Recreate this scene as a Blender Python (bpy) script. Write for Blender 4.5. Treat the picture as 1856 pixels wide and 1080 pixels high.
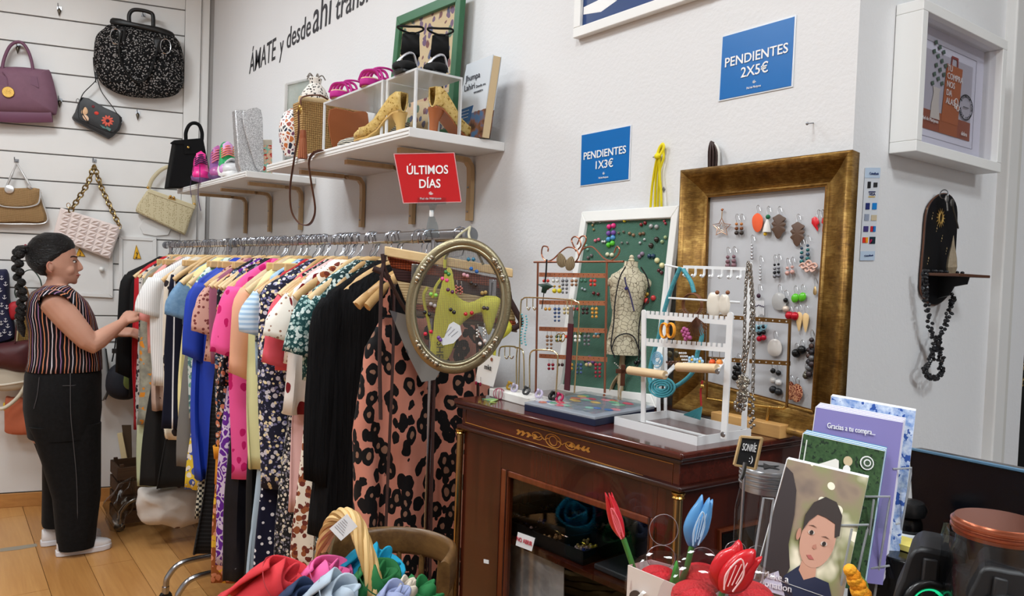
import bpy, math, random
from mathutils import Vector, Matrix, noise
V = Vector
for _o in list(bpy.data.objects): bpy.data.objects.remove(_o)
SC = bpy.context.scene; COL = SC.collection
rnd = random.Random(7)
pi = math.pi
# ---------------------------------------------------------------- camera
F = 1385.0; PITCH = math.radians(1.85); ROLL = math.radians(2.1); YAW = math.radians(36.9)
CAM = V((0, -1.42, 1.54))
_fw = V((-math.cos(YAW), math.sin(YAW), 0)); _rt = V((math.sin(YAW), math.cos(YAW), 0)); _up = V((0, 0, 1))
FWD = _fw*math.cos(PITCH) - _up*math.sin(PITCH)
_dn = -(_up*math.cos(PITCH) + _fw*math.sin(PITCH))
CX = _rt*math.cos(ROLL) - _dn*math.sin(ROLL); CY = _rt*math.sin(ROLL) + _dn*math.cos(ROLL)
cd = bpy.data.cameras.new('camera'); cd.sensor_width = 36; cd.lens = F/1856*36; cd.clip_start = .05
cam = bpy.data.objects.new('camera', cd); COL.objects.link(cam); SC.camera = cam
cam.matrix_world = Matrix(((CX.x, -CY.x, -FWD.x, CAM.x), (CX.y, -CY.y, -FWD.y, CAM.y), (CX.z, -CY.z, -FWD.z, CAM.z), (0, 0, 0, 1)))
# ---------------------------------------------------------------- world and view
SC.view_settings.view_transform = 'Standard'; SC.view_settings.look = 'None'
SC.view_settings.exposure = -0.34; SC.view_settings.gamma = 1; SC.view_settings.use_curve_mapping = False
W = bpy.data.worlds.new('world'); SC.world = W; W.use_nodes = True
W.node_tree.nodes['Background'].inputs[0].default_value = (.75, .8, .9, 1)
W.node_tree.nodes['Background'].inputs[1].default_value = .35
LAMPS = [(-4.1, -1.5, 34), (-2.4, -1.5, 36), (-.7, -1.6, 34), (1.0, -.8, 46), (-3.2, -3.2, 34), (-.6, -3.3, 34), (2.3, .2, 60)]   # ceiling panels: x, y, watts; the last is added to brighten the return wall
# ---------------------------------------------------------------- pixel rays on real planes (1856 x 1080 frame)
def ray(u, v): return CX*((u-928)/F) + CY*((v-540)/F) + FWD
def PY(u, v, y): d = ray(u, v); return CAM + d*((y-CAM.y)/d.y)
def PX(u, v, x): d = ray(u, v); return CAM + d*((x-CAM.x)/d.x)
def PZ(u, v, z): d = ray(u, v); return CAM + d*((z-CAM.z)/d.z)
def PT(u, v, t): return CAM + ray(u, v)*t
def PN(u, v, p, n): d = ray(u, v); return CAM + d*((V(p)-CAM).dot(n)/d.dot(n))
def PR(p):
    d = V(p)-CAM; z = d.dot(FWD); return 928+F*d.dot(CX)/z, 540+F*d.dot(CY)/z, z
BX0, BK = -5.22, .28                       # back wall: x = BX0 + BK*y
BN = V((1, -BK, 0)).normalized(); BR = V((BK, 1, 0)).normalized()
def PB(u, v, off=0): return PN(u, v, V((BX0, 0, 0))+BN*off, BN)
# ---------------------------------------------------------------- mesh helpers
class MB:
    def __init__(s): s.v = []; s.f = []
    def add(s, vs, fs):
        o = len(s.v); s.v += [tuple(q) for q in vs]; s.f += [[i+o for i in q] for q in fs]; return s
    def obox(s, o, a, b, c):
        o, a, b, c = V(o), V(a), V(b), V(c)
        if a.cross(b).dot(c) < 0: a, b = b, a
        P = [o, o+a, o+a+b, o+b, o+c, o+a+c, o+a+b+c, o+b+c]
        return s.add(P, [(3,2,1,0), (4,5,6,7), (0,1,5,4), (1,2,6,5), (2,3,7,6), (3,0,4,7)])
    def box(s, c, d, R=None):
        c = V(c); ax = [V((d[0],0,0)), V((0,d[1],0)), V((0,0,d[2]))]
        if R is not None: ax = [R @ a for a in ax]
        return s.obox(c-(ax[0]+ax[1]+ax[2])/2, *ax)
    def tube(s, pts, r, n=8, closed=False, up=None):
        pts = [V(p) for p in pts]; m = len(pts); rs = r if isinstance(r, list) else [r]*m
        T = []
        for i in range(m):
            a = pts[(i-1) % m] if (closed or i > 0) else pts[0]; b = pts[(i+1) % m] if (closed or i < m-1) else pts[-1]
            t = b-a; T.append(t.normalized() if t.length > 1e-9 else V((0,0,1)))
        u = V(up) if up is not None else (V((0,0,1)) if abs(T[0].z) < .9 else V((1,0,0)))
        vs = []
        for i in range(m):
            q = u-T[i]*u.dot(T[i])
            if q.length < 1e-5: q = T[i].orthogonal()
            q.normalize(); w = T[i].cross(q)
            if up is None: u = q
            ra, rb = rs[i] if isinstance(rs[i], tuple) else (rs[i], rs[i])
            for k in range(n):
                a = 2*pi*k/n + (pi/4 if n == 4 else 0); vs.append(pts[i]+q*(ra*math.cos(a))+w*(rb*math.sin(a)))
        fs = []
        for i in range(m if closed else m-1):
            j = (i+1) % m
            for k in range(n): l = (k+1) % n; fs.append((i*n+k, i*n+l, j*n+l, j*n+k))
        if not closed: fs += [tuple(range(n-1, -1, -1)), tuple((m-1)*n+k for k in range(n))]
        return s.add(vs, fs)
    def lathe(s, prof, n=24, M=None):
        M = M or Matrix(); vs = []; m = len(prof)
        for r, z in prof:
            for k in range(n): a = 2*pi*k/n; vs.append(M @ V((r*math.cos(a), r*math.sin(a), z)))
        fs = [(i*n+k, i*n+(k+1) % n, (i+1)*n+(k+1) % n, (i+1)*n+k) for i in range(m-1) for k in range(n)]
        if prof[0][0] > 1e-6: fs.append(tuple(range(n-1, -1, -1)))
        if prof[-1][0] > 1e-6: fs.append(tuple((m-1)*n+k for k in range(n)))
        return s.add(vs, fs)
    def prism(s, pts, vec):
        pts = [V(p) for p in pts]; n = len(pts); vec = V(vec)
        nm = V((0,0,0))
        for i in range(n): nm += pts[i].cross(pts[(i+1) % n])
        if nm.dot(vec) < 0: pts.reverse()
        return s.add(pts+[p+vec for p in pts], [tuple(range(n-1, -1, -1)), tuple(range(n, 2*n))]+[(i, (i+1) % n, n+(i+1) % n, n+i) for i in range(n)])
    def pillow(s, pts, nrm, tf, tb=0.0, rings=4, p=2.4):
        pts = [V(q) for q in pts]; n = len(pts); nrm = V(nrm).normalized(); c = sum(pts, V())/n
        ar = V()
        for i in range(n): ar += (pts[i]-c).cross(pts[(i+1) % n]-c)
        if ar.dot(nrm) < 0: pts.reverse()
        vs = list(pts); fs = []
        for sgn, t in ((1, tf), (-1, tb)):
            prev = list(range(n))
            for k in range(1, rings):
                q = k/rings; sc = 1-q**1.7*.98; h = t*(1-sc**p)**(1/p)
                cur = []
                for P in pts: cur.append(len(vs)); vs.append(c+(P-c)*sc+nrm*(h*sgn))
                for i in range(n):
                    j = (i+1) % n; qd = (prev[i], prev[j], cur[j], cur[i]); fs.append(qd if sgn > 0 else qd[::-1])
                prev = cur
            ci = len(vs); vs.append(c+nrm*(t*sgn))
            for i in range(n):
                j = (i+1) % n; fs.append((prev[i], prev[j], ci) if sgn > 0 else (prev[j], prev[i], ci))
        return s.add(vs, fs)
    def ball(s, c, r, n=10, m=6, R=None):
        rr = r if isinstance(r, tuple) else (r, r, r); c = V(c); vs = [c+(R @ V((0,0,-rr[2])) if R else V((0,0,-rr[2])))]
        for i in range(1, m):
            b = -pi/2+pi*i/m
            for k in range(n):
                a = 2*pi*k/n; q = V((rr[0]*math.cos(b)*math.cos(a), rr[1]*math.cos(b)*math.sin(a), rr[2]*math.sin(b)))
                vs.append(c+(R @ q if R else q))
        q = V((0,0,rr[2])); vs.append(c+(R @ q if R else q)); L = len(vs)-1
        fs = [(0, 1+(k+1) % n, 1+k) for k in range(n)]+[(L, L-n+k, L-n+(k+1) % n) for k in range(n)]
        for i in range(m-2):
            for k in range(n): a = 1+i*n+k; b = 1+i*n+(k+1) % n; fs.append((a, b, b+n, a+n))
        return s.add(vs, fs)
    def loft(s, loops, cap=True):
        n = len(loops[0]); vs = [q for L in loops for q in L]; m = len(loops)
        fs = [(i*n+k, i*n+(k+1) % n, (i+1)*n+(k+1) % n, (i+1)*n+k) for i in range(m-1) for k in range(n)]
        if cap: fs += [tuple(range(n-1, -1, -1)), tuple((m-1)*n+k for k in range(n))]
        return s.add(vs, fs)
    def sheet(s, fn, nu, nv, th=0.0):
        P = [[V(fn(i/nu, j/nv)) for i in range(nu+1)] for j in range(nv+1)]
        vs = [q for r in P for q in r]; w = nu+1
        return s.add(vs, [(j*w+i, j*w+i+1, (j+1)*w+i+1, (j+1)*w+i) for j in range(nv) for i in range(nu)])
    def move(s, M): s.v = [tuple(M @ V(q)) for q in s.v]; return s
OFF = {}
def B(name, mb, mat, parent=None, smooth=True, bev=0, solid=0, sub=0, label=None, loc=None):
    off = OFF.get(parent, V()) if parent else (loc or V())
    me = bpy.data.meshes.new(name); me.from_pydata([(q[0]-off.x, q[1]-off.y, q[2]-off.z) for q in mb.v], [], mb.f)
    if smooth:
        me.polygons.foreach_set('use_smooth', [True]*len(me.polygons)); me.set_sharp_from_angle(angle=math.radians(48))
    if mat: me.materials.append(mat)
    o = bpy.data.objects.new(name, me); COL.objects.link(o)
    if parent: o.parent = parent
    else: o.location = off
    OFF[o] = off
    if bev: m = o.modifiers.new('bevel', 'BEVEL'); m.width = bev; m.segments = 2; m.limit_method = 'ANGLE'
    if solid: m = o.modifiers.new('solid', 'SOLIDIFY'); m.thickness = solid; m.offset = 0
    if sub: m = o.modifiers.new('sub', 'SUBSURF'); m.levels = sub; m.render_levels = sub
    if label: o['label'] = label
    return o
def tag(o, label, cat, group=None, kind=None):
    if label: o['label'] = label
    if cat: o['category'] = cat
    if group: o['group'] = group
    if kind: o['kind'] = kind
    return o
def thing(name, label, cat, loc=(0,0,0), group=None):
    o = bpy.data.objects.new(name, None); o.empty_display_size = .02; COL.objects.link(o); o.location = V(loc); OFF[o] = V(loc)
    return tag(o, label, cat, group)
def one(name, label, cat, mb, mat, group=None, **k):
    xs = list(zip(*mb.v)); loc = V(((min(xs[0])+max(xs[0]))/2, (min(xs[1])+max(xs[1]))/2, min(xs[2])))
    return tag(B(name, mb, mat, loc=loc, **k), label, cat, group)
def struct(name, mb, mat, **k): return tag(B(name, mb, mat, **k), None, None, None, 'structure')
def dup(o, loc=None, rotz=None, label=None, parent=None):
    c = o.copy(); COL.objects.link(c)
    if parent: c.parent = parent
    if loc is not None: c.location = V(loc)
    if rotz is not None: c.rotation_euler = (0, 0, rotz)
    if label: c['label'] = label
    OFF[c] = OFF.get(o, V())
    for ch in list(o.children): dup(ch, parent=c)
    return c
def bez(pts, n=12, closed=False):            # Catmull-Rom through points
    P = [V(p) for p in pts]; m = len(P); out = []
    rng = range(m) if closed else range(m-1)
    for i in rng:
        a = P[(i-1) % m] if (closed or i > 0) else P[0]*2-P[1]; b = P[i]; c = P[(i+1) % m]; d = P[(i+2) % m] if (closed or i+2 < m) else P[-1]*2-P[-2]
        for k in range(n):
            t = k/n; out.append(.5*((2*b)+(c-a)*t+(2*a-5*b+4*c-d)*t*t+(3*b-a-3*c+d)*t**3))
    if not closed: out.append(P[-1])
    return out
def ell(c, a, b, n=24, p=2.0):               # superellipse loop with axis vectors a, b
    c, a, b = V(c), V(a), V(b); L = []
    for k in range(n):
        t = 2*pi*k/n; x, y = math.cos(t), math.sin(t)
        L.append(c+a*(math.copysign(abs(x)**(2/p), x))+b*(math.copysign(abs(y)**(2/p), y)))
    return L
def frameM(o, x, z):                         # local frame: x axis, z axis (normal)
    x = V(x).normalized(); z = (V(z)-x*V(z).dot(x)).normalized(); y = z.cross(x)
    return Matrix(((x.x, y.x, z.x, o[0]), (x.y, y.y, z.y, o[1]), (x.z, y.z, z.z, o[2]), (0,0,0,1)))
# ---------------------------------------------------------------- materials
def lin(c):
    q = [x/255 for x in c[:3]]; return tuple(x/12.92 if x <= .04045 else ((x+.055)/1.055)**2.4 for x in q)+(1,)
_MC = {}
class NT:
    def __init__(s, m): s.t = m.node_tree; s.bsdf = s.t.nodes['Principled BSDF']
    def n(s, ty, **k):
        q = s.t.nodes.new(ty)
        for a, b in k.items(): setattr(q, a, b)
        return q
    def set(s, sock, val):
        if hasattr(val, 'is_linked') or hasattr(val, 'links'): s.t.links.new(val, sock)
        else: sock.default_value = val
    def math(s, op, a, b=0.0, c=0.0, clamp=False):
        q = s.n('ShaderNodeMath', operation=op, use_clamp=clamp)
        for i, x in enumerate((a, b, c)): s.set(q.inputs[i], x)
        return q.outputs[0]
    def mix(s, f, a, b):
        q = s.n('ShaderNodeMix', data_type='RGBA'); s.set(q.inputs[0], f); s.set(q.inputs[6], a); s.set(q.inputs[7], b); return q.outputs[2]
    def coord(s, sc=(1,1,1), rot=(0,0,0), kind='Object'):
        q = s.n('ShaderNodeTexCoord'); m = s.n('ShaderNodeMapping'); s.t.links.new(q.outputs[kind], m.inputs[0])
        m.inputs['Scale'].default_value = sc; m.inputs['Rotation'].default_value = rot; return m.outputs[0]
    def noise(s, co, scale, detail=2, rough=.5, dist=0):
        q = s.n('ShaderNodeTexNoise'); s.t.links.new(co, q.inputs['Vector']); q.inputs['Scale'].default_value = scale; q.inputs['Detail'].default_value = detail
        q.inputs['Roughness'].default_value = rough; q.inputs['Distortion'].default_value = dist; return q.outputs
    def voro(s, co, scale, feature='F1', rand=1.0):
        q = s.n('ShaderNodeTexVoronoi', feature=feature); s.t.links.new(co, q.inputs['Vector']); q.inputs['Scale'].default_value = scale; q.inputs['Randomness'].default_value = rand; return q.outputs
    def wob(s, co, scale, amt):              # distort coordinates
        nz = s.noise(co, scale); a = s.n('ShaderNodeVectorMath', operation='MULTIPLY_ADD'); s.t.links.new(nz[1], a.inputs[0])
        a.inputs[1].default_value = (amt, amt, amt); s.t.links.new(co, a.inputs[2]); return a.outputs[0]
    def sep(s, co): q = s.n('ShaderNodeSeparateXYZ'); s.t.links.new(co, q.inputs[0]); return q.outputs
    def ramp(s, f, cols, const=False):
        q = s.n('ShaderNodeValToRGB'); s.set(q.inputs[0], f); e = q.color_ramp.elements
        if const: q.color_ramp.interpolation = 'CONSTANT'
        for i, (p, c) in enumerate(cols):
            el = e[i] if i < 2 else e.new(p)
            el.position = p; el.color = c
        return q.outputs[0]
    def bump(s, h, strength=.3, dist=.002):
        q = s.n('ShaderNodeBump'); q.inputs['Strength'].default_value = strength; q.inputs['Distance'].default_value = dist; s.set(q.inputs['Height'], h); s.t.links.new(q.outputs[0], s.bsdf.inputs['Normal'])
    def col(s, c): s.set(s.bsdf.inputs['Base Color'], c)
def newmat(name, rough=.6, metal=0, spec=.5, trans=0, ior=1.45):
    m = bpy.data.materials.new(name); m.use_nodes = True; N = NT(m); b = N.bsdf.inputs
    b['Roughness'].default_value = rough; b['Metallic'].default_value = metal; b['Specular IOR Level'].default_value = spec
    b['Transmission Weight'].default_value = trans; b['IOR'].default_value = ior
    return m, N
def mat(c, rough=.6, metal=0, spec=.5, bump=None, var=None, trans=0, ior=1.45, emit=0, sheen=0, coat=0):
    key = ('p', tuple(c), rough, metal, spec, bump, var, trans, ior, emit, sheen, coat)
    if key in _MC: return _MC[key]
    m, N = newmat('plain_%d' % len(_MC), rough, metal, spec, trans, ior)
    if var:
        co = N.coord(); nz = N.noise(co, var[0], 4)[0]
        N.col(N.mix(N.math('MULTIPLY', nz, 1.0), lin(c), lin([min(255, x*var[1]) for x in c])))
    else: N.bsdf.inputs['Base Color'].default_value = lin(c)
    if bump: co = N.coord(); N.bump(N.noise(co, bump[0], 3)[0], bump[1], .003)
    if emit: N.bsdf.inputs['Emission Color'].default_value = lin(c); N.bsdf.inputs['Emission Strength'].default_value = emit
    if sheen: N.bsdf.inputs['Sheen Weight'].default_value = sheen
    if coat: N.bsdf.inputs['Coat Weight'].default_value = coat
    _MC[key] = m; return m
def fab(kind, base, cols=(), scale=40.0, size=.35, axis=1, rough=.85, seed=0):
    key = ('f', kind, tuple(base), tuple(map(tuple, cols)), scale, size, axis, rough, seed)
    if key in _MC: return _MC[key]
    m, N = newmat('cloth_%d' % len(_MC), rough, 0, .25); co = N.coord(rot=(seed*.7, seed*1.3, seed*.4) if kind not in ('stripe', 'check', 'pin') else (0,0,0)); c = lin(base)
    L = [lin(x) for x in cols]
    if kind == 'floral':
        w = N.wob(co, scale*1.2, .35/scale)
        for i, q in enumerate(L):
            vo = N.voro(N.wob(co, scale*(1.3+.2*i), (.3+.11*i)/scale), scale*(1+.23*i)); f = N.math('LESS_THAN', vo[0], size*(1-.08*i)); c = N.mix(f, c, q)
        hv = N.voro(w, scale*1.9); c = N.mix(N.math('LESS_THAN', hv[0], size*.4), c, L[-1])
    elif kind == 'dots':
        vo = N.voro(co, scale, rand=.55); c = N.mix(N.math('LESS_THAN', vo[0], size), c, L[0])
    elif kind == 'leopard':
        w = N.wob(N.coord(rot=(seed, 0, 0), sc=(1, 1, .7)), scale*.8, .55/scale); vo = N.voro(w, scale); nz = N.noise(co, scale*1.1)[0]
        d = N.math('ADD', vo[0], N.math('MULTIPLY', nz, .35))
        c = N.mix(N.math('LESS_THAN', d, size), c, L[0])
        if len(L) > 1: c = N.mix(N.math('LESS_THAN', N.math('ADD', d, N.math('MULTIPLY', N.noise(co, scale*.45)[0], .5)), size*.86), c, L[1])
    elif kind == 'stripe':
        p = N.math('FRACT', N.math('MULTIPLY', N.sep(co)[axis], scale)); c = N.mix(N.math('LESS_THAN', p, size), c, L[0])
    elif kind == 'check':
        p = N.sep(co); a = N.math('LESS_THAN', N.math('FRACT', N.math('MULTIPLY', p[1], scale)), size); b = N.math('LESS_THAN', N.math('FRACT', N.math('MULTIPLY', p[2], scale)), size)
        c = N.mix(N.math('MULTIPLY', N.math('ADD', a, b), .5), c, L[0])
    elif kind == 'checker':
        q = N.n('ShaderNodeTexChecker'); N.t.links.new(co, q.inputs[0]); q.inputs['Scale'].default_value = scale; q.inputs[1].default_value = c; q.inputs[2].default_value = L[0]; c = q.outputs[0]
    elif kind == 'paisley':
        w = N.wob(co, scale*.7, 1.6/scale); vo = N.voro(w, scale, 'DISTANCE_TO_EDGE'); c = N.mix(N.math('LESS_THAN', vo[0], size), c, L[0])
        v2 = N.voro(w, scale); rg = N.math('LESS_THAN', N.math('ABSOLUTE', N.math('SUBTRACT', v2[0], .3)), .06); c = N.mix(rg, c, L[0])
    elif kind == 'mottle':
        nz = N.noise(co, scale, 5, .6)[0]; c = N.mix(N.math('MULTIPLY', N.math('SUBTRACT', nz, .35), 3.0, clamp=True), c, L[0])
        if len(L) > 1: n2 = N.noise(N.coord(rot=(1, 2, 3)), scale*.8, 4)[0]; c = N.mix(N.math('GREATER_THAN', n2, .6), c, L[1])
    elif kind == 'weave':
        p = N.sep(co); a = N.math('SINE', N.math('MULTIPLY', N.math('ADD', p[1], p[2]), scale*6)); b = N.math('SINE', N.math('MULTIPLY', N.math('SUBTRACT', p[1], p[2]), scale*6))
        h = N.math('MULTIPLY', a, b); c = N.mix(N.math('MULTIPLY_ADD', h, .5, .5), c, L[0]); N.bump(h, .6, .004)
    N.col(c)
    if kind not in ('weave',):
        N.bump(N.noise(N.coord(), 260, 2)[0], .12, .002)
    N.bsdf.inputs['Sheen Weight'].default_value = .03
    _MC[key] = m; return m
def glass(c=(255,255,255), rough=.02, thin=True):
    key = ('g', tuple(c), rough, thin)
    if key in _MC: return _MC[key]
    m = bpy.data.materials.new('glass_%d' % len(_MC)); m.use_nodes = True; t = m.node_tree; t.nodes.clear()
    out = t.nodes.new('ShaderNodeOutputMaterial'); tr = t.nodes.new('ShaderNodeBsdfTransparent'); gl = t.nodes.new('ShaderNodeBsdfGlossy'); mx = t.nodes.new('ShaderNodeMixShader'); lw = t.nodes.new('ShaderNodeLayerWeight'); fr = t.nodes.new('ShaderNodeMath'); fr.operation = 'MULTIPLY_ADD'; pw_ = t.nodes.new('ShaderNodeMath'); pw_.operation = 'POWER'; pw_.inputs[1].default_value = 4; fr.inputs[1].default_value = .7; fr.inputs[2].default_value = .045
    tr.inputs[0].default_value = lin(c); gl.inputs['Roughness'].default_value = rough; t.links.new(lw.outputs['Facing'], pw_.inputs[0]); t.links.new(pw_.outputs[0], fr.inputs[0])
    t.links.new(fr.outputs[0], mx.inputs[0]); t.links.new(tr.outputs[0], mx.inputs[1]); t.links.new(gl.outputs[0], mx.inputs[2]); t.links.new(mx.outputs[0], out.inputs[0])
    _MC[key] = m; return m
TS = bpy.data.scenes.new('lettering_workspace')   # emptied and removed at the end
def text(s, o, right, upv, h, material, parent=None, name='lettering', al='CENTER', sx=1.0, ext=.0004, bold=0.0, shear=0.0, label=None, sp=1.0, fit=None):
    cu = bpy.data.curves.new('t', 'FONT'); cu.body = s; cu.size = h/.7; cu.align_x = al; cu.extrude = ext; cu.resolution_u = 3; cu.offset = bold; cu.shear = shear; cu.space_character = sp
    ob = bpy.data.objects.new('t', cu); TS.collection.objects.link(ob); TS.view_layers[0].update(); dg = TS.view_layers[0].depsgraph
    me = bpy.data.meshes.new_from_object(ob.evaluated_get(dg)); bpy.data.objects.remove(ob); bpy.data.curves.remove(cu)
    if fit and me.vertices: sx = fit/max(1e-6, max(q.co.x for q in me.vertices)-min(q.co.x for q in me.vertices))
    r = V(right).normalized(); u = (V(upv)-r*V(upv).dot(r)).normalized(); n = r.cross(u); o = V(o)
    mb = MB(); mb.v = [tuple(o+r*(q.co.x*sx)+u*q.co.y+n*(q.co.z+ext)) for q in me.vertices]; mb.f = [list(p.vertices) for p in me.polygons]; bpy.data.meshes.remove(me)
    return B(name, mb, material, parent, smooth=False, label=label)
# common materials
CHROME = mat((200,203,208), .18, 1); STEEL = mat((150,152,156), .3, 1); BRASS = mat((190,150,80), .25, 1); GOLD = mat((205,165,90), .25, 1); COPPER = mat((190,120,85), .3, 1)
WHITE = mat((232,232,230), .45); BLACK = mat((14,14,15), .5); MATTE = mat((22,22,23), .8)
WOODL = mat((214,180,128), .5, var=(14, .8)); PLASTIC = glass((250,252,252)); SILVER = mat((190,190,192), .3, 1)
YEL = mat((240,225,40), .6)
# ================================================================ structure
def m_wall(c=(226,226,227), sc=90, st=.25):
    m, N = newmat('wall_paint', .7, 0, .3); co = N.coord()
    N.col(N.mix(N.noise(co, 1.3, 5)[0], lin(c), lin([x*.965 for x in c]))); N.bump(N.noise(co, sc, 4, .6)[0], st, .004); return m
WALL = m_wall()
PANEL = mat((224,223,221), .45, var=(6, .97))
def m_wood(c1, c2, axis=0, sc=3, rough=.4, coat=0):
    m, N = newmat('wood_%d' % len(_MC), rough); s = [1, 1, 1]; s[axis] = .06
    _MC[('w', len(_MC))] = m
    co = N.coord(sc=tuple(s)); nz = N.noise(co, sc*9, 5, .6, .6)[0]; n2 = N.noise(co, sc*40, 3)[0]
    f = N.math('ADD', N.math('MULTIPLY', nz, .75), N.math('MULTIPLY', n2, .3))
    N.col(N.ramp(f, [(.3, lin(c1)), (.72, lin(c2))])); N.bump(n2, .08, .001)
    N.bsdf.inputs['Coat Weight'].default_value = coat; return m
FLOORW = [m_wood((204,150,88), (178,122,66), 0, 2.0, .3), m_wood((196,142,82), (168,114,60), 0, 2.3, .3), m_wood((210,158,96), (184,130,74), 0, 1.8, .3)]
mb = MB(); mb.obox((-6.4, -5.2, -.06), (10, 0, 0), (0, 5.3, 0), (0, 0, .05)); floor = struct('floor', mb, mat((70, 48, 30), .8), smooth=False)
pw, pl = .195, 1.25
planks = {}
for j in range(27):
    y0 = -.02-pw*(j+1); off = (j*0.53) % pl
    for i in range(9):
        x0 = -6.4+i*pl-off; x1 = min(x0+pl-.0025, 3.5); x0 = max(x0, -6.4)
        if x1-x0 < .1: continue
        mb = MB().obox((x0, y0, -.011), (x1-x0, 0, 0), (0, pw-.0025, 0), (0, 0, .011))
        B('plank', mb, FLOORW[(i*3+j*7) % 3], floor, smooth=False)
mb = MB().obox((-6.4, -5.2, 3.5), (10, 0, 0), (0, 7.0, 0), (0, 0, .08)); struct('ceiling', mb, mat((225,225,222), .8), smooth=False)
mb = MB().obox((-6.4, 0, 0), (5.595, 0, 0), (0, .9, 0), (0, 0, 3.5)); struct('wall_right', mb, WALL, smooth=False)
RX = -.805                                   # return wall face
mb = MB().obox((-1.4, 1.7, 0), (4.9, 0, 0), (0, .1, 0), (0, 0, 3.5)); struct('wall_recess', mb, mat((60,58,56), .8), smooth=False)
mb = MB().obox((-6.4, -5.3, 0), (10, 0, 0), (0, .1, 0), (0, 0, 3.5)); struct('wall_left', mb, WALL, smooth=False)
mb = MB().obox((3.5, -5.2, 0), (.1, 0, 0), (0, 6.9, 0), (0, 0, 3.5)); struct('wall_front', mb, WALL, smooth=False)
# the slat wall at the back: a plaster wall with boards proud of it, grooves between
bo = V((BX0, 0, 0))+BR*.05
mb = MB().obox(bo-BN*.12, BR*-5.4, BN*.105, (0, 0, 3.5)); wback = struct('wall_back', mb, mat((150,148,146), .8), smooth=False)
LW = 2.7                                       # width of boards
def bz(v, u=160): return PB(u, v).z
gro = [bz(14.5, 300), bz(42), bz(89.5), bz(140), bz(188), bz(237.5), bz(285), bz(333), bz(381), bz(430), bz(477), bz(525), bz(570), bz(620)]
step = (gro[1]-gro[8])/7
zs = [gro[1]+step*k for k in range(12, 0, -1) if gro[1]+step*k < 3.45]+[gro[1]-step*k for k in range(0, 13)]
zs = [3.5]+zs
edge = PB(331, 230).dot(BR)-V((BX0, 0, 0)).dot(BR)       # right end of the boards
for a, b in zip(zs, zs[1:]):
    if b < .08: continue
    mb = MB().obox(V((BX0, 0, b+.004))-BN*.015+BR*edge, BR*-LW, BN*.015, (0, 0, a-b-.008))
    B('board', mb, PANEL, wback, smooth=False, bev=.002)
mb = MB().obox(V((BX0, 0, .09))-BN*.015+BR*edge, BR*-LW, BN*.014, (0, 0, zs[-1]-.10)) if zs[-1] > .25 else MB()
if mb.v: B('lower_panel', mb, PANEL, wback, smooth=False)
mb = MB().obox(V((BX0, 0, 0))-BN*.015+BR*(edge+.002), BR*.095, BN*.03, (0, 0, 3.5)); struct('trim_1', mb, PANEL, smooth=False, bev=.003)
mb = MB().obox(V((BX0, 0, 0))-BN*.015+BR*(edge+.098), BR*.05, BN*.012, (0, 0, 3.5)); struct('trim_2', mb, PANEL, smooth=False, bev=.003)
mb = MB().obox(V((BX0, 0, 0))+BR*(edge), BR*-LW, BN*.014, (0, 0, .085)); struct('baseboard_back', mb, m_wood((196,140,78), (170,116,62), 1, 2), smooth=False, bev=.003)
mb = MB().obox((-5.1, -.014, 0), (4.3, 0, 0), (0, .014, 0), (0, 0, .085)); struct('baseboard_right', mb, m_wood((196,140,78), (170,116,62), 0, 2), smooth=False, bev=.003)
# white smooth lower cover of the slat wall (behind the woman's legs)
# return wall on the right with door casing
mb = MB().obox((RX-.3, 0.001, 0), (.3, 0, 0), (0, .665, 0), (0, 0, 3.5)); struct('wall_return', mb, WALL, smooth=False)
mb = MB().obox((RX-.02, .668, 0), (.045, 0, 0), (0, .06, 0), (0, 0, 3.5)); struct('trim_3', mb, PANEL, smooth=False, bev=.004)
mb = MB().obox((RX-.02, .73, 0), (.03, 0, 0), (0, .055, 0), (0, 0, 3.5)); struct('trim_4', mb, mat((205,203,198), .6), smooth=False, bev=.004)

mb = MB().obox((RX-.06, .786, 0), (.04, 0, 0), (0, .9, 0), (0, 0, 3.5)); door = struct('door_1', mb, mat((16,17,18), .25), smooth=False)
mb = MB().obox((RX-.02, .80, 0), (.012, 0, 0), (0, .012, 0), (0, 0, 3.5)); B('glazing_bar', mb, mat((30,30,31), .4), door, smooth=False)
text('Las', PX(1848, 672, RX-.019), (0, 1, 0), (0, 0, 1), .03, mat((150,125,70), .5), door, 'door_lettering', sx=1, shear=.3)
text('t', PX(1852, 700, RX-.019), (0, 1, 0), (0, 0, 1), .03, mat((150,125,70), .5), door, 'door_lettering', shear=.3)
# ceiling lamps
DIFF = mat((255, 253, 248), .5, emit=6.0); LF = mat((235,235,235), .4)
for k, (x, y, w) in enumerate(LAMPS):
    t = thing('ceiling_lamp', 'square white ceiling light panel, number %d from the bag wall' % (k+1), 'lamp', (x, y, 3.45), 'ceiling light panels')
    t['label'] = ['square ceiling light panel above the woman', 'square ceiling light panel above the middle of the rack', 'square ceiling light panel above the display cabinet', 'square ceiling light panel behind the photographer', 'square ceiling light panel on the far side of the shop', 'square ceiling light panel behind the counter', 'ceiling light panel added to brighten the return wall'][k]
    m1 = MB()
    for a, b, c, d in ((-.31, -.31, .62, .02), (-.31, .29, .62, .02), (-.31, -.29, .02, .58), (.29, -.29, .02, .58)): m1.obox((x+a, y+b, 3.455), (c, 0, 0), (0, d, 0), (0, 0, .045))
    B('frame', m1, LF, t, smooth=False)
    B('diffuser', MB().obox((x-.29, y-.29, 3.472), (.58, 0, 0), (0, .58, 0), (0, 0, .02)), DIFF, t, smooth=False)
    l = bpy.data.lights.new('panel_light', 'AREA'); l.shape = 'SQUARE'; l.size = .56; l.energy = w; l.color = (.875, .95, 1)
    lo = bpy.data.objects.new('panel_light', l); COL.objects.link(lo); lo.parent = t; lo.location = (0, 0, .016)
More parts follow.
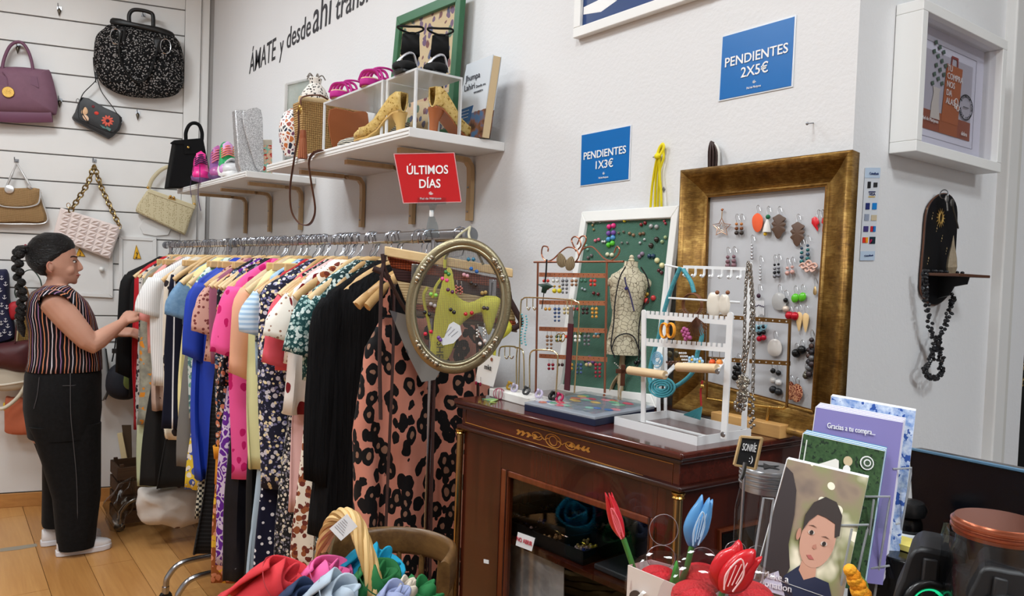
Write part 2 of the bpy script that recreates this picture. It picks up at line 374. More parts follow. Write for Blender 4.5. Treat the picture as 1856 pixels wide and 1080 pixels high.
# ================================================================ bags and fittings on the slat wall
def pb(pix, off): return [PB(u, v, off) for u, v in pix]
LEA = lambda c: mat(c, .45, bump=(180, .25))
def hook(u, v, label, pointed=True):
    p = PB(u, v, 0); mb = MB(); t = thing('wall_hook', label, 'hook', p, 'slat wall hooks')
    mb.obox(p+BR*-.012+V((0,0,-.008)), BR*.024, BN*.004, V((0,0,.02))); B('plate', mb, STEEL, t, smooth=False)
    q = [p+BN*.003, p+BN*.03+V((0,0,-.004)), p+BN*.05+V((0,0,.004)), p+BN*.055+V((0,0,.018))]
    B('prong', MB().tube(bez(q, 4), .003, 6), STEEL, t)
    if pointed: B('tip', MB().lathe([(.0, -.05), (.011, -.012), (.004, 0), (0, .001)], 8, Matrix.Translation(p+BN*.012)), mat((90,82,70), .35, .9), t)
    return t
hook(108, 16, 'bare metal hook at the top left, above the purple handbag')
hook(33, 84, 'pointed metal hook the purple handbag hangs on')
hook(109, 182, 'pointed empty hook right of the purple handbag')
hook(250, 205, 'pointed brass hook below the black tweed bag')
hook(260, 28, 'small hook inside the handle of the black tweed bag', False)
hook(30, 292, 'round hook holding the burlap handbag', False)
hook(171, 292, 'thin hook holding the chain of the quilted bag', False)
# purple handbag
PUR = mat((126,88,106), .75, var=(25, .84)); PUR2 = mat((106,66,88), .55)
t = thing('handbag', 'purple leather handbag with a gold round charm', 'handbag', PB(30, 205, .0), 'bags on the slat wall')
o = bez(pb([(-36,133), (-20,124), (30,121), (80,126), (90,128), (96,145), (104,180), (103,203), (94,209), (40,208), (-20,206), (-44,198), (-42,170)], .06), 4, True)
B('body', MB().pillow(o, BN, .06, .055), PUR, t)
B('base_panel', MB().tube(pb([(-38,204), (30,208), (94,207)], .07), (.02, .05), 10, up=BN), PUR2, t)
for off in (.085, .045): B('handle', MB().tube(bez(pb([(4,140), (6,112), (18,84), (34,76), (47,85), (57,110), (61,142)], off), 8), .009, 8), PUR2, t)
for u in (6, 62):
    B('handle_tab', MB().prism(pb([(u-6,138), (u+5,139), (u+9,160), (u,155), (u-6,154)], .112), BN*.006), PUR2, t, smooth=False)
    B('ring', MB().tube(ell(PB(u, 130, .09), BR*.011, V((0,0,.011)), 12), .002, 6, closed=True), GOLD, t)
M0 = frameM(PB(15, 167, .122), BR, BN)
B('charm', MB().lathe([(0,0), (.03,0), (.032,.003), (.03,.006), (0,.006)], 24, M0), GOLD, t); B('charm_strap', MB().tube(bez(pb([(4,130), (12,140), (14,155)], .118), 5), .003, 6), PUR2, t)
text('M', M0 @ V((0, -.012, .0065)), BR, (0,0,1), .024, BRASS, t, 'charm_mark')
# big black tweed bag
m, N = newmat('tweed', .9, 0, .2); co = N.coord(); vo = N.voro(N.wob(co, 60, .01), 85); nz = N.noise(co, 120, 3)[0]
N.col(N.mix(N.math('LESS_THAN', N.math('ADD', vo[0], N.math('MULTIPLY', nz, .6)), .66), lin((22,22,23)), lin((150,146,144)))); N.bump(vo[0], 1.0, .012); TWEED = m
t = thing('handbag', 'large black and white tweed handbag with black handles', 'handbag', PB(245, 175), 'bags on the slat wall')
o = bez(pb([(203,44), (255,52), (305,62), (322,72), (331,95), (333,125), (331,155), (318,172), (290,178), (250,177), (215,170), (185,152), (172,125), (170,95), (174,66), (188,52)], .07), 4, True)
B('body', MB().pillow(o, BN, .10, .065, 6, 2.2), TWEED, t)
B('top_band', MB().pillow(bez(pb([(204,32), (232,39), (262,45), (290,50), (312,58), (316,68), (300,66), (262,58), (230,50), (201,44)], .095), 3, True), BN, .035, .05, 3), LEA((20,20,21)), t)
B('handle', MB().tube(bez(pb([(235,46), (234,28), (240,19), (252,18), (270,22), (277,28), (278,48)], .10), 6), .012, 10), LEA((17,17,18)), t)
for (a, b) in (((222,52), -1), ((288,70), 1)):
    B('strap_tab', MB().pillow(bez(pb([(a[0]-10*1,a[1]+3), (a[0]-2,a[1]-2), (a[0]+6,a[1]), (a[0]+4,a[1]+25), (a[0]-4,a[1]+28)], .155), 3, True), BN, .008, .01, 3), LEA((20,20,21)), t)
    B('ring', MB().tube(ell(PB(a[0]-b*-12, a[1]+14, .16), BR*.03, V((0,0,.045)), 20), .003, 6, closed=True), CHROME, t)
B('hanging_strap', MB().tube(bez(pb([(221,55), (216,90), (226,125), (248,148), (270,135), (282,100), (290,75)], .175), 6), [(.012, .006)]*37, 8, up=BN), LEA((16,16,17)), t)
# small black flap bag with embroidery
t = thing('shoulder_bag', 'small black shoulder bag embroidered with butterfly and flower', 'handbag', PB(175, 250), 'bags on the slat wall')
q = [(150,177), (190,196), (221,213), (213,238), (199,251), (190,249), (150,228), (131,216), (136,203)]
o = bez(pb(q, .03), 3, True); B('body', MB().pillow(o, BN, .03, .028, 4, 5), LEA((30,31,34)), t)
B('flap', MB().pillow(bez(pb([(149,176), (190,195), (221,213), (208,243), (160,226), (140,213)], .045), 3, True), BN, .022, .0, 4, 5), LEA((34,35,38)), t)
for L in ([(145,182), (152,168), (172,148), (174,140)], [(219,217), (205,195), (184,166), (176,142)], [(174,150), (170,120), (169,104)]): B('strap', MB().tube(bez(pb(L, .05), 6), (.006, .0025), 8, up=BN), LEA((18,18,19)), t)
for u, v in ((141,183), (219,219)): B('ring', MB().tube(ell(PB(u, v, .05), BR*.008, V((0,0,.014)), 12), .002, 6, closed=True), STEEL, t)
B('buckle', MB().obox(PB(172, 142, .045), BR*.03, V((0,0,.04)), BN*.01), LEA((16,16,17)), t, bev=.004)
nf = PB(176, 215, .068)
for k in range(10):
    a = 2*pi*k/10; c = PB(195, 219, .068); d = (BR*math.cos(a)+V((0,0,math.sin(a)))); e = d.cross(BN)
    B('petal', MB().pillow(ell(c+d*.022, d*.013, e*.0065, 10), BN, .003, .002, 2), mat((216,98,80), .7), t)
B('flower_heart', MB().lathe([(.010,0), (.009,.004), (0,.005)], 12, frameM(PB(195, 219, .069), BR, BN)), mat((34,30,52), .7), t)
for pts in ([(181,226), (190,230), (193,234), (186,232)], [(193,229), (202,234), (199,238), (192,233)]): B('leaf', MB().prism(pb(pts, .068), BN*.002), mat((84,120,116), .7), t, smooth=False)
B('poppy', MB().pillow(ell(PB(175, 205, .068), BR*.013, V((0,0,.011)), 12), BN, .004, .001, 2), mat((206,62,50), .7), t)
B('small_flower', MB().pillow(ell(PB(169, 193, .068), BR*.009, V((0,0,.009)), 8), BN, .003, .001, 2), mat((110,30,40), .7), t)
for pts, c in (([(150,197), (155,194), (159,200), (158,206), (152,208), (147,204)], (222,180,140)), ([(150,208), (157,209), (161,215), (158,220), (151,214)], (226,190,160))): B('butterfly_wing', MB().pillow(bez(pb(pts, .068), 3, True), BN, .004, .001, 2), mat(c, .7), t)
B('butterfly_body', MB().tube(bez(pb([(152,193), (149,204), (155,214), (160,223)], .07), 4), .003, 6), BLACK, t)
# burlap handbag
t = thing('handbag', 'small burlap flap handbag with silver trim', 'handbag', PB(35, 405), 'bags on the slat wall')
BUR = fab('weave', (150,116,76), [(178,146,104)], 120); SLV = mat((214,214,214), .3, .7)
B('body', MB().pillow(bez(pb([(-12,343), (30,342), (70,342), (78,368), (85,403), (40,404), (-22,403), (-16,370)], .035), 3, True), BN, .035, .03, 4, 5), BUR, t)
B('flap', MB().pillow(bez(pb([(-12,342), (30,341), (71,342), (72,360), (66,371), (40,376), (6,374), (-8,368)], .055), 4, True), BN, .02, 0, 3, 5), BUR, t)
B('trim', MB().tube(bez(pb([(-9,366), (6,374), (40,376), (66,371), (72,360), (73,344)], .077), 5), .0045, 6), SLV, t)
B('side_trim', MB().tube(bez(pb([(72,345), (78,368), (85,402), (40,406), (-20,405)], .05), 5), .005, 6), SLV, t)
for L in ([(30,297), (22,315), (12,338)], [(31,297), (42,315), (55,338)]): B('strap', MB().tube(bez(pb(L, .045), 6), [.005]*6+[.007]*7, 8), SLV, t)
B('clasp_disc', MB().lathe([(.026,0), (.024,.006), (.01,.01), (0,.01)], 14, frameM(PB(17, 343, .078), BR, BN)), SLV, t); B('end_cap', MB().pillow(pb([(48,340), (50,330), (60,341), (56,344)], .07), BN, .008, .008, 2), SLV, t)
# quilted bag on a chain
t = thing('handbag', 'pale pink quilted bag hanging from a chunky gold chain', 'handbag', PB(150, 465), 'bags on the slat wall')
PNK = mat((226,212,207), .4, bump=(150, .15)); A_, B_, C_, D_ = (115,378), (217,412), (199,469), (102,428)
B('body', MB().prism(pb([(112,377), (217,410), (219,416), (200,470), (99,430), (100,420)], .024), BN*.05), PNK, t, bev=.008)
def bil(s, r): return ((A_[0]*(1-s)+B_[0]*s)*(1-r)+(D_[0]*(1-s)+C_[0]*s)*r, (A_[1]*(1-s)+B_[1]*s)*(1-r)+(D_[1]*(1-s)+C_[1]*s)*r)
for j in range(5):
    for i in range(6):
        for k in (0, 1):
            s0, s1, r0, r1 = i/6, (i+1)/6, j/5, (j+1)/5
            tri = [(s0, r0), (s1, r0), (s0, r1)] if k else [(s1, r0), (s1, r1), (s0, r1)]
            g = (sum(x for x, _ in tri)/3, sum(y for _, y in tri)/3)
            P = [PB(*bil(g[0]+(x-g[0])*.9, g[1]+(y-g[1])*.9), .074) for x, y in tri]
            c = PB(*bil(*g), .086)
            B('quilt', MB().add(P+[c], [(0,1,3), (1,2,3), (2,0,3)]), PNK, t, smooth=False)
def chain(P0, n, r, w, t, mt, name='link'):
    P = bez(P0, 20); L = [0]
    for a, b in zip(P, P[1:]): L.append(L[-1]+(b-a).length)
    for k in range(n):
        d = L[-1]*(k+.5)/n; i = max(j for j in range(len(L)-1) if L[j] <= d); f = (d-L[i])/max(1e-9, L[i+1]-L[i]); c = P[i].lerp(P[i+1], f); tg = (P[i+1]-P[i]).normalized()
        sd = tg.orthogonal().normalized(); sd = Matrix.Rotation((pi/2)*(k % 2)+.5, 3, tg) @ sd
        B(name, MB().tube(ell(c, tg*(L[-1]/n*.68), sd*r, 12), w, 6, closed=True), mt, t)
chain(pb([(170,300), (160,330), (142,360), (127,384)], .075), 12, .014, .0045, t, mat((150,128,84), .3, .9)); chain(pb([(171,300), (182,335), (200,375), (216,408)], .075), 15, .014, .0045, t, mat((150,128,84), .3, .9))
for u, v in ((124,372), (217,410)): B('ring', MB().tube(ell(PB(u, v, .07), BR*.010, V((0,0,.014)), 12), .002, 6, closed=True), GOLD, t)
# cream ostrich bag
m, N = newmat('ostrich', .45); co = N.coord(); vo = N.voro(co, 95, rand=.5); f = N.math('LESS_THAN', vo[0], .33); N.col(N.mix(f, lin((204,192,156)), lin((168,152,112)))); N.bump(f, .5, .004); OST = m
t = thing('handbag', 'cream ostrich-skin frame handbag with a gold clasp', 'handbag', PB(300, 425), 'bags on the slat wall')
B('body', MB().prism(pb([(268,345), (354,374), (336,427), (246,384), (250,372)], .014), BN*.05), OST, t, bev=.012)
B('frame_top', MB().prism(pb([(270,343), (355,373), (353,381), (268,350)], .013), BN*.055), mat((206,194,158), .4), t, bev=.004)
B('clasp', MB().ball(PB(309, 356, .07), .009), GOLD, t); B('clasp', MB().ball(PB(315, 358, .07), .009), GOLD, t); B('clasp_bar', MB().tube(pb([(305,359), (318,362)], .07), .004, 6), GOLD, t)
B('handle', MB().tube(bez(pb([(269,342), (276,325), (292,308), (312,302), (335,315), (348,345), (353,374)], .045), 7), [(.006, .012)]*43, 8, up=BN), mat((190,178,146), .45), t)
for u, v in ((268,340), (352,370)): B('lug', MB().ball(PB(u, v, .05), .009), GOLD, t)
# hatches and warning signs on the slat wall
def hatch(nm, label, pix, knob=None, sign=None, t0=.018):
    c = PB(*pix[3]); t = thing(nm, label, 'hatch', c)
    P = pb(pix, .0); B('door_panel', MB().prism(P, BN*(t0*.6)), PANEL, t, smooth=False, bev=.002)
    cc = sum(P, V())/4
    for a, b in zip(P, P[1:]+P[:1]):
        d = (b-a).normalized(); w = d.cross(BN)*.022; w = w if w.dot(cc-a) < 0 else -w
        B('frame_rail', MB().prism([a, b, b+w+d*.022, a+w-d*.022], BN*t0), PANEL, t, smooth=False, bev=.002)
    if knob: B('knob', MB().ball(PB(*knob, .03), .016, 12, 8), mat((225,225,222), .3), t)
    return t
hatch('wall_hatch', 'white wall hatch with a round white knob behind the woman', [(88,430), (198,445), (198,533), (88,527)], knob=(184,488))
hatch('wall_hatch', 'white electrical hatch beside the clothes rack', [(223,434), (277,437), (277,530), (223,527)])
def warn(pix, label):
    P = pb(pix, .016); t = thing('warning_sign', label, 'sign', P[2], 'electrical warning signs'); B('plate', MB().prism(P, BN*.002), mat((236,178,30), .5), t, smooth=False)
    c = sum(P, V())/3; s = (P[0]-P[1]).length/.13
    B('black_border', MB().tube([c+(p-c)*.93+BN*.003 for p in P], .0016, 4, closed=True), BLACK, t)
    B('bolt_mark', MB().prism([c+V((0,0,1))*(a*s)+BR*(b*s)+BN*.0025 for a, b in ((.03,.006), (.004,-.008), (.006,.002), (-.03,-.004), (-.026,-.012), (-.042,-.006), (-.03,.008), (-.026,.001), (.012,.012), (.008,.0))], BN*.001), BLACK, t, smooth=False)
warn([(247,443), (241,469), (256,469)], 'yellow electric-shock warning triangle on the hatch by the rack')
warn([(144,449), (137,464), (155,465)], 'yellow warning triangle half hidden behind the quilted bag')
B_ = MB().prism(bez(pb([(259,398), (305,402), (305,426), (259,424)], .0), 2, True), BN*.012); one('cover_plate', 'flat white cover plate under the cream handbag', 'cover plate', B_, PANEL, bev=.003)
# lower left pile of bags
ANCH = mat((24,26,58), .8)
t = thing('tote_bag', 'navy tote bag printed with white anchors', 'bag', PB(0, 615, 0), None)
o = bez(pb([(-40,490), (0,488), (15,493), (17,540), (27,600), (20,618), (-30,620), (-45,560)], .08), 4, True); B('body', MB().pillow(o, BN, .07, .05, 5, 4), ANCH, t)
for k, (u, v) in enumerate(((3,503), (10,514), (0,525), (8,538), (3,552), (12,556), (4,566), (10,580), (2,585), (14,590), (8,600), (18,604), (1,606))):
    c = PB(u, v, .155); z = V((0,0,1)); s = .9
    B('anchor_print', MB().tube([c+z*.013*s, c-z*.012*s], .0016, 4).tube(bez([c-z*.004+BR*-.01, c-z*.012, c-z*.004+BR*.01], 4), .0016, 4).tube([c+z*.007+BR*-.006, c+z*.007+BR*.006], .0014, 4), mat((228,228,232), .7), t)
for L in ([(8,494), (28,520), (36,500), (30,470)],): pass
t = thing('handbag', 'dark maroon slouchy handbag by the woman', 'bag', PB(30, 675), None)
MAR = mat((84,34,38), .5, var=(20, .8)); o = bez(pb([(-20,628), (0,622), (30,618), (62,617), (72,640), (70,668), (40,675), (10,668), (-25,660)], .14), 4, True); B('body', MB().pillow(o, BN, .10, .09, 5, 2.5), MAR, t)
B('handle', MB().tube(bez(pb([(27,622), (32,575), (40,545), (46,530)], .2), 6), (.008, .004), 8, up=BN), mat((90,44,46), .5), t)
t = thing('straw_bag', 'woven straw bag hanging behind the woman', 'bag', PB(50, 620)); B('body', MB().prism(pb([(36,575), (66,570), (66,620), (29,622)], .05), BN*.06), fab('weave', (150,120,66), [(110,84,44)], 60), t, bev=.01)
B('side_band', MB().prism(pb([(31,580), (37,572), (33,622), (28,622)], .1), BN*.02), mat((196,178,140), .6), t, bev=.003); B('handle', MB().tube(bez(pb([(38,575), (40,545), (46,520), (54,545), (60,572)], .08), 6), .006, 8), mat((120,86,50), .6), t)
one('red_pouch', 'small red pouch between the anchor tote and straw bag', 'pouch', MB().pillow(bez(pb([(16,552), (28,546), (36,552), (34,572), (24,580), (16,575)], .1), 4, True), BN, .03, .03), mat((172,30,40), .6))
one('green_strap', 'dark green strap looped beside the woman\'s braid', 'strap', MB().tube(bez(pb([(30,540), (27,528), (34,508), (46,492), (60,490), (72,505), (76,520)], .1), 8), (.013, .003), 8, up=BN), mat((44,66,54), .6))
t = thing('fabric_pouch', 'coral orange fabric pouch near the floor', 'pouch', PB(45, 787)); CO = mat((206,112,78), .75, var=(14, .85)); o = bez(pb([(10,722), (20,719), (55,722), (62,726), (78,775), (74,784), (40,788), (12,784), (9,770)], .1), 4, True); B('body', MB().pillow(o, BN, .05, .05, 5, 4), CO, t); B('corner_tab', MB().pillow(pb([(6,730), (12,728), (11,748), (5,742)], .11), BN, .01, .01, 2), mat((226,196,40), .6), t)
t = thing('cord_loop', 'cream cord handle arching over the orange pouch', 'cord', PB(30, 740)); B('strand', MB().tube(bez(pb([(-8,741), (10,738), (34,718), (50,690), (54,676)], .2), 8), .011, 8), mat((214,206,186), .7), t)
o = bez(pb([(-20,664), (20,660), (55,668), (58,690), (40,705), (0,708), (-30,700)], .13), 4, True); t = thing('canvas_bag', 'cream canvas bag below the maroon handbag', 'bag', PB(20, 706)); B('body', MB().pillow(o, BN, .07, .06, 5, 3), mat((196,186,168), .8), t); B('rim', MB().tube(bez(pb([(-20,699), (10,697), (52,690)], .2), 5), .006, 6), mat((220,212,196), .7), t)
# bags between the woman and the rack
t = thing('handbag', 'light grey structured handbag behind the woman', 'bag', PB(185, 724)); B('body', MB().prism(pb([(178,630), (192,628), (201,702), (190,725), (176,722)], .05), BN*.06), mat((150,150,150), .5), t, bev=.01); B('dark_edge', MB().tube(pb([(192,632), (201,702), (191,724)], .115), .004, 6), MATTE, t)
t = thing('backpack', 'navy and black backpack hanging beside the rack', 'backpack', PB(215, 725)); o = bez(pb([(196,672), (220,655), (240,660), (246,700), (240,722), (210,722), (192,705)], .10), 4, True); B('body', MB().pillow(o, BN, .09, .08, 5, 3), mat((22,25,36), .7), t); B('strap', MB().tube(bez(pb([(203,655), (208,630), (214,585), (225,570)], .1), 6), (.018, .004), 8, up=BN), mat((24,26,34), .7), t); B('strap_buckle', MB().obox(PB(203, 640, .11), BR*.05, V((0,0,.03)), BN*.012), BLACK, t, bev=.003)
o = bez(pb([(212,592), (224,580), (238,582), (243,600), (240,625), (222,628), (214,615)], .1), 4, True); B('upper_pocket', MB().pillow(o, BN, .05, .05, 4), mat((150,148,146), .7), t); B('leaf_print', MB().pillow(bez(pb([(216,598), (222,592), (232,596), (226,602), (218,604)], .15), 3, True), BN, .004, .004, 2), mat((64,92,98), .7), t)
t = thing('handbag', 'olive green leather bag squeezed beside the red dress', 'bag', PB(232, 706)); o = bez(pb([(232,632), (240,625), (243,640), (242,700), (233,706), (224,698), (225,680)], .22), 4, True); B('body', MB().pillow(o, BN, .04, .04, 4, 4), mat((104,118,60), .55), t)
# ================================================================ woman at the rack (faces +y, her right side to the camera)
WP = PZ(140, 990, 0)                         # where she stands
SCL = 3.94/F                                 # metres per pixel at her distance
def wy(u): return WP.y+(u-140)*SCL
def wz(v): return (1003-v)*SCL+.003
WX = WP.x
def L3(u, v, dx=0): return V((WX+dx, wy(u-(1003-v)*.016), wz(v)))
def wl(u, v, ru, rv, rx, dx=0, n=20, tilt=0, p=2.0):    # elliptic ring: centre pixel, half length along the body front-back, half width across
    a = math.radians(tilt); return ell(L3(u, v, dx), V((rx, 0, 0)), V((0, math.cos(a)*ru*SCL, math.sin(a)*ru*SCL)), n, p)
SKIN, N = newmat('skin', .5, 0, .35); co = N.coord(); N.col(N.mix(N.noise(co, 9, 4)[0], lin((206,160,138)), lin((190,138,116)))); N.bsdf.inputs['Subsurface Weight'].default_value = .08; N.bsdf.inputs['Subsurface Radius'].default_value = (.02, .008, .005)
wm = thing('person', 'woman in striped top and black jeans browsing the clothes rack', 'person', V((WX, WP.y, 0)))
mb = MB()
# trunk, neck, head
mb.loft([wl(118, 800, 50, 0, .15), wl(117, 720, 55, 0, .17), wl(118, 660, 52, 0, .155), wl(118, 620, 50, 0, .15), wl(115, 575, 50, 0, .165), wl(104, 540, 40, 0, .17), wl(102, 522, 24, 0, .11), wl(107, 512, 18, 0, .06), wl(110, 500, 17, 0, .056, tilt=-10), wl(111, 490, 18, 0, .056)])
HC = L3(104, 464); hd = []
for v, u0, u1, rx in ((421, 90, 110, .03), (427, 75, 124, .055), (438, 66, 133, .069), (450, 62, 138, .075), (462, 62, 139, .077), (472, 64, 139, .076), (482, 70, 140, .073), (492, 80, 141, .064), (500, 92, 141, .055), (506, 104, 140, .044), (511, 116, 137, .03)):
    hd.append(wl((u0+u1)/2, v, (u1-u0)/2, 0, rx, n=20))
mb.loft(hd[::-1])
# nose, brow, lips, chin, cheek
mb.loft([wl(140, 468, 3, 0, .007, n=10), wl(142, 474, 5, 0, .010, n=10), wl(144, 480, 6, 0, .013, n=10), wl(144.5, 484, 6, 0, .016, n=10), wl(142, 488, 4, 0, .012, n=10)][::-1])
mb.ball(L3(137, 462), (.045, .012, .008)); mb.ball(L3(140, 494), (.022, .012, .006)); mb.ball(L3(140, 498.5), (.02, .011, .006)); mb.ball(L3(135, 508), (.022, .016, .014))
for s in (-1, 1): mb.ball(L3(122, 487, s*.044), (.022, .036, .03))
# right arm (near): shoulder, elbow, wrist
def limb(pts): mb.tube([p for p, r in pts], [r for p, r in pts], 14)
SR = L3(97, 545, .175); ER = L3(152, 618, .22); WR_ = L3(205, 582, .15)
limb([(L3(99, 536, .13), .055), (SR, .066), (SR.lerp(ER, .35), .064), (SR.lerp(ER, .7), .057), (ER.lerp(SR, .08), .05), (ER, .047), (ER.lerp(WR_, .25), .048), (ER.lerp(WR_, .6), .039), (WR_, .027), (WR_.lerp(ER, -.12), .026)])
SL = L3(110, 545, -.175); EL = L3(165, 622, -.2); WL_ = L3(210, 606, -.08)
limb([(L3(108, 536, -.13), .055), (SL, .062), (SL.lerp(EL, .5), .055), (EL, .044), (EL.lerp(WL_, .3), .044), (EL.lerp(WL_, .7), .034), (WL_, .026), (WL_.lerp(EL, -.12), .025)])
def hand(w, fwd, up, side, curl):
    f, u_ = V(fwd).normalized(), V(up); u_ = (u_-f*u_.dot(f)).normalized(); s = f.cross(u_)*side
    mb.loft([ell(w+f*.0, s*.024, u_*.017, 12), ell(w+f*.03, s*.034, u_*.017, 12, 2.6), ell(w+f*.065, s*.04, u_*.015, 12, 2.8), ell(w+f*.088, s*.038, u_*.012, 12, 2.8)])
    for k, (o, ln) in enumerate(((.029, .07), (.010, .08), (-.010, .075), (-.028, .058))):
        p = w+f*.08+s*o; P = [p]; a = .15
        for q in (.42, .32, .26):
            a += curl; P.append(P[-1]+(f*math.cos(a)-u_*math.sin(a))*(ln*q))
        mb.tube(P, [.0098, .0092, .0084, .0068], 8); mb.ball(P[-1], .0066, 6, 5)
    P = [w+f*.025+s*.026, w+f*.05+s*.047-u_*.008, w+f*.075+s*.05-u_*.022, w+f*.095+s*.042-u_*.034]; mb.tube(P, [.014, .012, .0105, .008], 8); mb.ball(P[-1], .0078, 6, 5)
hand(WR_, L3(232, 556, .10)-WR_, V((.35, -.2, .9)), 1, .42); hand(WL_, L3(245, 603, -.02)-WL_, V((.5, -.1, .85)), -1, .3)
# legs inside the jeans, feet inside the shoes
limb([(L3(117, 770, .09), .085), (L3(128, 850, .085), .06), (L3(130, 960, .085), .038), (L3(132, 990, .085), .03)]); limb([(L3(117, 770, -.09), .085), (L3(122, 850, -.09), .06), (L3(120, 940, -.1), .038), (L3(118, 965, -.1), .03)])
# ear
mb.ball(L3(94, 482, .076), (.010, .018, .030)); mb.ball(L3(94, 482, -.076), (.010, .018, .030))
body = B('body', mb, SKIN, wm); r = body.modifiers.new('fuse', 'REMESH'); r.mode = 'VOXEL'; r.voxel_size = .0055; r.use_smooth_shade = True
sm = body.modifiers.new('smooth', 'SMOOTH'); sm.factor = .5; sm.iterations = 4
EAR = mat((196,132,112), .5)
B('ear_fold', MB().tube(bez([L3(97, 475, .084), L3(92, 473, .087), L3(89, 480, .087), L3(92, 488, .086), L3(96, 491, .082)], 5), .0035, 6), EAR, wm)
for s in (1, -1):
    e = B('eye', MB().ball(L3(132.5, 471, s*.034), (.012, .012, .008), 12, 8), mat((236,232,228), .3), wm); B('iris', MB().ball(L3(135.3, 471, s*.037), (.006, .006, .006), 10, 6), mat((40,24,16), .2), e)
    B('eyelid', MB().tube(bez([L3(129, 471.5, s*.045), L3(133, 468.5, s*.043), L3(137, 470.5, s*.033)], 4), .003, 6), mat((60,40,34), .6), wm)
    B('eyebrow', MB().tube(bez([L3(124, 464.5, s*.055), L3(131, 461, s*.050), L3(138, 462, s*.036)], 4), [(.0032, .0022)]*9, 6), mat((20,14,12), .8), wm)
B('lips', MB().tube(bez([L3(136, 496, .026), L3(142, 495.5, .014), L3(143.8, 495, 0), L3(142, 495.5, -.014), L3(136, 496, -.026)], 4), (.0034, .005), 8), mat((170,88,84), .45), wm)
# hair: swept back, tied, long braid
HAIR, N = newmat('hair', .35, 0, .4); co = N.wob(N.coord(sc=(55, 7, 55)), 1.2, .6); nz = N.noise(co, 5, 4)[0]; N.col(N.mix(nz, lin((4,4,4)), lin((20,17,17)))); N.bump(nz, 1.0, .012)
hm = MB(); loops = []
for v, u0, u1, rx, tl in ((499, 84, 93, .052, 0), (490, 70, 90, .07, 0), (480, 62, 97, .081, 0), (472, 58.5, 112, .085, 0), (462, 57.5, 127, .086, 0), (452, 58.5, 136, .083, 0), (441, 62, 138, .078, 0), (431, 69, 133, .066, 0), (424, 78, 125, .052, 0), (419, 90, 113, .03, 0)):
    loops.append(wl((u0+u1)/2, v, (u1-u0)/2, 0, rx, n=28))
hm.loft(loops); hair = B('hair', hm, HAIR, wm)
rm = hair.modifiers.new('fuse', 'SMOOTH'); rm.iterations = 2
B('hair_tie', MB().tube(ell(L3(57, 452, 0), V((.022, 0, 0)), V((0, .006, .022)), 14), .006, 8, closed=True), mat((120,40,52), .7), wm)
bm = MB(); path = bez([L3(58, 452), L3(49, 456, .02), L3(46, 480, .045), L3(49, 510, .06), L3(52, 535, .065), L3(50, 560, .06), L3(48, 575, .06)], 10); npt = len(path)
for k in range(22):
    p = path[min(npt-1, int(k*npt/22))]; s = 1 if k % 2 else -1; q = 1-.35*k/22
    bm.ball(p+V((s*.012*q, s*.008*q, 0)), (.024*q, .024*q, .022), 10, 6, R=Matrix.Rotation(s*.6, 3, 'X'))
bm.tube([path[-1], path[-1]+V((0, .01, -.05)), path[-1]+V((0, .02, -.09))], [.016, .02, .004], 8)
B('braid', bm, HAIR, wm)
# striped sleeveless top
m, N = newmat('striped_top', .8, 0, .2); co = N.wob(N.coord(), 9, .018); p = N.sep(co); ang = N.math('ARCTAN2', N.math('SUBTRACT', p[1], -.02), N.math('MULTIPLY', p[0], 1.0)); s_ = N.math('MULTIPLY', ang, 11.2)
fr = N.math('FRACT', s_); idx = N.math('FRACT', N.math('MULTIPLY', N.math('FLOOR', s_), .618)); c = N.ramp(idx, [(0, lin((206,150,140))), (.3, lin((214,140,100))), (.55, lin((214,206,214))), (.8, lin((150,110,150)))], True)
N.col(N.mix(N.math('LESS_THAN', fr, .27), lin((17,16,22)), c)); N.bump(N.noise(N.coord(), 25, 3)[0], .3, .01); TOP = m
def torso(g): return [wl(120, 669, 61*g, 0, .178*g, p=2.3, n=40), wl(121, 655, 59*g, 0, .175*g, p=2.3, n=40), wl(121, 630, 57*g, 0, .17*g, p=2.2, n=40), wl(118, 600, 56*g, 0, .175*g, n=40), wl(113, 570, 55*g, 0, .188*g, n=40), wl(108, 545, 48*g, 0, .192*g, n=40), wl(105, 529, 36*g, 0, .155*g, n=40), wl(106, 518, 23*g, 0, .10*g, n=40), wl(108, 515, 19*g, 0, .075*g, n=40)]
tp = MB(); lp = torso(1.0)
for L in lp:                                  # soft folds
    for i, q in enumerate(L): L[i] = q+V((.006*noise.noise(q*9), .006*noise.noise(q*11+V((3,3,3))), 0))
tp.loft(lp, cap=False); B('top', tp, TOP, wm, solid=.004)
for s in (1, -1):
    c = L3(98 if s > 0 else 109, 548, s*.172); B('arm_opening', MB().tube(ell(c, V((.018, 0, .03)), V((0, .062, .0)), 20)+[], .006, 6, closed=True), mat((20,18,24), .8), wm)
    cp = MB().loft([ell(c+V((-s*.05, 0, .045)), V((0, .07, -.01)), V((s*.005, 0, .03)), 16), ell(c+V((-s*.015, 0, .032)), V((0, .072, -.01)), V((s*.035, 0, .042)), 16), ell(c+V((s*.022, 0, .006)), V((0, .074, -.012)), V((s*.05, 0, .052)), 16)], cap=False); B('cap_sleeve', cp, TOP, wm, solid=.004)
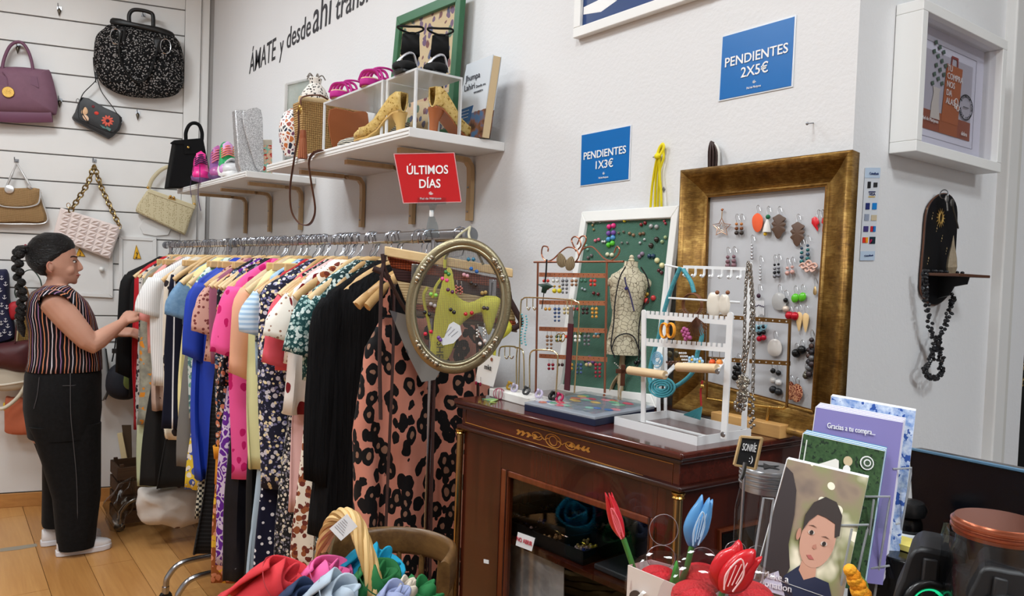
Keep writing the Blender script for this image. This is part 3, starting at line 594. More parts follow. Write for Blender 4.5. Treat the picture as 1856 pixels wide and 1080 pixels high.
# wide black jeans
JEAN = fab('mottle', (9,9,10), [(19,19,21)], 60); jm = MB()
jm.loft([wl(118, 790, 57, 0, .19, n=32, p=2.4), wl(117, 740, 62.5, 0, .197, n=32, p=2.4), wl(117, 705, 62, 0, .192, n=32, p=2.3), wl(118, 680, 61.5, 0, .182, n=32, p=2.3), wl(119, 664, 59, 0, .172, n=32, p=2.3)][::1])
for s, rows in ((1, ((765, 118, 58, .098), (800, 122, 52, .1), (850, 130, 45, .1), (900, 134, 40, .1), (950, 134, 35, .1), (985, 134, 31.5, .098), (992, 134, 31, .096))), (-1, ((765, 118, 58, .098), (800, 122, 50, .098), (850, 128, 43, .098), (900, 128, 40, .098), (940, 124, 38, .096), (962, 122, 37, .094), (967, 122, 36, .092)))):
    LL = []
    for v, u, ru, rx in rows:
        L = wl(u, v, ru, 0, rx*.93, dx=s*.092, n=28, p=2.5)
        LL.append([q+V((.007*noise.noise(q*7), .01*noise.noise(q*6+V((5, 1, 2))), 0)) for q in L])
    jm.loft(LL)
B('jeans', jm, JEAN, wm)
ST = mat((78,76,78), .8)
B('side_seam', MB().tube(bez([L3(121, 668, .185), L3(121, 740, .2), L3(126, 800, .192), L3(131, 870, .187), L3(133, 985, .182)], 6), .0018, 5), ST, wm)
B('pocket_seam', MB().tube(bez([L3(109, 690, .19), L3(130, 690, .182), L3(146, 680, .165), L3(152, 668, .15)], 6), .0016, 5), ST, wm); B('back_pocket', MB().tube(bez([L3(75, 675, .148), L3(72, 705, .15), L3(67, 730, .143)], 4), .0016, 5), ST, wm)
# white trainers
def shoe(dx, heel, toe, v, name):
    n = 10; SH = mat((232,230,232), .5, bump=(60, .1)); y0, y1, z0 = wy(heel), wy(toe), 0.0; Ln = y1-y0; X0 = WX+dx
    def ring(t, zt, w): return ell((X0, y0+Ln*t, z0+zt), V((w, 0, 0)), V((0, .0, zt)), 16, 2.6)
    so = MB().prism([(X0+sx*w, y0+Ln*t, 0.001) for t, w, sx in [(0,.022,1),(.08,.034,1),(.3,.036,1),(.6,.047,1),(.82,.046,1),(.95,.03,1),(1,.008,1),(1,.008,-1),(.95,.03,-1),(.82,.046,-1),(.6,.047,-1),(.3,.036,-1),(.08,.034,-1),(0,.022,-1)]], (0, 0, .028))
    up = MB(); rows = []
    for t, h, w in ((.02, .075, .024), (.1, .085, .033), (.3, .088, .036), (.45, .08, .04), (.6, .064, .044), (.8, .05, .042), (.92, .042, .03), (.985, .032, .012)): rows.append(ell((X0, y0+Ln*t, .02+h/2-.01), V((w, 0, 0)), V((0, 0, h/2)), 16, 2.5))
    up.loft(rows); u_ = B('shoe', up, SH, wm); B('sole', so, mat((224,222,226), .6), u_, bev=.004)
    for k in range(4): B('lace', MB().tube(bez([(X0-.025, y0+Ln*(.5+.065*k), .083-.008*k), (X0, y0+Ln*(.5+.065*k), .098-.011*k), (X0+.025, y0+Ln*(.5+.065*k), .083-.008*k)], 4), .004, 6), SH, u_)
    for k in range(3): B('side_stripe', MB().tube([(X0+.042, y0+Ln*(.30+.05*k), .03), (X0+.040, y0+Ln*(.37+.05*k), .068)], (.002, .006), 6, up=(1,0,0)), mat((190,186,184), .3, .6), u_)
shoe(.10, 101, 192, 0, 'shoe'); shoe(-.10, 84, 185, 0, 'shoe')
# ================================================================ wall shelves and what stands on them
SHW = mat((226,225,223), .4)
def shelf(name, label, xr, xl, yf, zt, th=.028):
    t = thing(name, label, 'shelf', ((xr+xl)/2, 0, zt-th), 'white wall shelves')
    B('board', MB().obox((xl, yf, zt-th), (xr-xl, 0, 0), (0, -yf-.001, 0), (0, 0, th)), SHW, t, smooth=False, bev=.002)
    for k in range(2): B('edge_groove', MB().obox((xl+.004, yf-.0015, zt-.010-k*.011), (xr-xl-.008, 0, 0), (0, .002, 0), (0, 0, .0025)), mat((200,199,197), .5), t, smooth=False)
    return t
q = PY(916, 253, 0); UX, UZ = q.x, PX(742, 229.5, q.x).z; UF = PX(742, 235, q.x).y
UL = PY(483, 303, UF).x
q = PY(573, 325, 0); LX = q.x; q2 = PX(446, 309, LX); LF, LZ = q2.y, q2.z
LL = PY(325, 342, LF).x
shelf('wall_shelf', 'upper white wall shelf with sandals and straw bag', UX, UL, UF, UZ); shelf('wall_shelf', 'lower white wall shelf with sneakers and silver clutch', LX, LL-.05, LF, LZ)
BRK = m_wood((190,160,120), (170,138,98), 2, 3)
def bracket(x, zt, yf, label):
    P = bez([(x, yf, zt), (x, -.06, zt), (x, -.022, zt-.012), (x, -.012, zt-.05), (x, -.012, zt-.2)], 8)
    t = thing('shelf_bracket', label, 'bracket', (x, 0, zt-.2), 'bent wood shelf brackets'); B('bent_arm', MB().tube(P, (.011, .017), 4, up=(0, -1, .01)), BRK, t, smooth=False)
    for dz in (.09, .17): B('screw', MB().lathe([(.004, 0), (.003, .002), (0, .002)], 8, frameM((x, -.0215, zt-dz), (1,0,0), (0,-1,0))), STEEL, t)
for k, (u, z, f, nm) in enumerate(((657, UZ, UF, 'bent wood bracket under the brown strap end of the upper shelf'), (748, UZ, UF, 'bent wood bracket hidden behind the red sign'), (852, UZ, UF, 'bent wood bracket at the right end of the upper shelf'), (446, LZ, LF, 'leftmost bent wood bracket of the lower shelf'), (490, LZ, LF, 'middle bent wood bracket of the lower shelf'), (546, LZ, LF, 'rightmost bent wood bracket of the lower shelf'))):
    bracket(PY(u, 350, -.012).x, z-.041, f+.06, nm)
# --- shoes
def shoe_at(t, toe, heel, rows, material, part='upper', up=(0,0,1), n=16, p=2.4):
    h, e = V(heel), V(toe); d = e-h; M = frameM(h, d, up); L = d.length; L_ = []
    for s, z0, z1, w in rows: L_.append([M @ V((L*s, q.y, q.z)) for q in ell((0, 0, (z0+z1)/2), V((0, w, 0)), V((0, 0, (z1-z0)/2)), n, p)])
    return B(part, MB().loft(L_), material, t), M, L
def sneaker(toe, heel, cu, ct, cs, cl, label, hi=.13, up=(0,0,1), group=None, k=1.0):
    t = thing('sneaker', label, 'shoe', heel, group)
    o, M, L = shoe_at(t, toe, heel, [(0, .02, hi*.95, .026), (.06, .02, hi, .034), (.2, .02, hi*.98, .036), (.34, .02, hi*.86, .036), (.48, .02, .085*k, .039), (.65, .02, .066*k, .043), (.84, .02, .055*k, .041), (.95, .02, .045*k, .026), (.995, .022, .034*k, .008)], mat(cu, .4), up=up)
    B('sole', MB().loft([[M @ V((L*s, q.y, q.z)) for q in ell((0, 0, .013), V((0, w, 0)), V((0, 0, .014)), 14, 4)] for s, w in ((-.02, .02), (.05, .036), (.3, .038), (.6, .048), (.85, .046), (.97, .028), (1.02, .008))]), mat(cs, .6), t)
    B('toe_cap', MB().ball(M @ V((L*.83, 0, .035)), (L*.18, .044, .032), 14, 8, R=M.to_3x3()), mat(ct, .3), t)
    B('tongue', MB().pillow([M @ V(q) for q in ((L*.5, -.022, .09*k), (L*.36, -.024, hi+.005), (L*.3, 0, hi+.02), (L*.36, .024, hi+.005), (L*.5, .022, .09*k))], M.to_3x3() @ V((1, 0, 1)), .008, .006, 3), mat(ct, .5), t)
    for j in range(5):
        x0 = L*(.56-.045*j); zz = .085*k+j*(hi-.085*k)/5
        B('lace', MB().tube(bez([M @ V((x0, -.03, zz-.01)), M @ V((x0+.01, 0, zz+.012)), M @ V((x0-.012, .03, zz))], 4), .0035, 6), mat(cl, .7), t)
    return t, M, L
def sd(x, y): return V((x, LF+y, LZ))
sdr = V((.97, -.22, 0))*.265
for x_, y_, args in ((-4.20, .0, ((214,40,130), (226,50,140), (110,70,120), (60,36,80), 'hot pink high-top sneaker at the shelf edge', .13)), (-4.03, .04, ((130,80,140), (170,90,150), (88,56,100), (220,120,140), 'purple high-top sneaker behind the hot pink one', .14)), (-3.9, .05, ((36,150,88), (200,150,200), (226,226,222), (236,130,110), 'green sneaker with coral laces and lilac toe', .125)), (-3.76, .03, ((196,196,198), (206,206,208), (230,230,230), (210,210,212), 'metallic silver sneaker beside the clutch', .075))):
    sneaker(sd(x_, y_), sd(x_, y_)-sdr*.86+V((0, 0, {-4.2: .05, -4.03: .06, -3.9: .10}.get(x_, 0))), *args, group='colourful sneakers')
t = thing('shoelaces', 'dark purple shoelaces dangling over the shelf edge', 'laces', PY(350, 380, LF-.03))
for P in ([(352,300), (348,318), (345,340), (347,357)], [(362,298), (362,325), (359,345), (361,368), (364,382)]): B('lace', MB().tube(bez([PY(u, v, LF-.03) for u, v in P], 6), (.003, .0015), 6), mat((60,34,74), .7), t)
# black top-handle bag
bx = -4.56; LLX = LL
def px(P, x): return [PX(u, v, x) for u, v in P]
t = thing('handbag', 'black velvet handbag with a round top handle', 'handbag', PX(345, 338, bx)); VEL = mat((9,9,10), .85, spec=.25)
B('body', MB().prism(px([(319,256), (369,252), (386,338), (345,340), (305,340), (308,320)], bx), (-.10, 0, 0)), VEL, t, bev=.006)
B('flap', MB().prism(px([(309,259), (316,254), (369,250), (370,276), (352,279), (334,280), (333,262), (312,261)], bx+.004), (-.02, 0, 0)), VEL, t, bev=.003)
B('handle', MB().tube(bez(px([(337,255), (337,240), (343,227), (352,223), (361,227), (366,240), (366,253)], bx-.03), 6), .010, 10), VEL, t); B('stud', MB().ball(PX(341, 267, bx+.006), .008), GOLD, t)
# silver glitter clutch
m, N = newmat('glitter', .3, .75); co = N.coord(); vo = N.voro(co, 420); N.col(N.ramp(N.math('FRACT', N.math('MULTIPLY', N.sep(vo[1])[0], 1.0)), [(0, lin((140,140,142))), (1, lin((226,226,228)))])); N.bump(vo[0], .5, .002); GLIT = m
t = thing('clutch_bag', 'silver glitter envelope clutch standing upright', 'clutch', PZ(450, 309, LZ)); cx = -3.57
B('body', MB().prism(px([(426,199), (473,199), (477,317), (437,313), (432,300)], cx), (-.05, 0, 0)), GLIT, t, bev=.006)
B('flap', MB().prism(bez(px([(445,200), (472,199), (476,250), (477,306), (466,308), (455,280), (441,230), (439,208)], cx+.001), 3, True), (.008, 0, 0)), GLIT, t, bev=.003)
t = thing('tin_box', 'small floral tin standing behind the silver clutch', 'tin', PZ(486, 308, LZ)); tx = -3.68
B('box', MB().prism(px([(476,262), (493,262), (494,323), (476,321)], tx), (-.05, 0, 0)), fab('floral', (150,200,180), [(206,70,60), (230,190,160)], 40, .5), t, bev=.003); B('lid', MB().prism(px([(475,253), (493,253), (494,263), (475,263)], tx+.002), (-.054, 0, 0)), mat((206,196,178), .5), t, bev=.003)
# --- upper shelf
def us(u, v): return PZ(u, v, UZ)
t = thing('picture_frame', 'small pale frame with glass at the left shelf end', 'picture frame', PY(540, 290, -.05)); P = [PX(u, v, -3.1) for u, v in ((519,153), (575,140), (575,301), (514,295))]
B('backing', MB().prism(P, (-.012, 0, 0)), mat((205,214,208), .5), t, smooth=False)
for a, b in zip(P, P[1:]+P[:1]): B('frame_rail', MB().tube([a, b], (.006, .008), 4), mat((206,206,204), .4), t, smooth=False)
B('photo', MB().prism(px(((526,205), (560,200), (560,284), (522,284)), -3.098), (.002, 0, 0)), mat((86,88,92), .5), t, smooth=False); B('glass', MB().prism([p+V((.006, 0, 0)) for p in P], (.001, 0, 0)), glass(), t, smooth=False)
m, N = newmat('mosaic', .35); co = N.coord(); vo = N.voro(co, 62); e = N.voro(co, 62, 'DISTANCE_TO_EDGE'); cc = N.ramp(N.sep(vo[1])[0], [(0, lin((34,44,66))), (.3, lin((150,62,44))), (.55, lin((70,70,74))), (.75, lin((190,110,60))), (.9, lin((110,60,90)))], True); N.col(N.mix(N.math('LESS_THAN', e[0], .13), cc, lin((234,230,226)))); MOS = m
c = PX(531, 234, -2.99); one('mosaic_ball', 'white round pot covered in coloured mosaic chips', 'pot', MB().lathe([(0.0, -.11), (.03, -.11), (.05, -.06), (.055, -.01), (.05, .03), (.036, .062), (.016, .078), (.0, .078)], 24, Matrix.Translation(c)), MOS)
DOT = fab('leopard', (222,216,208), [(60,58,58)], 110, .52); c = PX(571, 164, -2.95)
t = thing('drawstring_pouch', 'white pouch with black speckles above the straw bag', 'pouch', c+V((0,0,-.05))); B('body', MB().lathe([(0, -.055), (.05, -.05), (.055, -.025), (.04, .005), (.022, .025), (.026, .045), (.02, .05)], 20, Matrix.Translation(c)), DOT, t)
for k in range(5): a = k*1.25; B('cord_end', MB().tube(bez([c+V((0, 0, .04)), c+V((.02*math.cos(a), .025*math.sin(a), .062)), c+V((.035*math.cos(a), .04*math.sin(a), .045))], 5), .0025, 6), mat((120,114,108), .7), t)
# straw bag with leather front
sx = -2.84; STRAW = fab('weave', (178,144,92), [(132,98,56)], 62)
t = thing('straw_bag', 'woven straw bag with a tan leather front panel and tassel', 'handbag', PX(610, 275, sx))
B('body', MB().prism(px([(545,181), (600,188), (665,197), (664,298), (600,292), (551,287), (548,230)], sx), (-.09, 0, 0)), STRAW, t, bev=.008)
B('rim', MB().tube(px([(543,180), (600,187), (668,196)], sx-.02), .014, 10), mat((206,182,138), .8, bump=(120, .8)), t)
B('leather_panel', MB().prism(bez(px([(596,199), (640,203), (666,206), (664,276), (640,276), (612,272), (600,260)], sx+.001), 3, True), (.006, 0, 0)), mat((150,84,44), .45), t, bev=.003)
B('shoulder_strap', MB().tube(bez([PY(u, v, UF-.012) for u, v in ((541,200), (541,240), (533,290), (526,340), (528,380), (540,402), (556,408), (567,398), (571,375), (564,330), (560,295), (568,278), (583,272))], 8), (.0095, .0025), 8, up=(.75, -.6, .05)), mat((92,52,32), .5), t)
B('rim_strap', MB().tube(bez(px([(545,190), (546,178), (560,173), (580,173), (594,180)], sx+.008), 6), (.007, .003), 8), mat((96,56,36), .5), t)
for k in range(2): B('ring', MB().tube(ell(PY(541+k*3, 196+k*5, UF-.008), V((.010, 0, .004)), V((0, .003, .016)), 12), .002, 6, closed=True), GOLD, t)
c = PY(549, 250, UF-.016); ts = B('tassel', MB().lathe([(.0, .03), (.011, .028), (.013, .0), (.012, -.005)], 14, Matrix.Translation(c)), mat((140,74,40), .5), t)
for k in range(12): a = 2*pi*k/12; B('tassel_strand', MB().tube([c+V((.009*math.cos(a), .009*math.sin(a), 0)), c+V((.014*math.cos(a), .014*math.sin(a), -.075))], .0042, 5), mat((150,82,44), .5), ts)
# acrylic risers
ACR = mat((238,240,241), .12, trans=.35)
def riser(label, x0, x1, y0, y1, zt, n):
    t = thing('display_riser', label, 'display stand', ((x0+x1)/2, (y0+y1)/2, UZ), 'clear shoe risers'); B('top_plate', MB().obox((x0, y0, zt-.007), (x1-x0, 0, 0), (0, y1-y0, 0), (0, 0, .007)), ACR, t, smooth=False, bev=.001)
    for x in (x0, x1-.012):
        for y in (y0, y1-.006): B('leg', MB().obox((x, y, UZ), (.012, 0, 0), (0, .006, 0), (0, 0, zt-UZ-.007)), ACR, t, smooth=False, bev=.001)
    return t
yf1 = UF+.03; a = PY(586, 186, yf1); b = PY(719, 164, yf1); z1 = a.z; riser('long low clear riser under the pink sandals', a.x, -2.19, yf1, -.10, z1, 2)
e = PX(755, 122, UX-.025); z2 = e.z; f_ = PX(838, 127, UX-.025).y; d = PY(721, 163, e.y).x; riser('taller clear riser under the black heels', e.x-.19, e.x, e.y, max(f_, -.15), z2, 2)
# magenta sandals
MAG = mat((176,26,128), .7); INS = mat((228,200,160), .6)
def sandal(toe, heel, label):
    t = thing('sandal', label, 'shoe', heel, 'magenta sandals'); h, e = V(heel), V(toe); M = frameM(h, e-h, (0,0,1)); L = (e-h).length
    ol = [(0, .014), (.05, .026), (.25, .029), (.45, .028), (.65, .036), (.82, .038), (.95, .026), (1, .008)]
    P = [(L*s, w) for s, w in ol]+[(L*s, -w) for s, w in ol[::-1]]
    B('platform', MB().prism([M @ V((x, y, .0)) for x, y in P], (0, 0, .022)), MAG, t, bev=.004); B('insole', MB().prism([M @ V((x*.97+.003, y*.9, .0225)) for x, y in P], (0, 0, .003)), INS, t); B('outsole', MB().prism([M @ V((x*.95+.003, y*.85, -.0025)) for x, y in P], (0, 0, .0024)), mat((206,170,130), .6), t)
    B('heel_counter', MB().loft([[M @ V((x*.28-.004, y*1.02, z)) for x, y in [(L*math.cos(q)*.0+L*(.18-.22*math.cos(q)), .03*math.sin(q)) for q in [i*pi/12-pi/2 for i in range(13)]]] for z in (.02, .05, .075)], cap=False), MAG, t, solid=.004)
    for s, hh, sk in ((.86, .034, .0), (.70, .045, .06), (.66, .046, -.07), (.45, .06, .03)): B('strap', MB().tube(bez([M @ V((L*(s-sk), .036, .02)), M @ V((L*(s-sk*.4), .024, .02+hh*.8)), M @ V((L*s, 0, .02+hh)), M @ V((L*(s+sk*.4), -.024, .02+hh*.8)), M @ V((L*(s+sk), -.036, .02))], 5), (.006, .0035), 8), MAG, t)
    B('ankle_strap', MB().tube(bez([M @ V((L*.02, 0, .075)), M @ V((L*.12, .034, .082)), M @ V((L*.34, .03, .088)), M @ V((L*.42, 0, .09)), M @ V((L*.34, -.03, .088)), M @ V((L*.12, -.034, .082))], 5, True), .004, 6, closed=True), MAG, t)
za = z1+.003
sq = V((.70, -.71, 0))*.235
def sv(x, y, z): return V((x, UF+y, z))
sandal(sv(-2.54, .025, za), sv(-2.54, .025, za)-sq, 'left magenta strappy sandal on the clear riser'); sandal(sv(-2.30, .025, za), sv(-2.30, .025, za)-sq, 'right magenta strappy sandal beside the black heels')
# black heels
SUE = mat((9,9,10), .8, spec=.3); DIA = mat((196,196,200), .25, .9)
def heel_shoe(toe, heel, label, lift=.09, nm='black ankle-strap heels', cu=None, insole=True, hi=.085, strap=True, heelmat=None, name='high_heel'):
    cu = cu or SUE; t = thing(name, label, 'shoe', heel, nm); h, e = V(heel), V(toe); M = frameM(h, e-h, (0,0,1)); L = (e-h).length
    def lz(s): q = max(0.0, 1-s/.68); return lift*(q*q*(3-2*q))
    B('sole', MB().loft([[M @ V((L*s, y, z)) for y, z in ((-w, lz(s)), (w, lz(s)), (w, lz(s)+.006), (-w, lz(s)+.006))] for s, w in ((0, .018), (.1, .025), (.25, .025), (.42, .022), (.58, .03), (.74, .037), (.88, .03), (.97, .014), (1, .004))]), heelmat or mat((18,18,19), .3), t)
    B('toe_upper', MB().loft([[M @ V((L*s, q.y, q.z)) for q in ell((0, 0, lz(s)+.006+hh/2), V((0, w, 0)), V((0, 0, hh/2)), 14, 2.2)] for s, w, hh in ((.66, .036, .04), (.76, .0385, .038), (.88, .031, .03), (.97, .015, .02), (1.0, .004, .01))]), cu, t)
    if strap: B('counter', MB().loft([[M @ V((L*(.0+.30*(1-math.cos(q))/1.0)*.75-.004, .029*math.sin(q)*(1-.15*k), lz(.06)+.004+k*hi*(.75+.25*math.cos(q)))) for q in [i*pi/14-pi/2 for i in range(15)]] for k in (0, .5, 1)], cap=False), cu, t, solid=.004)
    if insole: B('insole', MB().loft([[M @ V((L*s, y, lz(s)+.0075)) for y in (-w, 0, w)] for s, w in ((.01, .016), (.1, .023), (.3, .023), (.45, .02), (.6, .028))], cap=False), mat((24,24,25), .18), t, solid=.002)
    B('heel', MB().loft([ell(M @ V((L*x, 0, z)), M.to_3x3() @ V((a, 0, 0)), M.to_3x3() @ V((0, b, 0)), 12, 2.6) for x, z, a, b in ((.03, 0, .012, .011), (.04, lift*.5, .014, .013), (.07, lift*.85, .022, .02), (.08, lift, .026, .024))]), heelmat or cu, t)
    if not strap:
        B('side_wall', MB().loft([[M @ V((L*s, w*math.cos(q)*(1.0 if q in (0, pi) else 1.0), lz(s)+.004+hh*(1-math.sin(q)**.7))) for q in [pi*i/12 for i in range(13)]] for s, w, hh in ((-.01, .012, .058), (.03, .024, .058), (.12, .029, .052), (.28, .029, .044), (.45, .029, .036), (.6, .034, .034), (.72, .038, .034))], cap=False), cu, t, solid=.003)
        B('insole', MB().loft([[M @ V((L*s, y, lz(s)+.008)) for y in (-w, 0, w)] for s, w in ((.01, .014), (.1, .022), (.3, .023), (.45, .022), (.7, .03))], cap=False), mat((206,186,156), .6), t, solid=.002)
    if strap:
        B('ankle_strap', MB().tube(bez([M @ V((L*.0, 0, lift+hi*.95)), M @ V((L*.12, .036, lift+hi)), M @ V((L*.35, .036, lift+hi*.95)), M @ V((L*.42, 0, lift+hi*.9)), M @ V((L*.35, -.036, lift+hi*.95)), M @ V((L*.12, -.036, lift+hi))], 5, True), .0035, 6, closed=True), cu, t)
        B('jewelled_strap', MB().tube(bez([M @ V((L*.72, -.034, lz(.7)+.02)), M @ V((L*.66, -.01, .06)), M @ V((L*.56, .02, .075)), M @ V((L*.5, .034, lz(.5)+.01))], 5), (.004, .003), 6), DIA, t)
    return t
zb = z2+.002
hq = V((.80, -.60, 0))*.2
heel_shoe(sv(-2.05, .02, zb), sv(-2.05, .02, zb)-hq, 'left black suede heel with jewelled strap'); heel_shoe(sv(-2.0, .10, zb), sv(-2.0, .10, zb)-hq, 'right black suede heel in front of the green frame')
# pumps under the risers
GLD = fab('mottle', (196,164,92), [(222,196,130), (150,116,50)], 120, rough=.4)
STP, N = newmat('striped_pump', .6); co = N.wob(N.coord(), 30, .012); f = N.math('FRACT', N.math('MULTIPLY', N.sep(co)[2], 160)); N.col(N.mix(N.math('LESS_THAN', f, .5), lin((36,36,38)), lin((206,198,180))))
heel_shoe(sv(-2.50, .02, UZ), sv(-2.42, .25, UZ), 'black and cream striped pump at the shelf edge', .045, 'pumps under the risers', STP, False, .05, False, name='pump')
heel_shoe(sv(-2.36, .025, UZ), sv(-2.11, .06, UZ), 'gold brocade pump pointing left along the shelf', .07, 'pumps under the risers', GLD, False, .05, False, mat((196,160,96), .4), name='pump')
heel_shoe(sv(-2.06, .31, UZ), sv(-2.0, .10, UZ), 'gold pump with stacked wooden heel under the tall riser', .075, 'pumps under the risers', GLD, False, .05, False, mat((150,84,44), .4), name='pump')
# green framed print
t = thing('picture_frame', 'green framed print leaning behind the black heels', 'picture frame', PY(780, 232, -.05)); P = [PY(u, v, -.03) for u, v in ((728,33), (846,-16), (826,252), (706,262))]; c0 = sum(P, V())/4
GRN = mat((50,104,70), .45); m, N = newmat('print', .6); co = N.wob(N.coord(), 20, .03); vo = N.voro(co, 34); cc = N.ramp(N.sep(vo[1])[0], [(0, lin((74,84,120))), (.3, lin((120,66,70))), (.5, lin((70,110,90))), (.7, lin((110,84,120)))], True); N.col(N.mix(N.math('LESS_THAN', vo[0], .42), lin((212,190,150)), cc))
B('print', MB().prism([c0+(p-c0)*.9 for p in P], (0, -.008, 0)), m, t, smooth=False)
for i in range(4):
    a, b = P[i], P[(i+1) % 4]; B('frame_rail', MB().prism([a, b, c0+(b-c0)*.86, c0+(a-c0)*.86], (0, -.022, 0)), GRN, t, smooth=False, bev=.002)
B('glass', MB().prism([c0+(p-c0)*.88+V((0, -.010, 0)) for p in P], (0, -.001, 0)), glass(), t, smooth=False)
# book
t = thing('book', 'paperback book with a blue-grey cover leaning at the shelf end', 'book', us(865, 240)); P = [PY(u, v, -.10) for u, v in ((846,118), (893,100), (872,248), (822,250))]; P[1].y -= .0
cv, N = newmat('book_cover', .3); co = N.coord(); z = N.sep(co)[2]; nz = N.noise(co, 18, 3)[0]; low = N.ramp(nz, [(.42, lin((60,40,32))), (.5, lin((130,84,60))), (.58, lin((70,110,150)))]); N.col(N.mix(N.math('LESS_THAN', N.math('ADD', z, N.math('MULTIPLY', nz, .03)), .10), lin((206,212,218)), low))
c0 = sum(P, V())/4
B('pages', MB().prism([p+V((0, .004, 0)) for p in P], (.0, .026, 0)), mat((214,190,150), .8), t, smooth=False); B('front_cover', MB().prism([c0+(p-c0)*1.015 for p in P], (0, .003, 0)), cv, t, smooth=False); B('back_cover', MB().prism([c0+(p-c0)*1.015+V((0, .031, 0)) for p in P], (0, .002, 0)), cv, t, smooth=False)
rt_ = (P[1]-P[0]).normalized(); up_ = (P[0]-P[3]).normalized(); DK = mat((70,74,82), .6); W8 = mat((230,232,236), .5)
def bk(s, a, b, h, m_, al='LEFT'): text(s, P[0].lerp(P[1], a).lerp(P[3].lerp(P[2], a), b)+V((0,-.001,0)), rt_, up_, h, m_, t, 'cover_lettering', al)
bk('Jhumpa', .1, .24, .019, DK); bk('Lahiri', .1, .37, .019, DK); bk('Donde me', .55, .36, .0085, DK); bk('encuentro', .5, .43, .0085, DK)
B('blue_band', MB().prism([P[0].lerp(P[1], .02).lerp(P[3].lerp(P[2], .02), .62)+V((0,-.001,0)), P[0].lerp(P[1], .55).lerp(P[3].lerp(P[2], .55), .58)+V((0,-.001,0)), P[0].lerp(P[1], .5).lerp(P[3].lerp(P[2], .5), .78)+V((0,-.001,0)), P[0].lerp(P[1], .0).lerp(P[3].lerp(P[2], .0), .82)+V((0,-.001,0))], (0, .0012, 0)), mat((40,92,140), .4), t, smooth=False)
for k in range(3): B('cover_line', MB().tube([P[0].lerp(P[1], .05).lerp(P[3].lerp(P[2], .05), .66+.045*k)+V((0,-.0015,0)), P[0].lerp(P[1], .42).lerp(P[3].lerp(P[2], .42), .635+.045*k)+V((0,-.0015,0))], .0008, 4), W8, t)
# wall lettering
t = thing('wall_lettering', 'dark grey painted slogan lettering on the wall', 'lettering', PY(550, 80, 0)); DG = mat((52,52,56), .7)
for s_, x_, z_, h_, w_ in (('ÁMATE', -4.49, 2.632, .115, .435), ('y', -4.0, 2.635, .105, .06), ('desde', -3.905, 2.65, .105, .316), ('ahi', -3.562, 2.65, .16, .22), ('transformar', -3.295, 2.65, .11, .72)):
    text(s_, (x_, -.0012, z_), (1, 0, 0), (0, 0, 1), h_, DG, t, 'word', 'LEFT', shear=.10, bold=.0008, fit=w_)
# ================================================================ clothes rails, hangers and garments
RZ, RY = 1.632, -.35
CHR = mat((176,178,184), .2, 1)
def rail(name, label, x0, x1, posts, dz=0):
    t = thing(name, label, 'clothes rail', ((x0+x1)/2, RY, 0), 'chrome clothes rails')
    B('bar', MB().tube([(x0, RY, RZ+dz), (x1, RY, RZ+dz)], (.017, .010), 12, up=(0,0,1)), CHR, t)
    for x in (x0, x1): B('end_cap', MB().lathe([(.0, -.006), (.02, -.006), (.022, 0), (.02, .006), (0, .006)], 16, frameM((x, RY, RZ+dz), (0,1,0), (1,0,0))), mat((120,122,126), .4), t)
    for x in posts:
        B('upright', MB().tube([(x, RY, .12), (x, RY, RZ+dz-.012)], .011, 12), CHR, t)
        f = B('foot', MB().tube(bez([(x, RY-.24, .075), (x, RY-.23, .12), (x, RY-.17, .17), (x, RY, .175), (x, RY+.12, .17), (x, RY+.2, .12), (x, RY+.2, .075)], 6), .013, 10), CHR, t)
        for y in (RY-.24, RY+.2):
            B('caster', MB().lathe([(0, -.012), (.024, -.012), (.028, -.006), (.028, .006), (.024, .012), (0, .012)], 16, frameM((x, y, .028), (0,1,0), (1,0,0))), BLACK, f); B('caster_cap', MB().lathe([(.016, 0), (.016, .03), (.008, .034), (0, .034)], 12, Matrix.Translation((x, y, .046))), CHR, f)
rail('clothes_rail', 'far chrome clothes rail beside the woman', -4.84, -3.55, (-4.72, -3.62)); rail('clothes_rail', 'near chrome clothes rail ending at the oval mirror frame', -3.52, -1.61, (-3.42, -1.78))
# hanger prototypes, local frame: bar centre at origin, shoulders along y
WD = [m_wood((226,190,136), (204,164,108), 1, 4, .4), m_wood((214,176,120), (190,148,92), 1, 4, .4), m_wood((232,204,156), (214,180,128), 1, 4, .4), m_wood((190,140,84), (166,116,64), 1, 4, .4)]
def hang_proto(k):
    t = thing('coat_hanger', None, 'coat hanger', (0,0,0), 'wooden coat hangers on the rails')
    hk = [V((0, .012*math.sin(a)*0+.024*math.sin(a), .0+.024*math.cos(a)-.004)) for a in [(-130+i*18)*pi/180 for i in range(16)]]
    hk = hk[::1]; P = hk+[V((0, .012, -.04)), V((0, 0, -.055)), V((0, 0, -.085))]
    B('hook', MB().tube(P, .0022, 6), CHR, t)
    if k < 3:
        a = bez([(0, -.20, -.192), (0, -.165, -.162), (0, -.09, -.112), (0, -.03, -.086), (0, 0, -.082), (0, .03, -.086), (0, .09, -.112), (0, .165, -.162), (0, .20, -.192)], 4)
        rr = [(.013, .006 if abs(p.y) < .15 else .009) for p in a]
        B('shoulder_bar', MB().tube(a, rr, 8, up=(0,0,1)), WD[k], t)
        if k != 1: B('trouser_bar', MB().tube([(0, -.19, -.215), (0, .19, -.215)], .005, 8), WD[k], t)
    else:
        B('clip_bar', MB().obox((-.007, -.20, -.115), (.014, 0, 0), (0, .40, 0), (0, 0, .03)), WD[0], t, bev=.004)
        for y in (-.15, .15): B('clip', MB().obox((-.012, y-.014, -.165), (.024, 0, 0), (0, .028, 0), (0, 0, .055)), CHR, t, bev=.003)
    return t
HP = [hang_proto(k) for k in range(4)]; HU = [0]*4
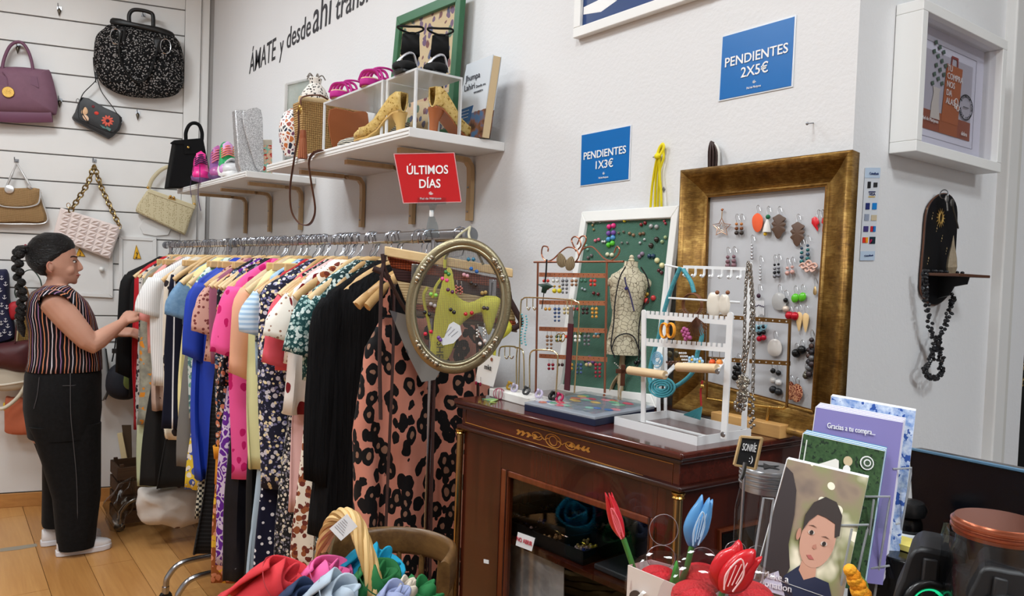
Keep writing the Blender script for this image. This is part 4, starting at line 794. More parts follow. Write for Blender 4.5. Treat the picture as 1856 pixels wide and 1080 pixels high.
def hanger(x, k, rz=0.0, label='', dz=0):
    if HU[k] == 0: o = HP[k]; HU[k] = 1; o.location = (x, RY, RZ+dz); o.rotation_euler = (0, 0, rz)
    else: o = dup(HP[k], (x, RY, RZ+dz), rz)
    o['label'] = label; return o
# garments hang in the y-z plane at a given x on the rail
def gx(u, v=560): # rail position whose front shoulder edge falls at this column
    lo, hi = -4.95, -1.5
    for _ in range(40):
        m_ = (lo+hi)/2
        if PR((m_, RY-.2, 1.33))[0] < u: lo = m_
        else: hi = m_
    return lo
def gz(x, v, y=-.56): return PX(PR((x, y, 1))[0], v, x).z
def cloth_loops(x, prof, ph=0.0, n=44, rz=0.0, fold=5, depth=.02, cy=0.0, wav=.012):
    cr, sr = math.cos(rz), math.sin(rz); LL_ = []
    zt, zb = prof[0][0], prof[-1][0]; rows = []
    for (z0, w0, t0), (z1, w1, t1) in zip(prof, prof[1:]):
        k = max(1, int((z0-z1)/.05))
        for j in range(k): f = j/k; rows.append((z0+(z1-z0)*f, w0+(w1-w0)*f, t0+(t1-t0)*f))
    rows.append(prof[-1])
    for z, w, th in rows:
        f = min(1, max(0, (zt-z)/max(.05, zt-zb))); L = []
        for i in range(n):
            a = 2*pi*i/n; c, s = math.cos(a), math.sin(a)
            rp = depth*(f**.7)*math.sin(fold*a+ph+2.2*f+1.3*math.sin(ph+3*a))
            yy = w*math.copysign(abs(c)**.75, c)+wav*f*math.sin(7*z+ph); xx = th*math.copysign(abs(s)**.9, s)*(1+.25*math.sin(2*a+ph))+rp*(.5+.5*abs(s))+wav*f*math.sin(5*z+ph*2+3*c)
            L.append(V((x+xx*cr-yy*sr, RY+cy+xx*sr+yy*cr, z)))
        LL_.append(L)
    return LL_
def shoulder_prof(top, hw, zb, hemw, th=.022, waist=None):
    P = [(top+.01, .05, .02), (top-.012, .085, th*.8), (top-.04, .13, th), (top-.085, hw*.92, th*1.1), (top-.115, hw, th*1.2)]
    if waist: P += [(top-.4, waist, th*1.3)]
    P += [((top-.115+zb)/2 if not waist else zb+.05, (hw+hemw)/2, th*1.6), (zb, hemw, th*1.9)]
    return sorted(P, key=lambda q: -q[0])
def sleeve(t, x, top, hw, side, ln, w0, w1, material, ph=0, out=.03, cy=0, fwd=0.0):
    w0 *= .6; w1 *= .62; y0 = RY+cy+side*(hw-.03); P = [V((x, y0-side*.02, top-.10)), V((x+.005, y0+side*out*.5, top-.16)), V((x+.008+fwd*.5, y0+side*out, top-.12-ln*.6)), V((x+.01+fwd, y0+side*out*1.1, top-.12-ln))]
    n = 16; LL_ = []
    for k in range(9):
        f = k/8; i = min(2, int(f*3)); g = f*3-i; c = P[i].lerp(P[i+1], g); w = w0+(w1-w0)*f
        LL_.append([c+V((w*.5*math.sin(a)*(1+.2*math.sin(3*a+ph)), w*math.cos(a)*(1+.1*math.sin(4*a+ph+f*4)), .02*side*math.cos(a)*f)) for a in [2*pi*q/n for q in range(n)]])
    return B('sleeve', MB().loft(LL_, cap=False), material, t, solid=.003)
NG = [0]; GL = []; UL_ = set()
def near_label(x):
    for d, lab in sorted((abs(g_[0]-x), g_) for g_ in GL):
        for side, w in ((-1, 'behind'), (1, 'in front of')):
            if (x-lab[0])*side >= 0:
                q = 'small bare hanger just %s the %s' % (w, ' '.join(lab[1].split()[:8]))
                if q not in UL_: UL_.add(q); return q
    return 'small bare wooden hanger on the rail'
def garment(name, label, cat, x, mt, kind='dress', zb=.6, hw=.2, hemw=.2, sl=0, slw=.075, rz=0.0, th=.022, hk=None, top=1.553, slm=None, trim=None, waist=None, fold=5, depth=.018, cy=0.0, fwd=0.0, hl=None):
    NG[0] += 1; ph = NG[0]*1.7; t = thing(name, label, cat, (x, RY, zb), 'garments hanging on the rails')
    if kind == 'bottom':   # trousers or skirt hung by the waist
        top = 1.475; P = [(top, hw*.85, .02), (top-.05, hw*.88, .02), ((top+zb)/2, (hw+hemw)/2, th), (zb, hemw, th)]
    elif kind == 'strap': P = [(1.42, hw*.7, .016), (1.36, hw*.85, .02), ((1.36+zb)/2, (hw+hemw)/2, th*1.2), (zb, hemw, th*1.6)]
    else: P = shoulder_prof(top, hw, zb, hemw, th, waist)
    B('fabric', MB().loft(cloth_loops(x, P, ph, rz=rz, fold=fold, depth=depth, cy=cy), cap=False), mt, t, solid=.003)
    if kind == 'strap':
        for s in (-1, 1): B('strap', MB().tube(bez([(x, RY+s*.06, 1.54), (x+.006, RY+s*.085, 1.50), (x+.008, RY+s*hw*.55, 1.41)], 5), (.010, .003), 6, up=(1,0,0)), trim or mt, t)
    if sl:
        for s in (-1, 1): sleeve(t, x, top, hw, s, sl, slw, slw*(1.1 if sl < .3 else .75), slm or mt, ph, cy=cy, fwd=fwd)
    if trim and kind != 'strap': B('hem_band', MB().loft(cloth_loops(x, [(zb+.05, hemw*1.012, th*1.95), (zb-.004, hemw*1.015, th*1.98)], ph, rz=rz, fold=fold, depth=depth*1.02, cy=cy), cap=False), trim, t, solid=.004)
    k = hk if hk is not None else (3 if kind == 'bottom' else NG[0] % 3)
    GL.append((x, label)); o = hanger(x, k, rz, hl or ('wooden hanger holding the '+label)[:110])
    if k == 3: o.scale = (1, .62, 1)
    return t
G = garment
# --- from the bag wall towards the camera
G('jacket', 'black jacket at the far end of the rail', 'jacket', gx(236), mat((12,12,13), .85), zb=.75, hw=.23, sl=.55, slw=.075)
G('dress', 'plain bright red dress near the woman\'s hand', 'dress', gx(243), mat((190,22,36), .75), zb=gz(gx(243), 778), hw=.2, hemw=.2, th=.02)
G('dress', 'long black and white floral dress beside the red one', 'dress', gx(251), fab('floral', (206,200,196), [(34,34,40), (60,50,60)], 26, .36), zb=gz(gx(251), 868), hemw=.19)
G('skirt', 'pale green skirt beneath the orange floral blouse', 'skirt', gx(255), mat((206,214,176), .8), 'bottom', zb=gz(gx(255), 882), hw=.18, hemw=.2)
G('blouse', 'grey blouse with orange flowers and pointed hem', 'blouse', gx(259), fab('mottle', (134,134,124), [(170,168,150), (218,140,46)], 26), zb=gz(gx(259), 770), hw=.2, hemw=.22)
G('skirt', 'pink plaid skirt low between floral garments', 'skirt', gx(264), fab('check', (222,196,190), [(196,110,104)], 34, .3), 'bottom', zb=gz(gx(264), 860), hw=.12, hemw=.15)
G('top', 'peach sleeveless top hanging on a narrow strap', 'top', gx(268), mat((226,176,150), .8), 'strap', zb=gz(gx(268), 640), hw=.11)
G('blouse', 'salmon pink blouse with short sleeves under the white top', 'blouse', gx(268), mat((236,160,156), .8), zb=gz(gx(268), 640), hw=.19, sl=.22)
G('top', 'white ribbed short-sleeved top', 'top', gx(270)+.12, fab('stripe', (236,236,236), [(214,214,214)], 110, .4), zb=gz(gx(282), 700), hw=.22, sl=.17, slw=.095, hk=2)
G('dress', 'sheer taupe dress with dark smudges', 'dress', gx(275), fab('mottle', (166,140,128), [(196,172,158), (90,72,64)], 9), zb=gz(gx(275), 745), hw=.18, hemw=.18)
G('skirt', 'long plain black skirt under the taupe dress', 'skirt', gx(270), mat((9,9,10), .85), 'bottom', zb=gz(gx(270), 880), hw=.12, hemw=.23, th=.04)
G('blouse', 'cream blouse with scattered leopard spots', 'blouse', gx(294), fab('leopard', (222,212,196), [(44,38,40), (120,92,70)], 22, .46), zb=gz(gx(294), 770), hw=.19, hemw=.19)
G('shorts', 'cream shorts peeping below the leopard blouse', 'shorts', gx(298), mat((232,216,180), .8), 'bottom', zb=gz(gx(298), 795), hw=0.15, hemw=.19, trim=fab('leopard', (222,206,180), [(50,40,40)], 26, .5))
G('shirt', 'light blue denim shirt with short sleeves', 'shirt', gx(327), fab('mottle', (96,132,166), [(122,156,186)], 40), zb=gz(gx(327), 588), hw=.2, sl=.15, slw=.09)
G('trousers', 'navy trousers with thin white stripes', 'trousers', gx(304), fab('stripe', (20,22,40), [(226,226,230)], 17, .10), 'bottom', zb=gz(gx(304), 776), hw=0.22, hemw=0.21, th=.03)
G('skirt', 'black skirt hanging below the striped trousers', 'skirt', gx(300), mat((10,10,11), .85), 'bottom', zb=gz(gx(300), 885), hw=.12, hemw=.21)
G('blouse', 'pale yellow blouse edge beside grey trousers', 'blouse', gx(329), mat((232,222,160), .8), zb=gz(gx(329), 760), hw=.185)
G('trousers', 'plain grey wide trousers in the middle of the rail', 'trousers', gx(340), mat((112,110,106), .85), 'bottom', zb=gz(gx(340), 845), hw=.21, hemw=.22, th=.035)
G('skirt', 'black and white checkerboard skirt near the floor', 'skirt', gx(345), fab('checker', (206,196,206), [(30,26,34)], 28), 'bottom', zb=gz(gx(345), 862), hw=.15, hemw=.16)
G('blouse', 'mint and white floral blouse by the blue dress', 'blouse', gx(343), fab('floral', (214,226,216), [(120,170,150), (90,130,130)], 34, .4), zb=gz(gx(343), 758), hw=.19, hemw=.2)
G('dress', 'royal blue draped dress with long sleeves', 'dress', gx(357), mat((22,60,176), .6), zb=gz(gx(357), 868), hw=.21, hemw=0.2, sl=.30, slw=.085, th=.03, depth=.03)
G('blouse', 'yellow floral blouse hem below the blue dress', 'blouse', gx(346), fab('floral', (226,196,60), [(70,90,170), (232,226,214)], 26, .4), 'bottom', zb=gz(gx(346), 888), hw=.12, hemw=.2)
G('skirt', 'black and cream houndstooth skirt hanging very low', 'skirt', gx(358), fab('checker', (196,190,170), [(30,30,30)], 90), 'bottom', zb=gz(gx(358), 940), hw=.12, hemw=.18)
G('skirt', 'long black ribbed skirt reaching below the purple scarf', 'skirt', gx(366), fab('stripe', (12,12,13), [(30,30,32)], 60, .4, axis=2), 'bottom', zb=gz(gx(366), 1005), hw=.12, hemw=.2)
G('blouse', 'beige lace blouse over a mauve lining', 'blouse', gx(372), fab('dots', (206,160,146), [(120,60,60)], 60, .36), zb=gz(gx(372), 655), hw=.19, sl=.19, slw=.085)
G('top', 'plain mauve top beside the beige lace blouse', 'top', gx(381), mat((150,84,110), .75), zb=gz(gx(381), 660), hw=.2)
G('dress', 'dark floral dress with orange and white blossoms', 'dress', gx(389), fab('floral', (22,24,32), [(196,120,90), (70,90,120), (206,190,176)], 34, .36), zb=gz(gx(389), 832), hw=.19, hemw=.19, trim=mat((212,140,30), .75))
G('skirt', 'mustard yellow skirt under the dark floral dress', 'skirt', gx(386), mat((214,142,34), .75), 'bottom', zb=gz(gx(386), 878), hw=.12, hemw=.19)
G('dress', 'purple bandana print dress with white paisley', 'dress', gx(397), fab('paisley', (96,34,140), [(206,190,214)], 22, .07), zb=gz(gx(397), 1025), hw=.14, hemw=.2)
G('dress', 'brown and yellow floral skirt hem near the floor', 'skirt', gx(383), fab('floral', (150,84,40), [(226,180,60), (220,150,120)], 26, .4), 'bottom', zb=gz(gx(383), 1060), hw=.12, hemw=.18)
G('dress', 'hot pink leopard print dress with flared sleeves', 'dress', gx(417), fab('leopard', (240,92,160), [(196,24,104)], 26, .5), zb=gz(gx(417), 870), hw=.2, hemw=0.19, sl=.24, slw=.095)
G('dress', 'second dark floral dress right of the hot pink one', 'dress', gx(403), fab('floral', (20,22,30), [(206,130,100), (90,100,130), (226,206,190)], 38, .36), zb=gz(gx(403), 700), hw=.19)
G('dress', 'black velvet dress with grey mottling', 'dress', gx(412), fab('mottle', (14,15,22), [(24,26,36), (120,126,134)], 9, rough=.5), zb=gz(gx(412), 1055), hw=0.14, hemw=.2)  # grey blotches mixed into the black base colour
G('jacket', 'beige linen jacket with a peach collar', 'jacket', gx(438), mat((214,190,158), .85, var=(12, .9)), zb=gz(gx(438), 660), hw=.2, sl=.30, slw=.085, slm=mat((232,172,140), .8))
G('dress', 'pale lemon slip dress with thin straps', 'dress', gx(447), mat((226,224,168), .75), zb=gz(gx(447), 850), hw=.19, hemw=.19)
G('trousers', 'long black trousers beside the light denim strip', 'trousers', gx(442), mat((10,10,11), .85), 'bottom', zb=gz(gx(442), 1075), hw=.13, hemw=.19)
G('shirt', 'light blue gathered shirt with puff sleeves', 'shirt', gx(462), fab('mottle', (150,184,212), [(186,210,230)], 30), zb=gz(gx(462), 680), hw=.19, sl=.14, slw=.10, slm=fab('stripe', (160,192,220), [(206,224,238)], 60, .5, axis=2))
G('jeans', 'pale washed denim strip reaching the floor', 'jeans', gx(452), mat((170,190,206), .85), 'bottom', zb=gz(gx(452), 1075), hw=.13, hemw=.18)
G('blouse', 'dark denim blue blouse with tiny stars', 'blouse', gx(468), fab('dots', (52,80,116), [(206,214,226)], 40, .2), zb=gz(gx(468), 620), hw=.185)
G('dress', 'red dress sliver next to the navy floral dress', 'dress', gx(473), mat((186,30,40), .75), zb=gz(gx(473), 640), hw=.18)
G('trousers', 'navy trousers printed with small white hearts', 'trousers', gx(473), fab('dots', (18,20,44), [(226,226,232)], 42, .26), 'bottom', zb=gz(gx(473), 1100), hw=.15, hemw=.2, th=.03)
G('dress', 'navy dress covered in small white and cream flowers', 'dress', gx(481), fab('floral', (30,32,52), [(206,204,214), (236,222,180), (120,120,160)], 46, .36), zb=gz(gx(481), 885), hw=.22, hemw=.21, th=.035)
G('top', 'white eyelet blouse with wide short sleeves', 'top', gx(520), fab('dots', (236,232,222), [(150,110,90)], 60, .24), zb=gz(gx(520), 660), hw=.2, sl=.13, slw=.10)
G('dress', 'black dress with dense cream ditsy flowers', 'dress', gx(507), fab('floral', (26,26,30), [(214,206,190), (120,118,130)], 70, .38), zb=gz(gx(507), 1060), hw=0.15, hemw=.19)
G('top', 'coral pink top with cut-out flowers', 'top', gx(505), mat((226,88,104), .8), zb=gz(gx(505), 672), hw=.19, sl=.22, slw=.09)
G('blouse', 'pale pink blouse with black buttons', 'blouse', gx(514), fab('dots', (222,180,178), [(24,20,22)], 13, .16), zb=gz(gx(514), 930), hw=0.14, hemw=.18)
G('dress', 'white folk dress embroidered with birds and red leaves', 'dress', gx(524), fab('leopard', (236,232,228), [(120,26,34), (60,110,160)], 15, .4, seed=2), zb=gz(gx(524), 752), hw=0.205, hemw=0.2)
G('dress', 'cream dress with brown and rust flowers', 'dress', gx(533), fab('floral', (232,222,206), [(150,84,50), (110,50,40)], 36, .4), zb=gz(gx(533), 1040), hw=0.15, hemw=.18)
G('blouse', 'teal blouse with dense white flowers', 'blouse', gx(556), fab('floral', (30,70,72), [(206,220,216), (150,180,176)], 70, .42), zb=gz(gx(556), 690), hw=.2, sl=.16, slw=.1)
G('dress', 'teal ditsy dress hem behind the black cardigan', 'dress', gx(560), fab('floral', (22,50,52), [(196,210,206)], 70, .42), zb=gz(gx(560), 1070), hw=.17, hemw=.17)
# black crinkled cardigan
m, N = newmat('crinkle', .9, 0, .15); co = N.coord(sc=(1, 1, .08)); nz = N.noise(co, 90, 3)[0]; N.col(N.mix(nz, lin((7,7,8)), lin((26,26,28)))); N.bump(nz, .9, .01)
G('cardigan', 'long black crinkled cardigan with long sleeves', 'cardigan', gx(592), m, zb=gz(gx(592), 968), hw=.215, hemw=.22, sl=.50, slw=.085, th=.04, hk=0, waist=.2)
# extra empty hangers crowding the rails
xs = [x for x in [-4.78+.062*i for i in range(52)]]
for i, x in enumerate(xs):
    if -3.58 < x < -3.5 or x > -1.93: continue
    o = hanger(x+.012*math.sin(i*2.3), i % 3, .12*math.sin(i*1.9), near_label(x)); o.scale = (1, .62, .8) if i % 5 else (1, .9, .95)
for u, k, r in ((632, 1, .2), (641, 1, .28)): hanger(gx(u), k, r, 'empty wooden hanger beside the pink leopard dress, %s of two' % {632: 'farther', 641: 'nearer'}[u])
# pink leopard dress, turned towards the camera
XD = -1.80; LP = fab('leopard', (204,134,114), [(14,12,14), (146,108,88)], 33, .72, rough=.7); RZD = -.22
t = thing('dress', 'salmon pink leopard print dress with brown ribbons', 'dress', (XD, RY, .5), 'garments hanging on the rails')
B('fabric', MB().loft(cloth_loops(XD, [(1.41, .13, .02), (1.33, .17, .03), (1.1, .20, .04), (.85, .19, .045), (.80, .20, .05), (.45, .23, .07)], .7, n=72, rz=RZD, fold=7, depth=.028), cap=False), LP, t, solid=.003)
cr, sr = math.cos(RZD), math.sin(RZD)
def dl(y, z, o=.05): return V((XD+o*cr-y*sr, RY+o*sr+y*cr, z))
for y in (-.12, .0, .13): B('ribbon', MB().tube(bez([dl(y*.9, 1.50, .03), dl(y*.95, 1.3, .062), dl(y, 1.0, .072), dl(y*1.05, .7, .085), dl(y*1.1, .48, .10)], 6), (.007, .003), 6), mat((52,28,26), .6), t)
B('shoulder_strap', MB().pillow([dl(-.14, 1.42, .035), dl(-.11, 1.42, .035), dl(-.12, 1.52, .02), dl(-.145, 1.52, .02)], (1, 0, 0), .006, .006, 2), LP, t)
B('sheer_panel', MB().prism([PN(u, v, dl(0, 1.2, .075), V((cr, sr, 0))) for u, v in ((706,562), (742,572), (772,636), (800,668), (788,688), (764,692), (738,640))], (.003, -.001, 0)), fab('leopard', (150,146,142), [(112,112,118)], 15, .5), t)
hanger(XD, 1, RZD, 'wooden hanger holding the pink leopard dress')
# knitted tote and lime bikini clipped to the front hanger
XT = -1.655; RT = -.45; cr2, sr2 = math.cos(RT), math.sin(RT); NV = V((cr2, sr2, 0))
def tl(y, z, o=0.0): return V((XT+o*cr2-y*sr2, RY+o*sr2+y*cr2, z))
def onp(P, o=.055): return [PN(u, v, tl(0, 1.3, o), NV) for u, v in P]
t = thing('coat_hanger', 'wide pale clip hanger at the near end of the rail', 'coat hanger', onp([(812,470)], .03)[0], 'wooden coat hangers on the rails')
B('clip_bar', MB().prism(onp([(697,446), (928,487), (928,503), (697,464)], .03), NV*.014), WD[2], t, bev=.003)
for u, v in ((753,478), (893,506)): cl = B('clip', MB().prism(onp([(u-7,v), (u+7,v+1), (u+5,v+37), (u-8,v+36)], .046), NV*.006), CHR, t, bev=.001); B('clip_slot', MB().prism(onp([(u-2,v+6), (u+1,v+6), (u-1,v+30), (u-4,v+30)], .0525), NV*.0004), mat((70,72,76), .4), cl, smooth=False)
hb = tl(0, RZ); B('hook', MB().tube([hb+V((0, .022*math.sin(a), .022*math.cos(a))) for a in [(-120+i*20)*pi/180 for i in range(13)]]+[hb+V((0, .008, -.05)), onp([(812,468)], .037)[0]], .0022, 6), CHR, t)
t = thing('knit_tote', 'striped knitted tote in rust, cream and dark brown', 'bag', tl(0, 1.18), None)
TA, TB_, TC, TD = (701,464), (922,508), (936,602), (744,570)
def tq(a, b): return ((TA[0]*(1-a)+TB_[0]*a)*(1-b)+(TD[0]*(1-a)+TC[0]*a)*b, (TA[1]*(1-a)+TB_[1]*a)*(1-b)+(TD[1]*(1-a)+TC[1]*a)*b)
KN = lambda c1, c2: fab('stripe', c1, [c2], 150, .5, axis=2)
for b0, b1, m_ in ((0, .2, fab('weave', (160,74,40), [(96,40,26)], 90)), (.2, .42, KN((48,28,28), (66,42,40))), (.42, .78, KN((206,182,140), (168,140,100))), (.78, .9, fab('weave', (170,84,52), [(120,54,34)], 90)), (.9, 1.0, KN((120,100,84), (90,74,62)))):
    B('knit_band', MB().prism(onp([tq(0, b0), tq(1, b0), tq(1, b1), tq(0, b1)], .012), NV*.016), m_, t, bev=.003)
for L in ([(693,460), (697,485), (712,520), (728,550), (742,572)], [(698,462), (692,500), (690,560), (688,650), (690,760)], [(676,486), (694,494), (705,505)], [(922,540), (936,566), (944,585), (930,596)]): B('brown_tie', MB().tube(bez(onp(L, .045), 6), (.0075, .004), 6), mat((50,28,26), .7), t)
LIME = mat((224,218,74), .55, var=(10, .9))
t = thing('bikini_top', 'lime yellow bikini clipped behind the oval frame', 'bikini', tl(0, 1.1), None)
B('panel', MB().pillow(bez(onp([(808,490), (820,492), (824,530), (850,548), (880,536), (905,540), (890,560), (860,570), (835,590), (826,620), (812,650), (796,660), (778,655), (785,600), (790,560)]), 3, True), NV, .008, .006, 3), LIME, t)
B('cup', MB().pillow(bez(onp([(872,546), (906,540), (900,570), (888,606), (880,596), (874,570)], .058), 4, True), NV, .014, .005, 4), LIME, t); B('cup', MB().pillow(bez(onp([(908,560), (922,580), (929,596), (914,612), (898,618), (896,605)], .03), 4, True), NV, .018, .008, 4), LIME, t)
for L in ([(806,486), (808,460), (812,440)], [(775,520), (768,540), (778,590), (786,640)], [(800,505), (790,520), (784,540)], [(897,615), (895,650), (884,690), (878,672), (885,655)], [(870,690), (880,660), (890,640)]): B('string', MB().tube(bez(onp(L, .05), 6), .004, 6), LIME, t)
text('SHE', onp([(791, 634)], .066)[0], V((0, 0, -1)), V((-sr2, cr2, 0)), .018, mat((60,58,30), .6), t, 'strap_lettering')
# ================================================================ sale sign, oval jewellery frame, chair, basket, floor clutter
SD = 1.93
def pt(P, d): return [PT(u, v, d) for u, v in P]
def quadtext(t, s, Q, a, b, h, m_, al='CENTER', fit=None, name='lettering', off=.0015, **k):
    # Q: top left, top right, bottom right, bottom left corners; a, b: place across and down; h: cap height as a share of the sheet height
    r = (Q[1]-Q[0]+Q[2]-Q[3]).normalized(); u = (Q[0]-Q[3]+Q[1]-Q[2]).normalized(); n = r.cross(u); o = Q[0].lerp(Q[1], a).lerp(Q[3].lerp(Q[2], a), b)+n*off
    H = ((Q[0]-Q[3]).length+(Q[1]-Q[2]).length)/2; W_ = ((Q[1]-Q[0]).length+(Q[2]-Q[3]).length)/2
    return text(s, o, r, u, h*H, m_, t, name, al, fit=fit*W_ if fit else None, **k)
PAPW = mat((240,240,240), .6)
def butterfly(t, Q, a, b, s, m_, off=.0015):
    r = (Q[1]-Q[0]).normalized(); u = (Q[0]-Q[3]).normalized(); n = r.cross(u); o = Q[0].lerp(Q[1], a).lerp(Q[3].lerp(Q[2], a), b)+n*off
    for x, y, w, h_ in ((-.5, .1, .25, .5), (.1, .35, .3, .55), (.55, -.05, .45, .25), (.1, -.35, .3, .2)): B('logo_wing', MB().tube(ell(o+r*(x*s)+u*(y*s), r*(w*s), u*(h_*s), 12), s*.09, 5, closed=True), m_, t)
Q = pt([(714,279), (823,277), (836,366), (731,368)], SD); nrm = (Q[1]-Q[0]).cross(Q[3]-Q[0]).normalized(); nrm = -nrm if nrm.dot(FWD) > 0 else nrm
t = thing('sale_sign', 'red ÚLTIMOS DÍAS sale sign clipped above the rail', 'sign', PT(782, 420, SD))
B('card', MB().prism(Q, nrm*-.001), mat((206,28,40), .35), t, smooth=False); B('clear_sleeve', MB().prism([q+(q-sum(Q, V())/4)*.035+nrm*.0012 for q in Q], nrm*.0006), glass((255,245,245), .05), t, smooth=False)
for a, b in zip(Q, Q[1:]+Q[:1]): B('sleeve_edge', MB().tube([a, b], .0012, 4), mat((226,210,212), .3), t)
quadtext(t, 'ÚLTIMOS', Q, .5, .42, .17, PAPW, fit=.70, bold=.0005); quadtext(t, 'DÍAS', Q, .5, .70, .17, PAPW, fit=.36, bold=.0005); butterfly(t, Q, .5, .82, .0055, PAPW); quadtext(t, 'Piel de Mariposa', Q, .48, .94, .045, PAPW)
CLR = glass((236,242,244), .04)
def clr(nm, P, th): B(nm, MB().prism(pt(P, SD-.006), -FWD*-th), CLR, t, bev=.001)
clr('clip_jaw', [(757,358), (808,358), (808,370), (757,372)], .012); clr('clip_neck', [(776,370), (792,370), (786,384), (781,384)], .01)
B('swivel', MB().lathe([(0, -.008), (.005, -.008), (.006, 0), (.005, .008), (0, .008)], 10, Matrix.Translation(PT(782, 387, SD))), mat((235,235,235), .4), t)
clr('clamp_body', [(777,392), (787,392), (793,408), (796,430), (771,430), (774,405)], .016)
# oval frame with mesh
ON = V((.82, -.57, 0)).normalized(); OC = PT(838, 553, 1.74)
def op(u, v, o=0.0): return PN(u, v, OC+ON*o, ON)
def ov(k, o=0.0, n=64):
    ax, ay = (25, -113), (84, 22); return [op(831+(ax[0]*math.sin(a)+ay[0]*math.cos(a))*k, 554+(ax[1]*math.sin(a)+ay[1]*math.cos(a))*k, o) for a in [2*pi*i/n for i in range(n)]]
ANT = mat((150,140,112), .35, .85, bump=(300, .3))
t = thing('oval_frame', 'antique oval metal frame with mesh holding stud earrings', 'jewellery display', op(820, 668))
B('outer_moulding', MB().tube(ov(1.0), (.0075, .011), 10, closed=True, up=ON), ANT, t); B('inner_moulding', MB().tube(ov(.93, .004), .004, 8, closed=True), mat((176,168,140), .3, .9), t); B('inner_lip', MB().tube(ov(.89, -.002), .0022, 6, closed=True), ANT, t)
k_ = 0
for a0, a1 in ((.62, 1.05), (-.35, -.75), (2.45, 2.95), (3.95, 4.6)):
    for i in range(9):
        a = a0+(a1-a0)*i/8; u, v = 831+(25*math.sin(a)+84*math.cos(a))*.985, 554+(-113*math.sin(a)+22*math.cos(a))*.985
        B('cast_flower', MB().ball(op(u, v, .012), .0055+.0022*math.sin(i*2.1), 8, 5), mat((170,160,140), .25, .9), t)
m = bpy.data.materials.new('mesh_net'); m.use_nodes = True; N = NT(m); co = N.coord(); s_ = N.sep(co); fz = N.math('LESS_THAN', N.math('FRACT', N.math('MULTIPLY', s_[2], 420)), .26); fx = N.math('LESS_THAN', N.math('FRACT', N.math('MULTIPLY', s_[1], 420)), .26)
N.bsdf.inputs['Base Color'].default_value = lin((86,84,82)); N.set(N.bsdf.inputs['Alpha'], N.math('MAXIMUM', fz, fx)); NET = m
ring = ov(.91, 0, 48); B('mesh_net', MB().add(ring, [tuple(range(48))]), NET, t, smooth=False)
CORD = mat((190,182,150), .8)
for L in ([(806,470), (818,448), (830,428)], [(876,480), (862,450), (850,428)]): B('hanging_cord', MB().tube(bez([op(u, v, -.012) for u, v in L]+[V((-1.612, RY, RZ+.021))], 5), .003, 6), CORD, t)
STUDS = [('blue', (30,96,170), (854,487), (864,492)), ('green', (60,130,60), (808,493), (813,497)), ('pink', (236,84,140), (802,505), (810,508)), ('lime green', (140,206,80), (781,533), (790,535)), ('black', (16,16,18), (770,566), (778,570)), ('red and pink', (206,30,60), (771,605), (781,601)), ('ruby red', (190,30,36), (844,569), (855,567)), ('dark brown', (40,26,24), (854,513), (862,517)), ('black heart', (20,14,18), (817,561), (823,566)), ('pearl and black', (60,50,48), (877,558), (883,559)), ('teal', (40,110,140), (849,470), (858,470)), ('pearl', (214,202,196), (879,618), (870,623)), ('violet', (110,60,140), (795,612), (798,616)), ('silver', (170,160,160), (781,551), (788,554)), ('rose', (206,150,160), (841,498), (847,500)), ('gold', (170,140,80), (874,531), (880,530)), ('plum', (90,40,80), (812,525), (820,529))]
for nm, c, a, b in STUDS:
    s = thing('stud_earrings', '%s stud earrings pinned to the oval mesh frame' % nm, 'earrings', op(*a, .004), 'studs on the oval frame')
    for q in (a, b): st = B('stud', MB().ball(op(*q, .006), .0047, 10, 6), mat(c, .25, coat=.5), s); B('post', MB().tube([op(*q, .004), op(*q, -.006)], .0006, 4), SILVER, st)
for k, (u, v) in enumerate(((866,598), (878,596), (828,518), (836,520))):
    s = thing('drop_earring', 'silver and crystal drop earring on the oval mesh, %s' % ['lower left', 'lower right', 'upper left', 'upper right'][k], 'earrings', op(u, v+16, .005), 'drops on the oval frame'); B('wire', MB().tube(bez([op(u-1, v-6, .003), op(u, v-10, .005), op(u+1, v-4, .005), op(u, v, .005)], 4), .0007, 5), SILVER, s)
    for j in range(5): B('crystal', MB().ball(op(u+(j % 2)*3-1.5, v+3*j, .006), .0028, 8, 5), mat((206,204,200) if k < 2 else (190,120,110), .1, .5), s)
P = [op(u, v, .003) for u, v in ((805,612), (814,588), (822,583), (834,590), (837,606), (822,622), (803,626), (794,614))]; s = thing('price_card', 'torn white handwritten card behind the oval mesh', 'card', P[0]); B('card', MB().prism(P, ON*.0006), mat((214,218,222), .7), s, smooth=False)
for k in range(3): B('writing', MB().tube([op(806+k*6, 606+k*2, .0045), op(818+k*6, 592+k*4, .0045)], .0004, 4), mat((90,90,110), .7), s)
# captain's chair
CWD = m_wood((120,88,50), (78,52,28), 0, 4, .35); CC = PT(706, 1000, 1.60); CC.z = 0; CA = math.radians(154)   # chair centre, direction of the back
t = thing('wooden_chair', 'old wooden captain\'s chair with a curved back rail', 'chair', CC)
def car(a, r, z): return CC+V((math.cos(CA+a)*r, math.sin(CA+a)*r, z))
rl = []; zt_ = .925
for i in range(33):
    a = -1.9+3.8*i/32; e = max(0, abs(a)-1.25)/.65; r = .138-.02*e*e; h_ = .031*(1+.25*e); c = car(a, r, zt_-.025*e*e); d = (c-CC); d.z = 0; d.normalize(); rl.append(ell(c, d*(.009+.004*e), V((0, 0, h_)), 12, 3))
B('back_rail', MB().loft(rl), CWD, t)
for i in range(8): a = -1.4+2.8*i/7; B('spindle', MB().tube([car(a, .12, .50), car(a, .132, .7), car(a, .137, .90)], [.006, .009, .006], 8), CWD, t)
B('seat', MB().lathe([(0, .47), (.14, .47), (.16, .485), (.155, .505), (.12, .51), (0, .50)], 32, Matrix.Translation(CC)), CWD, t)
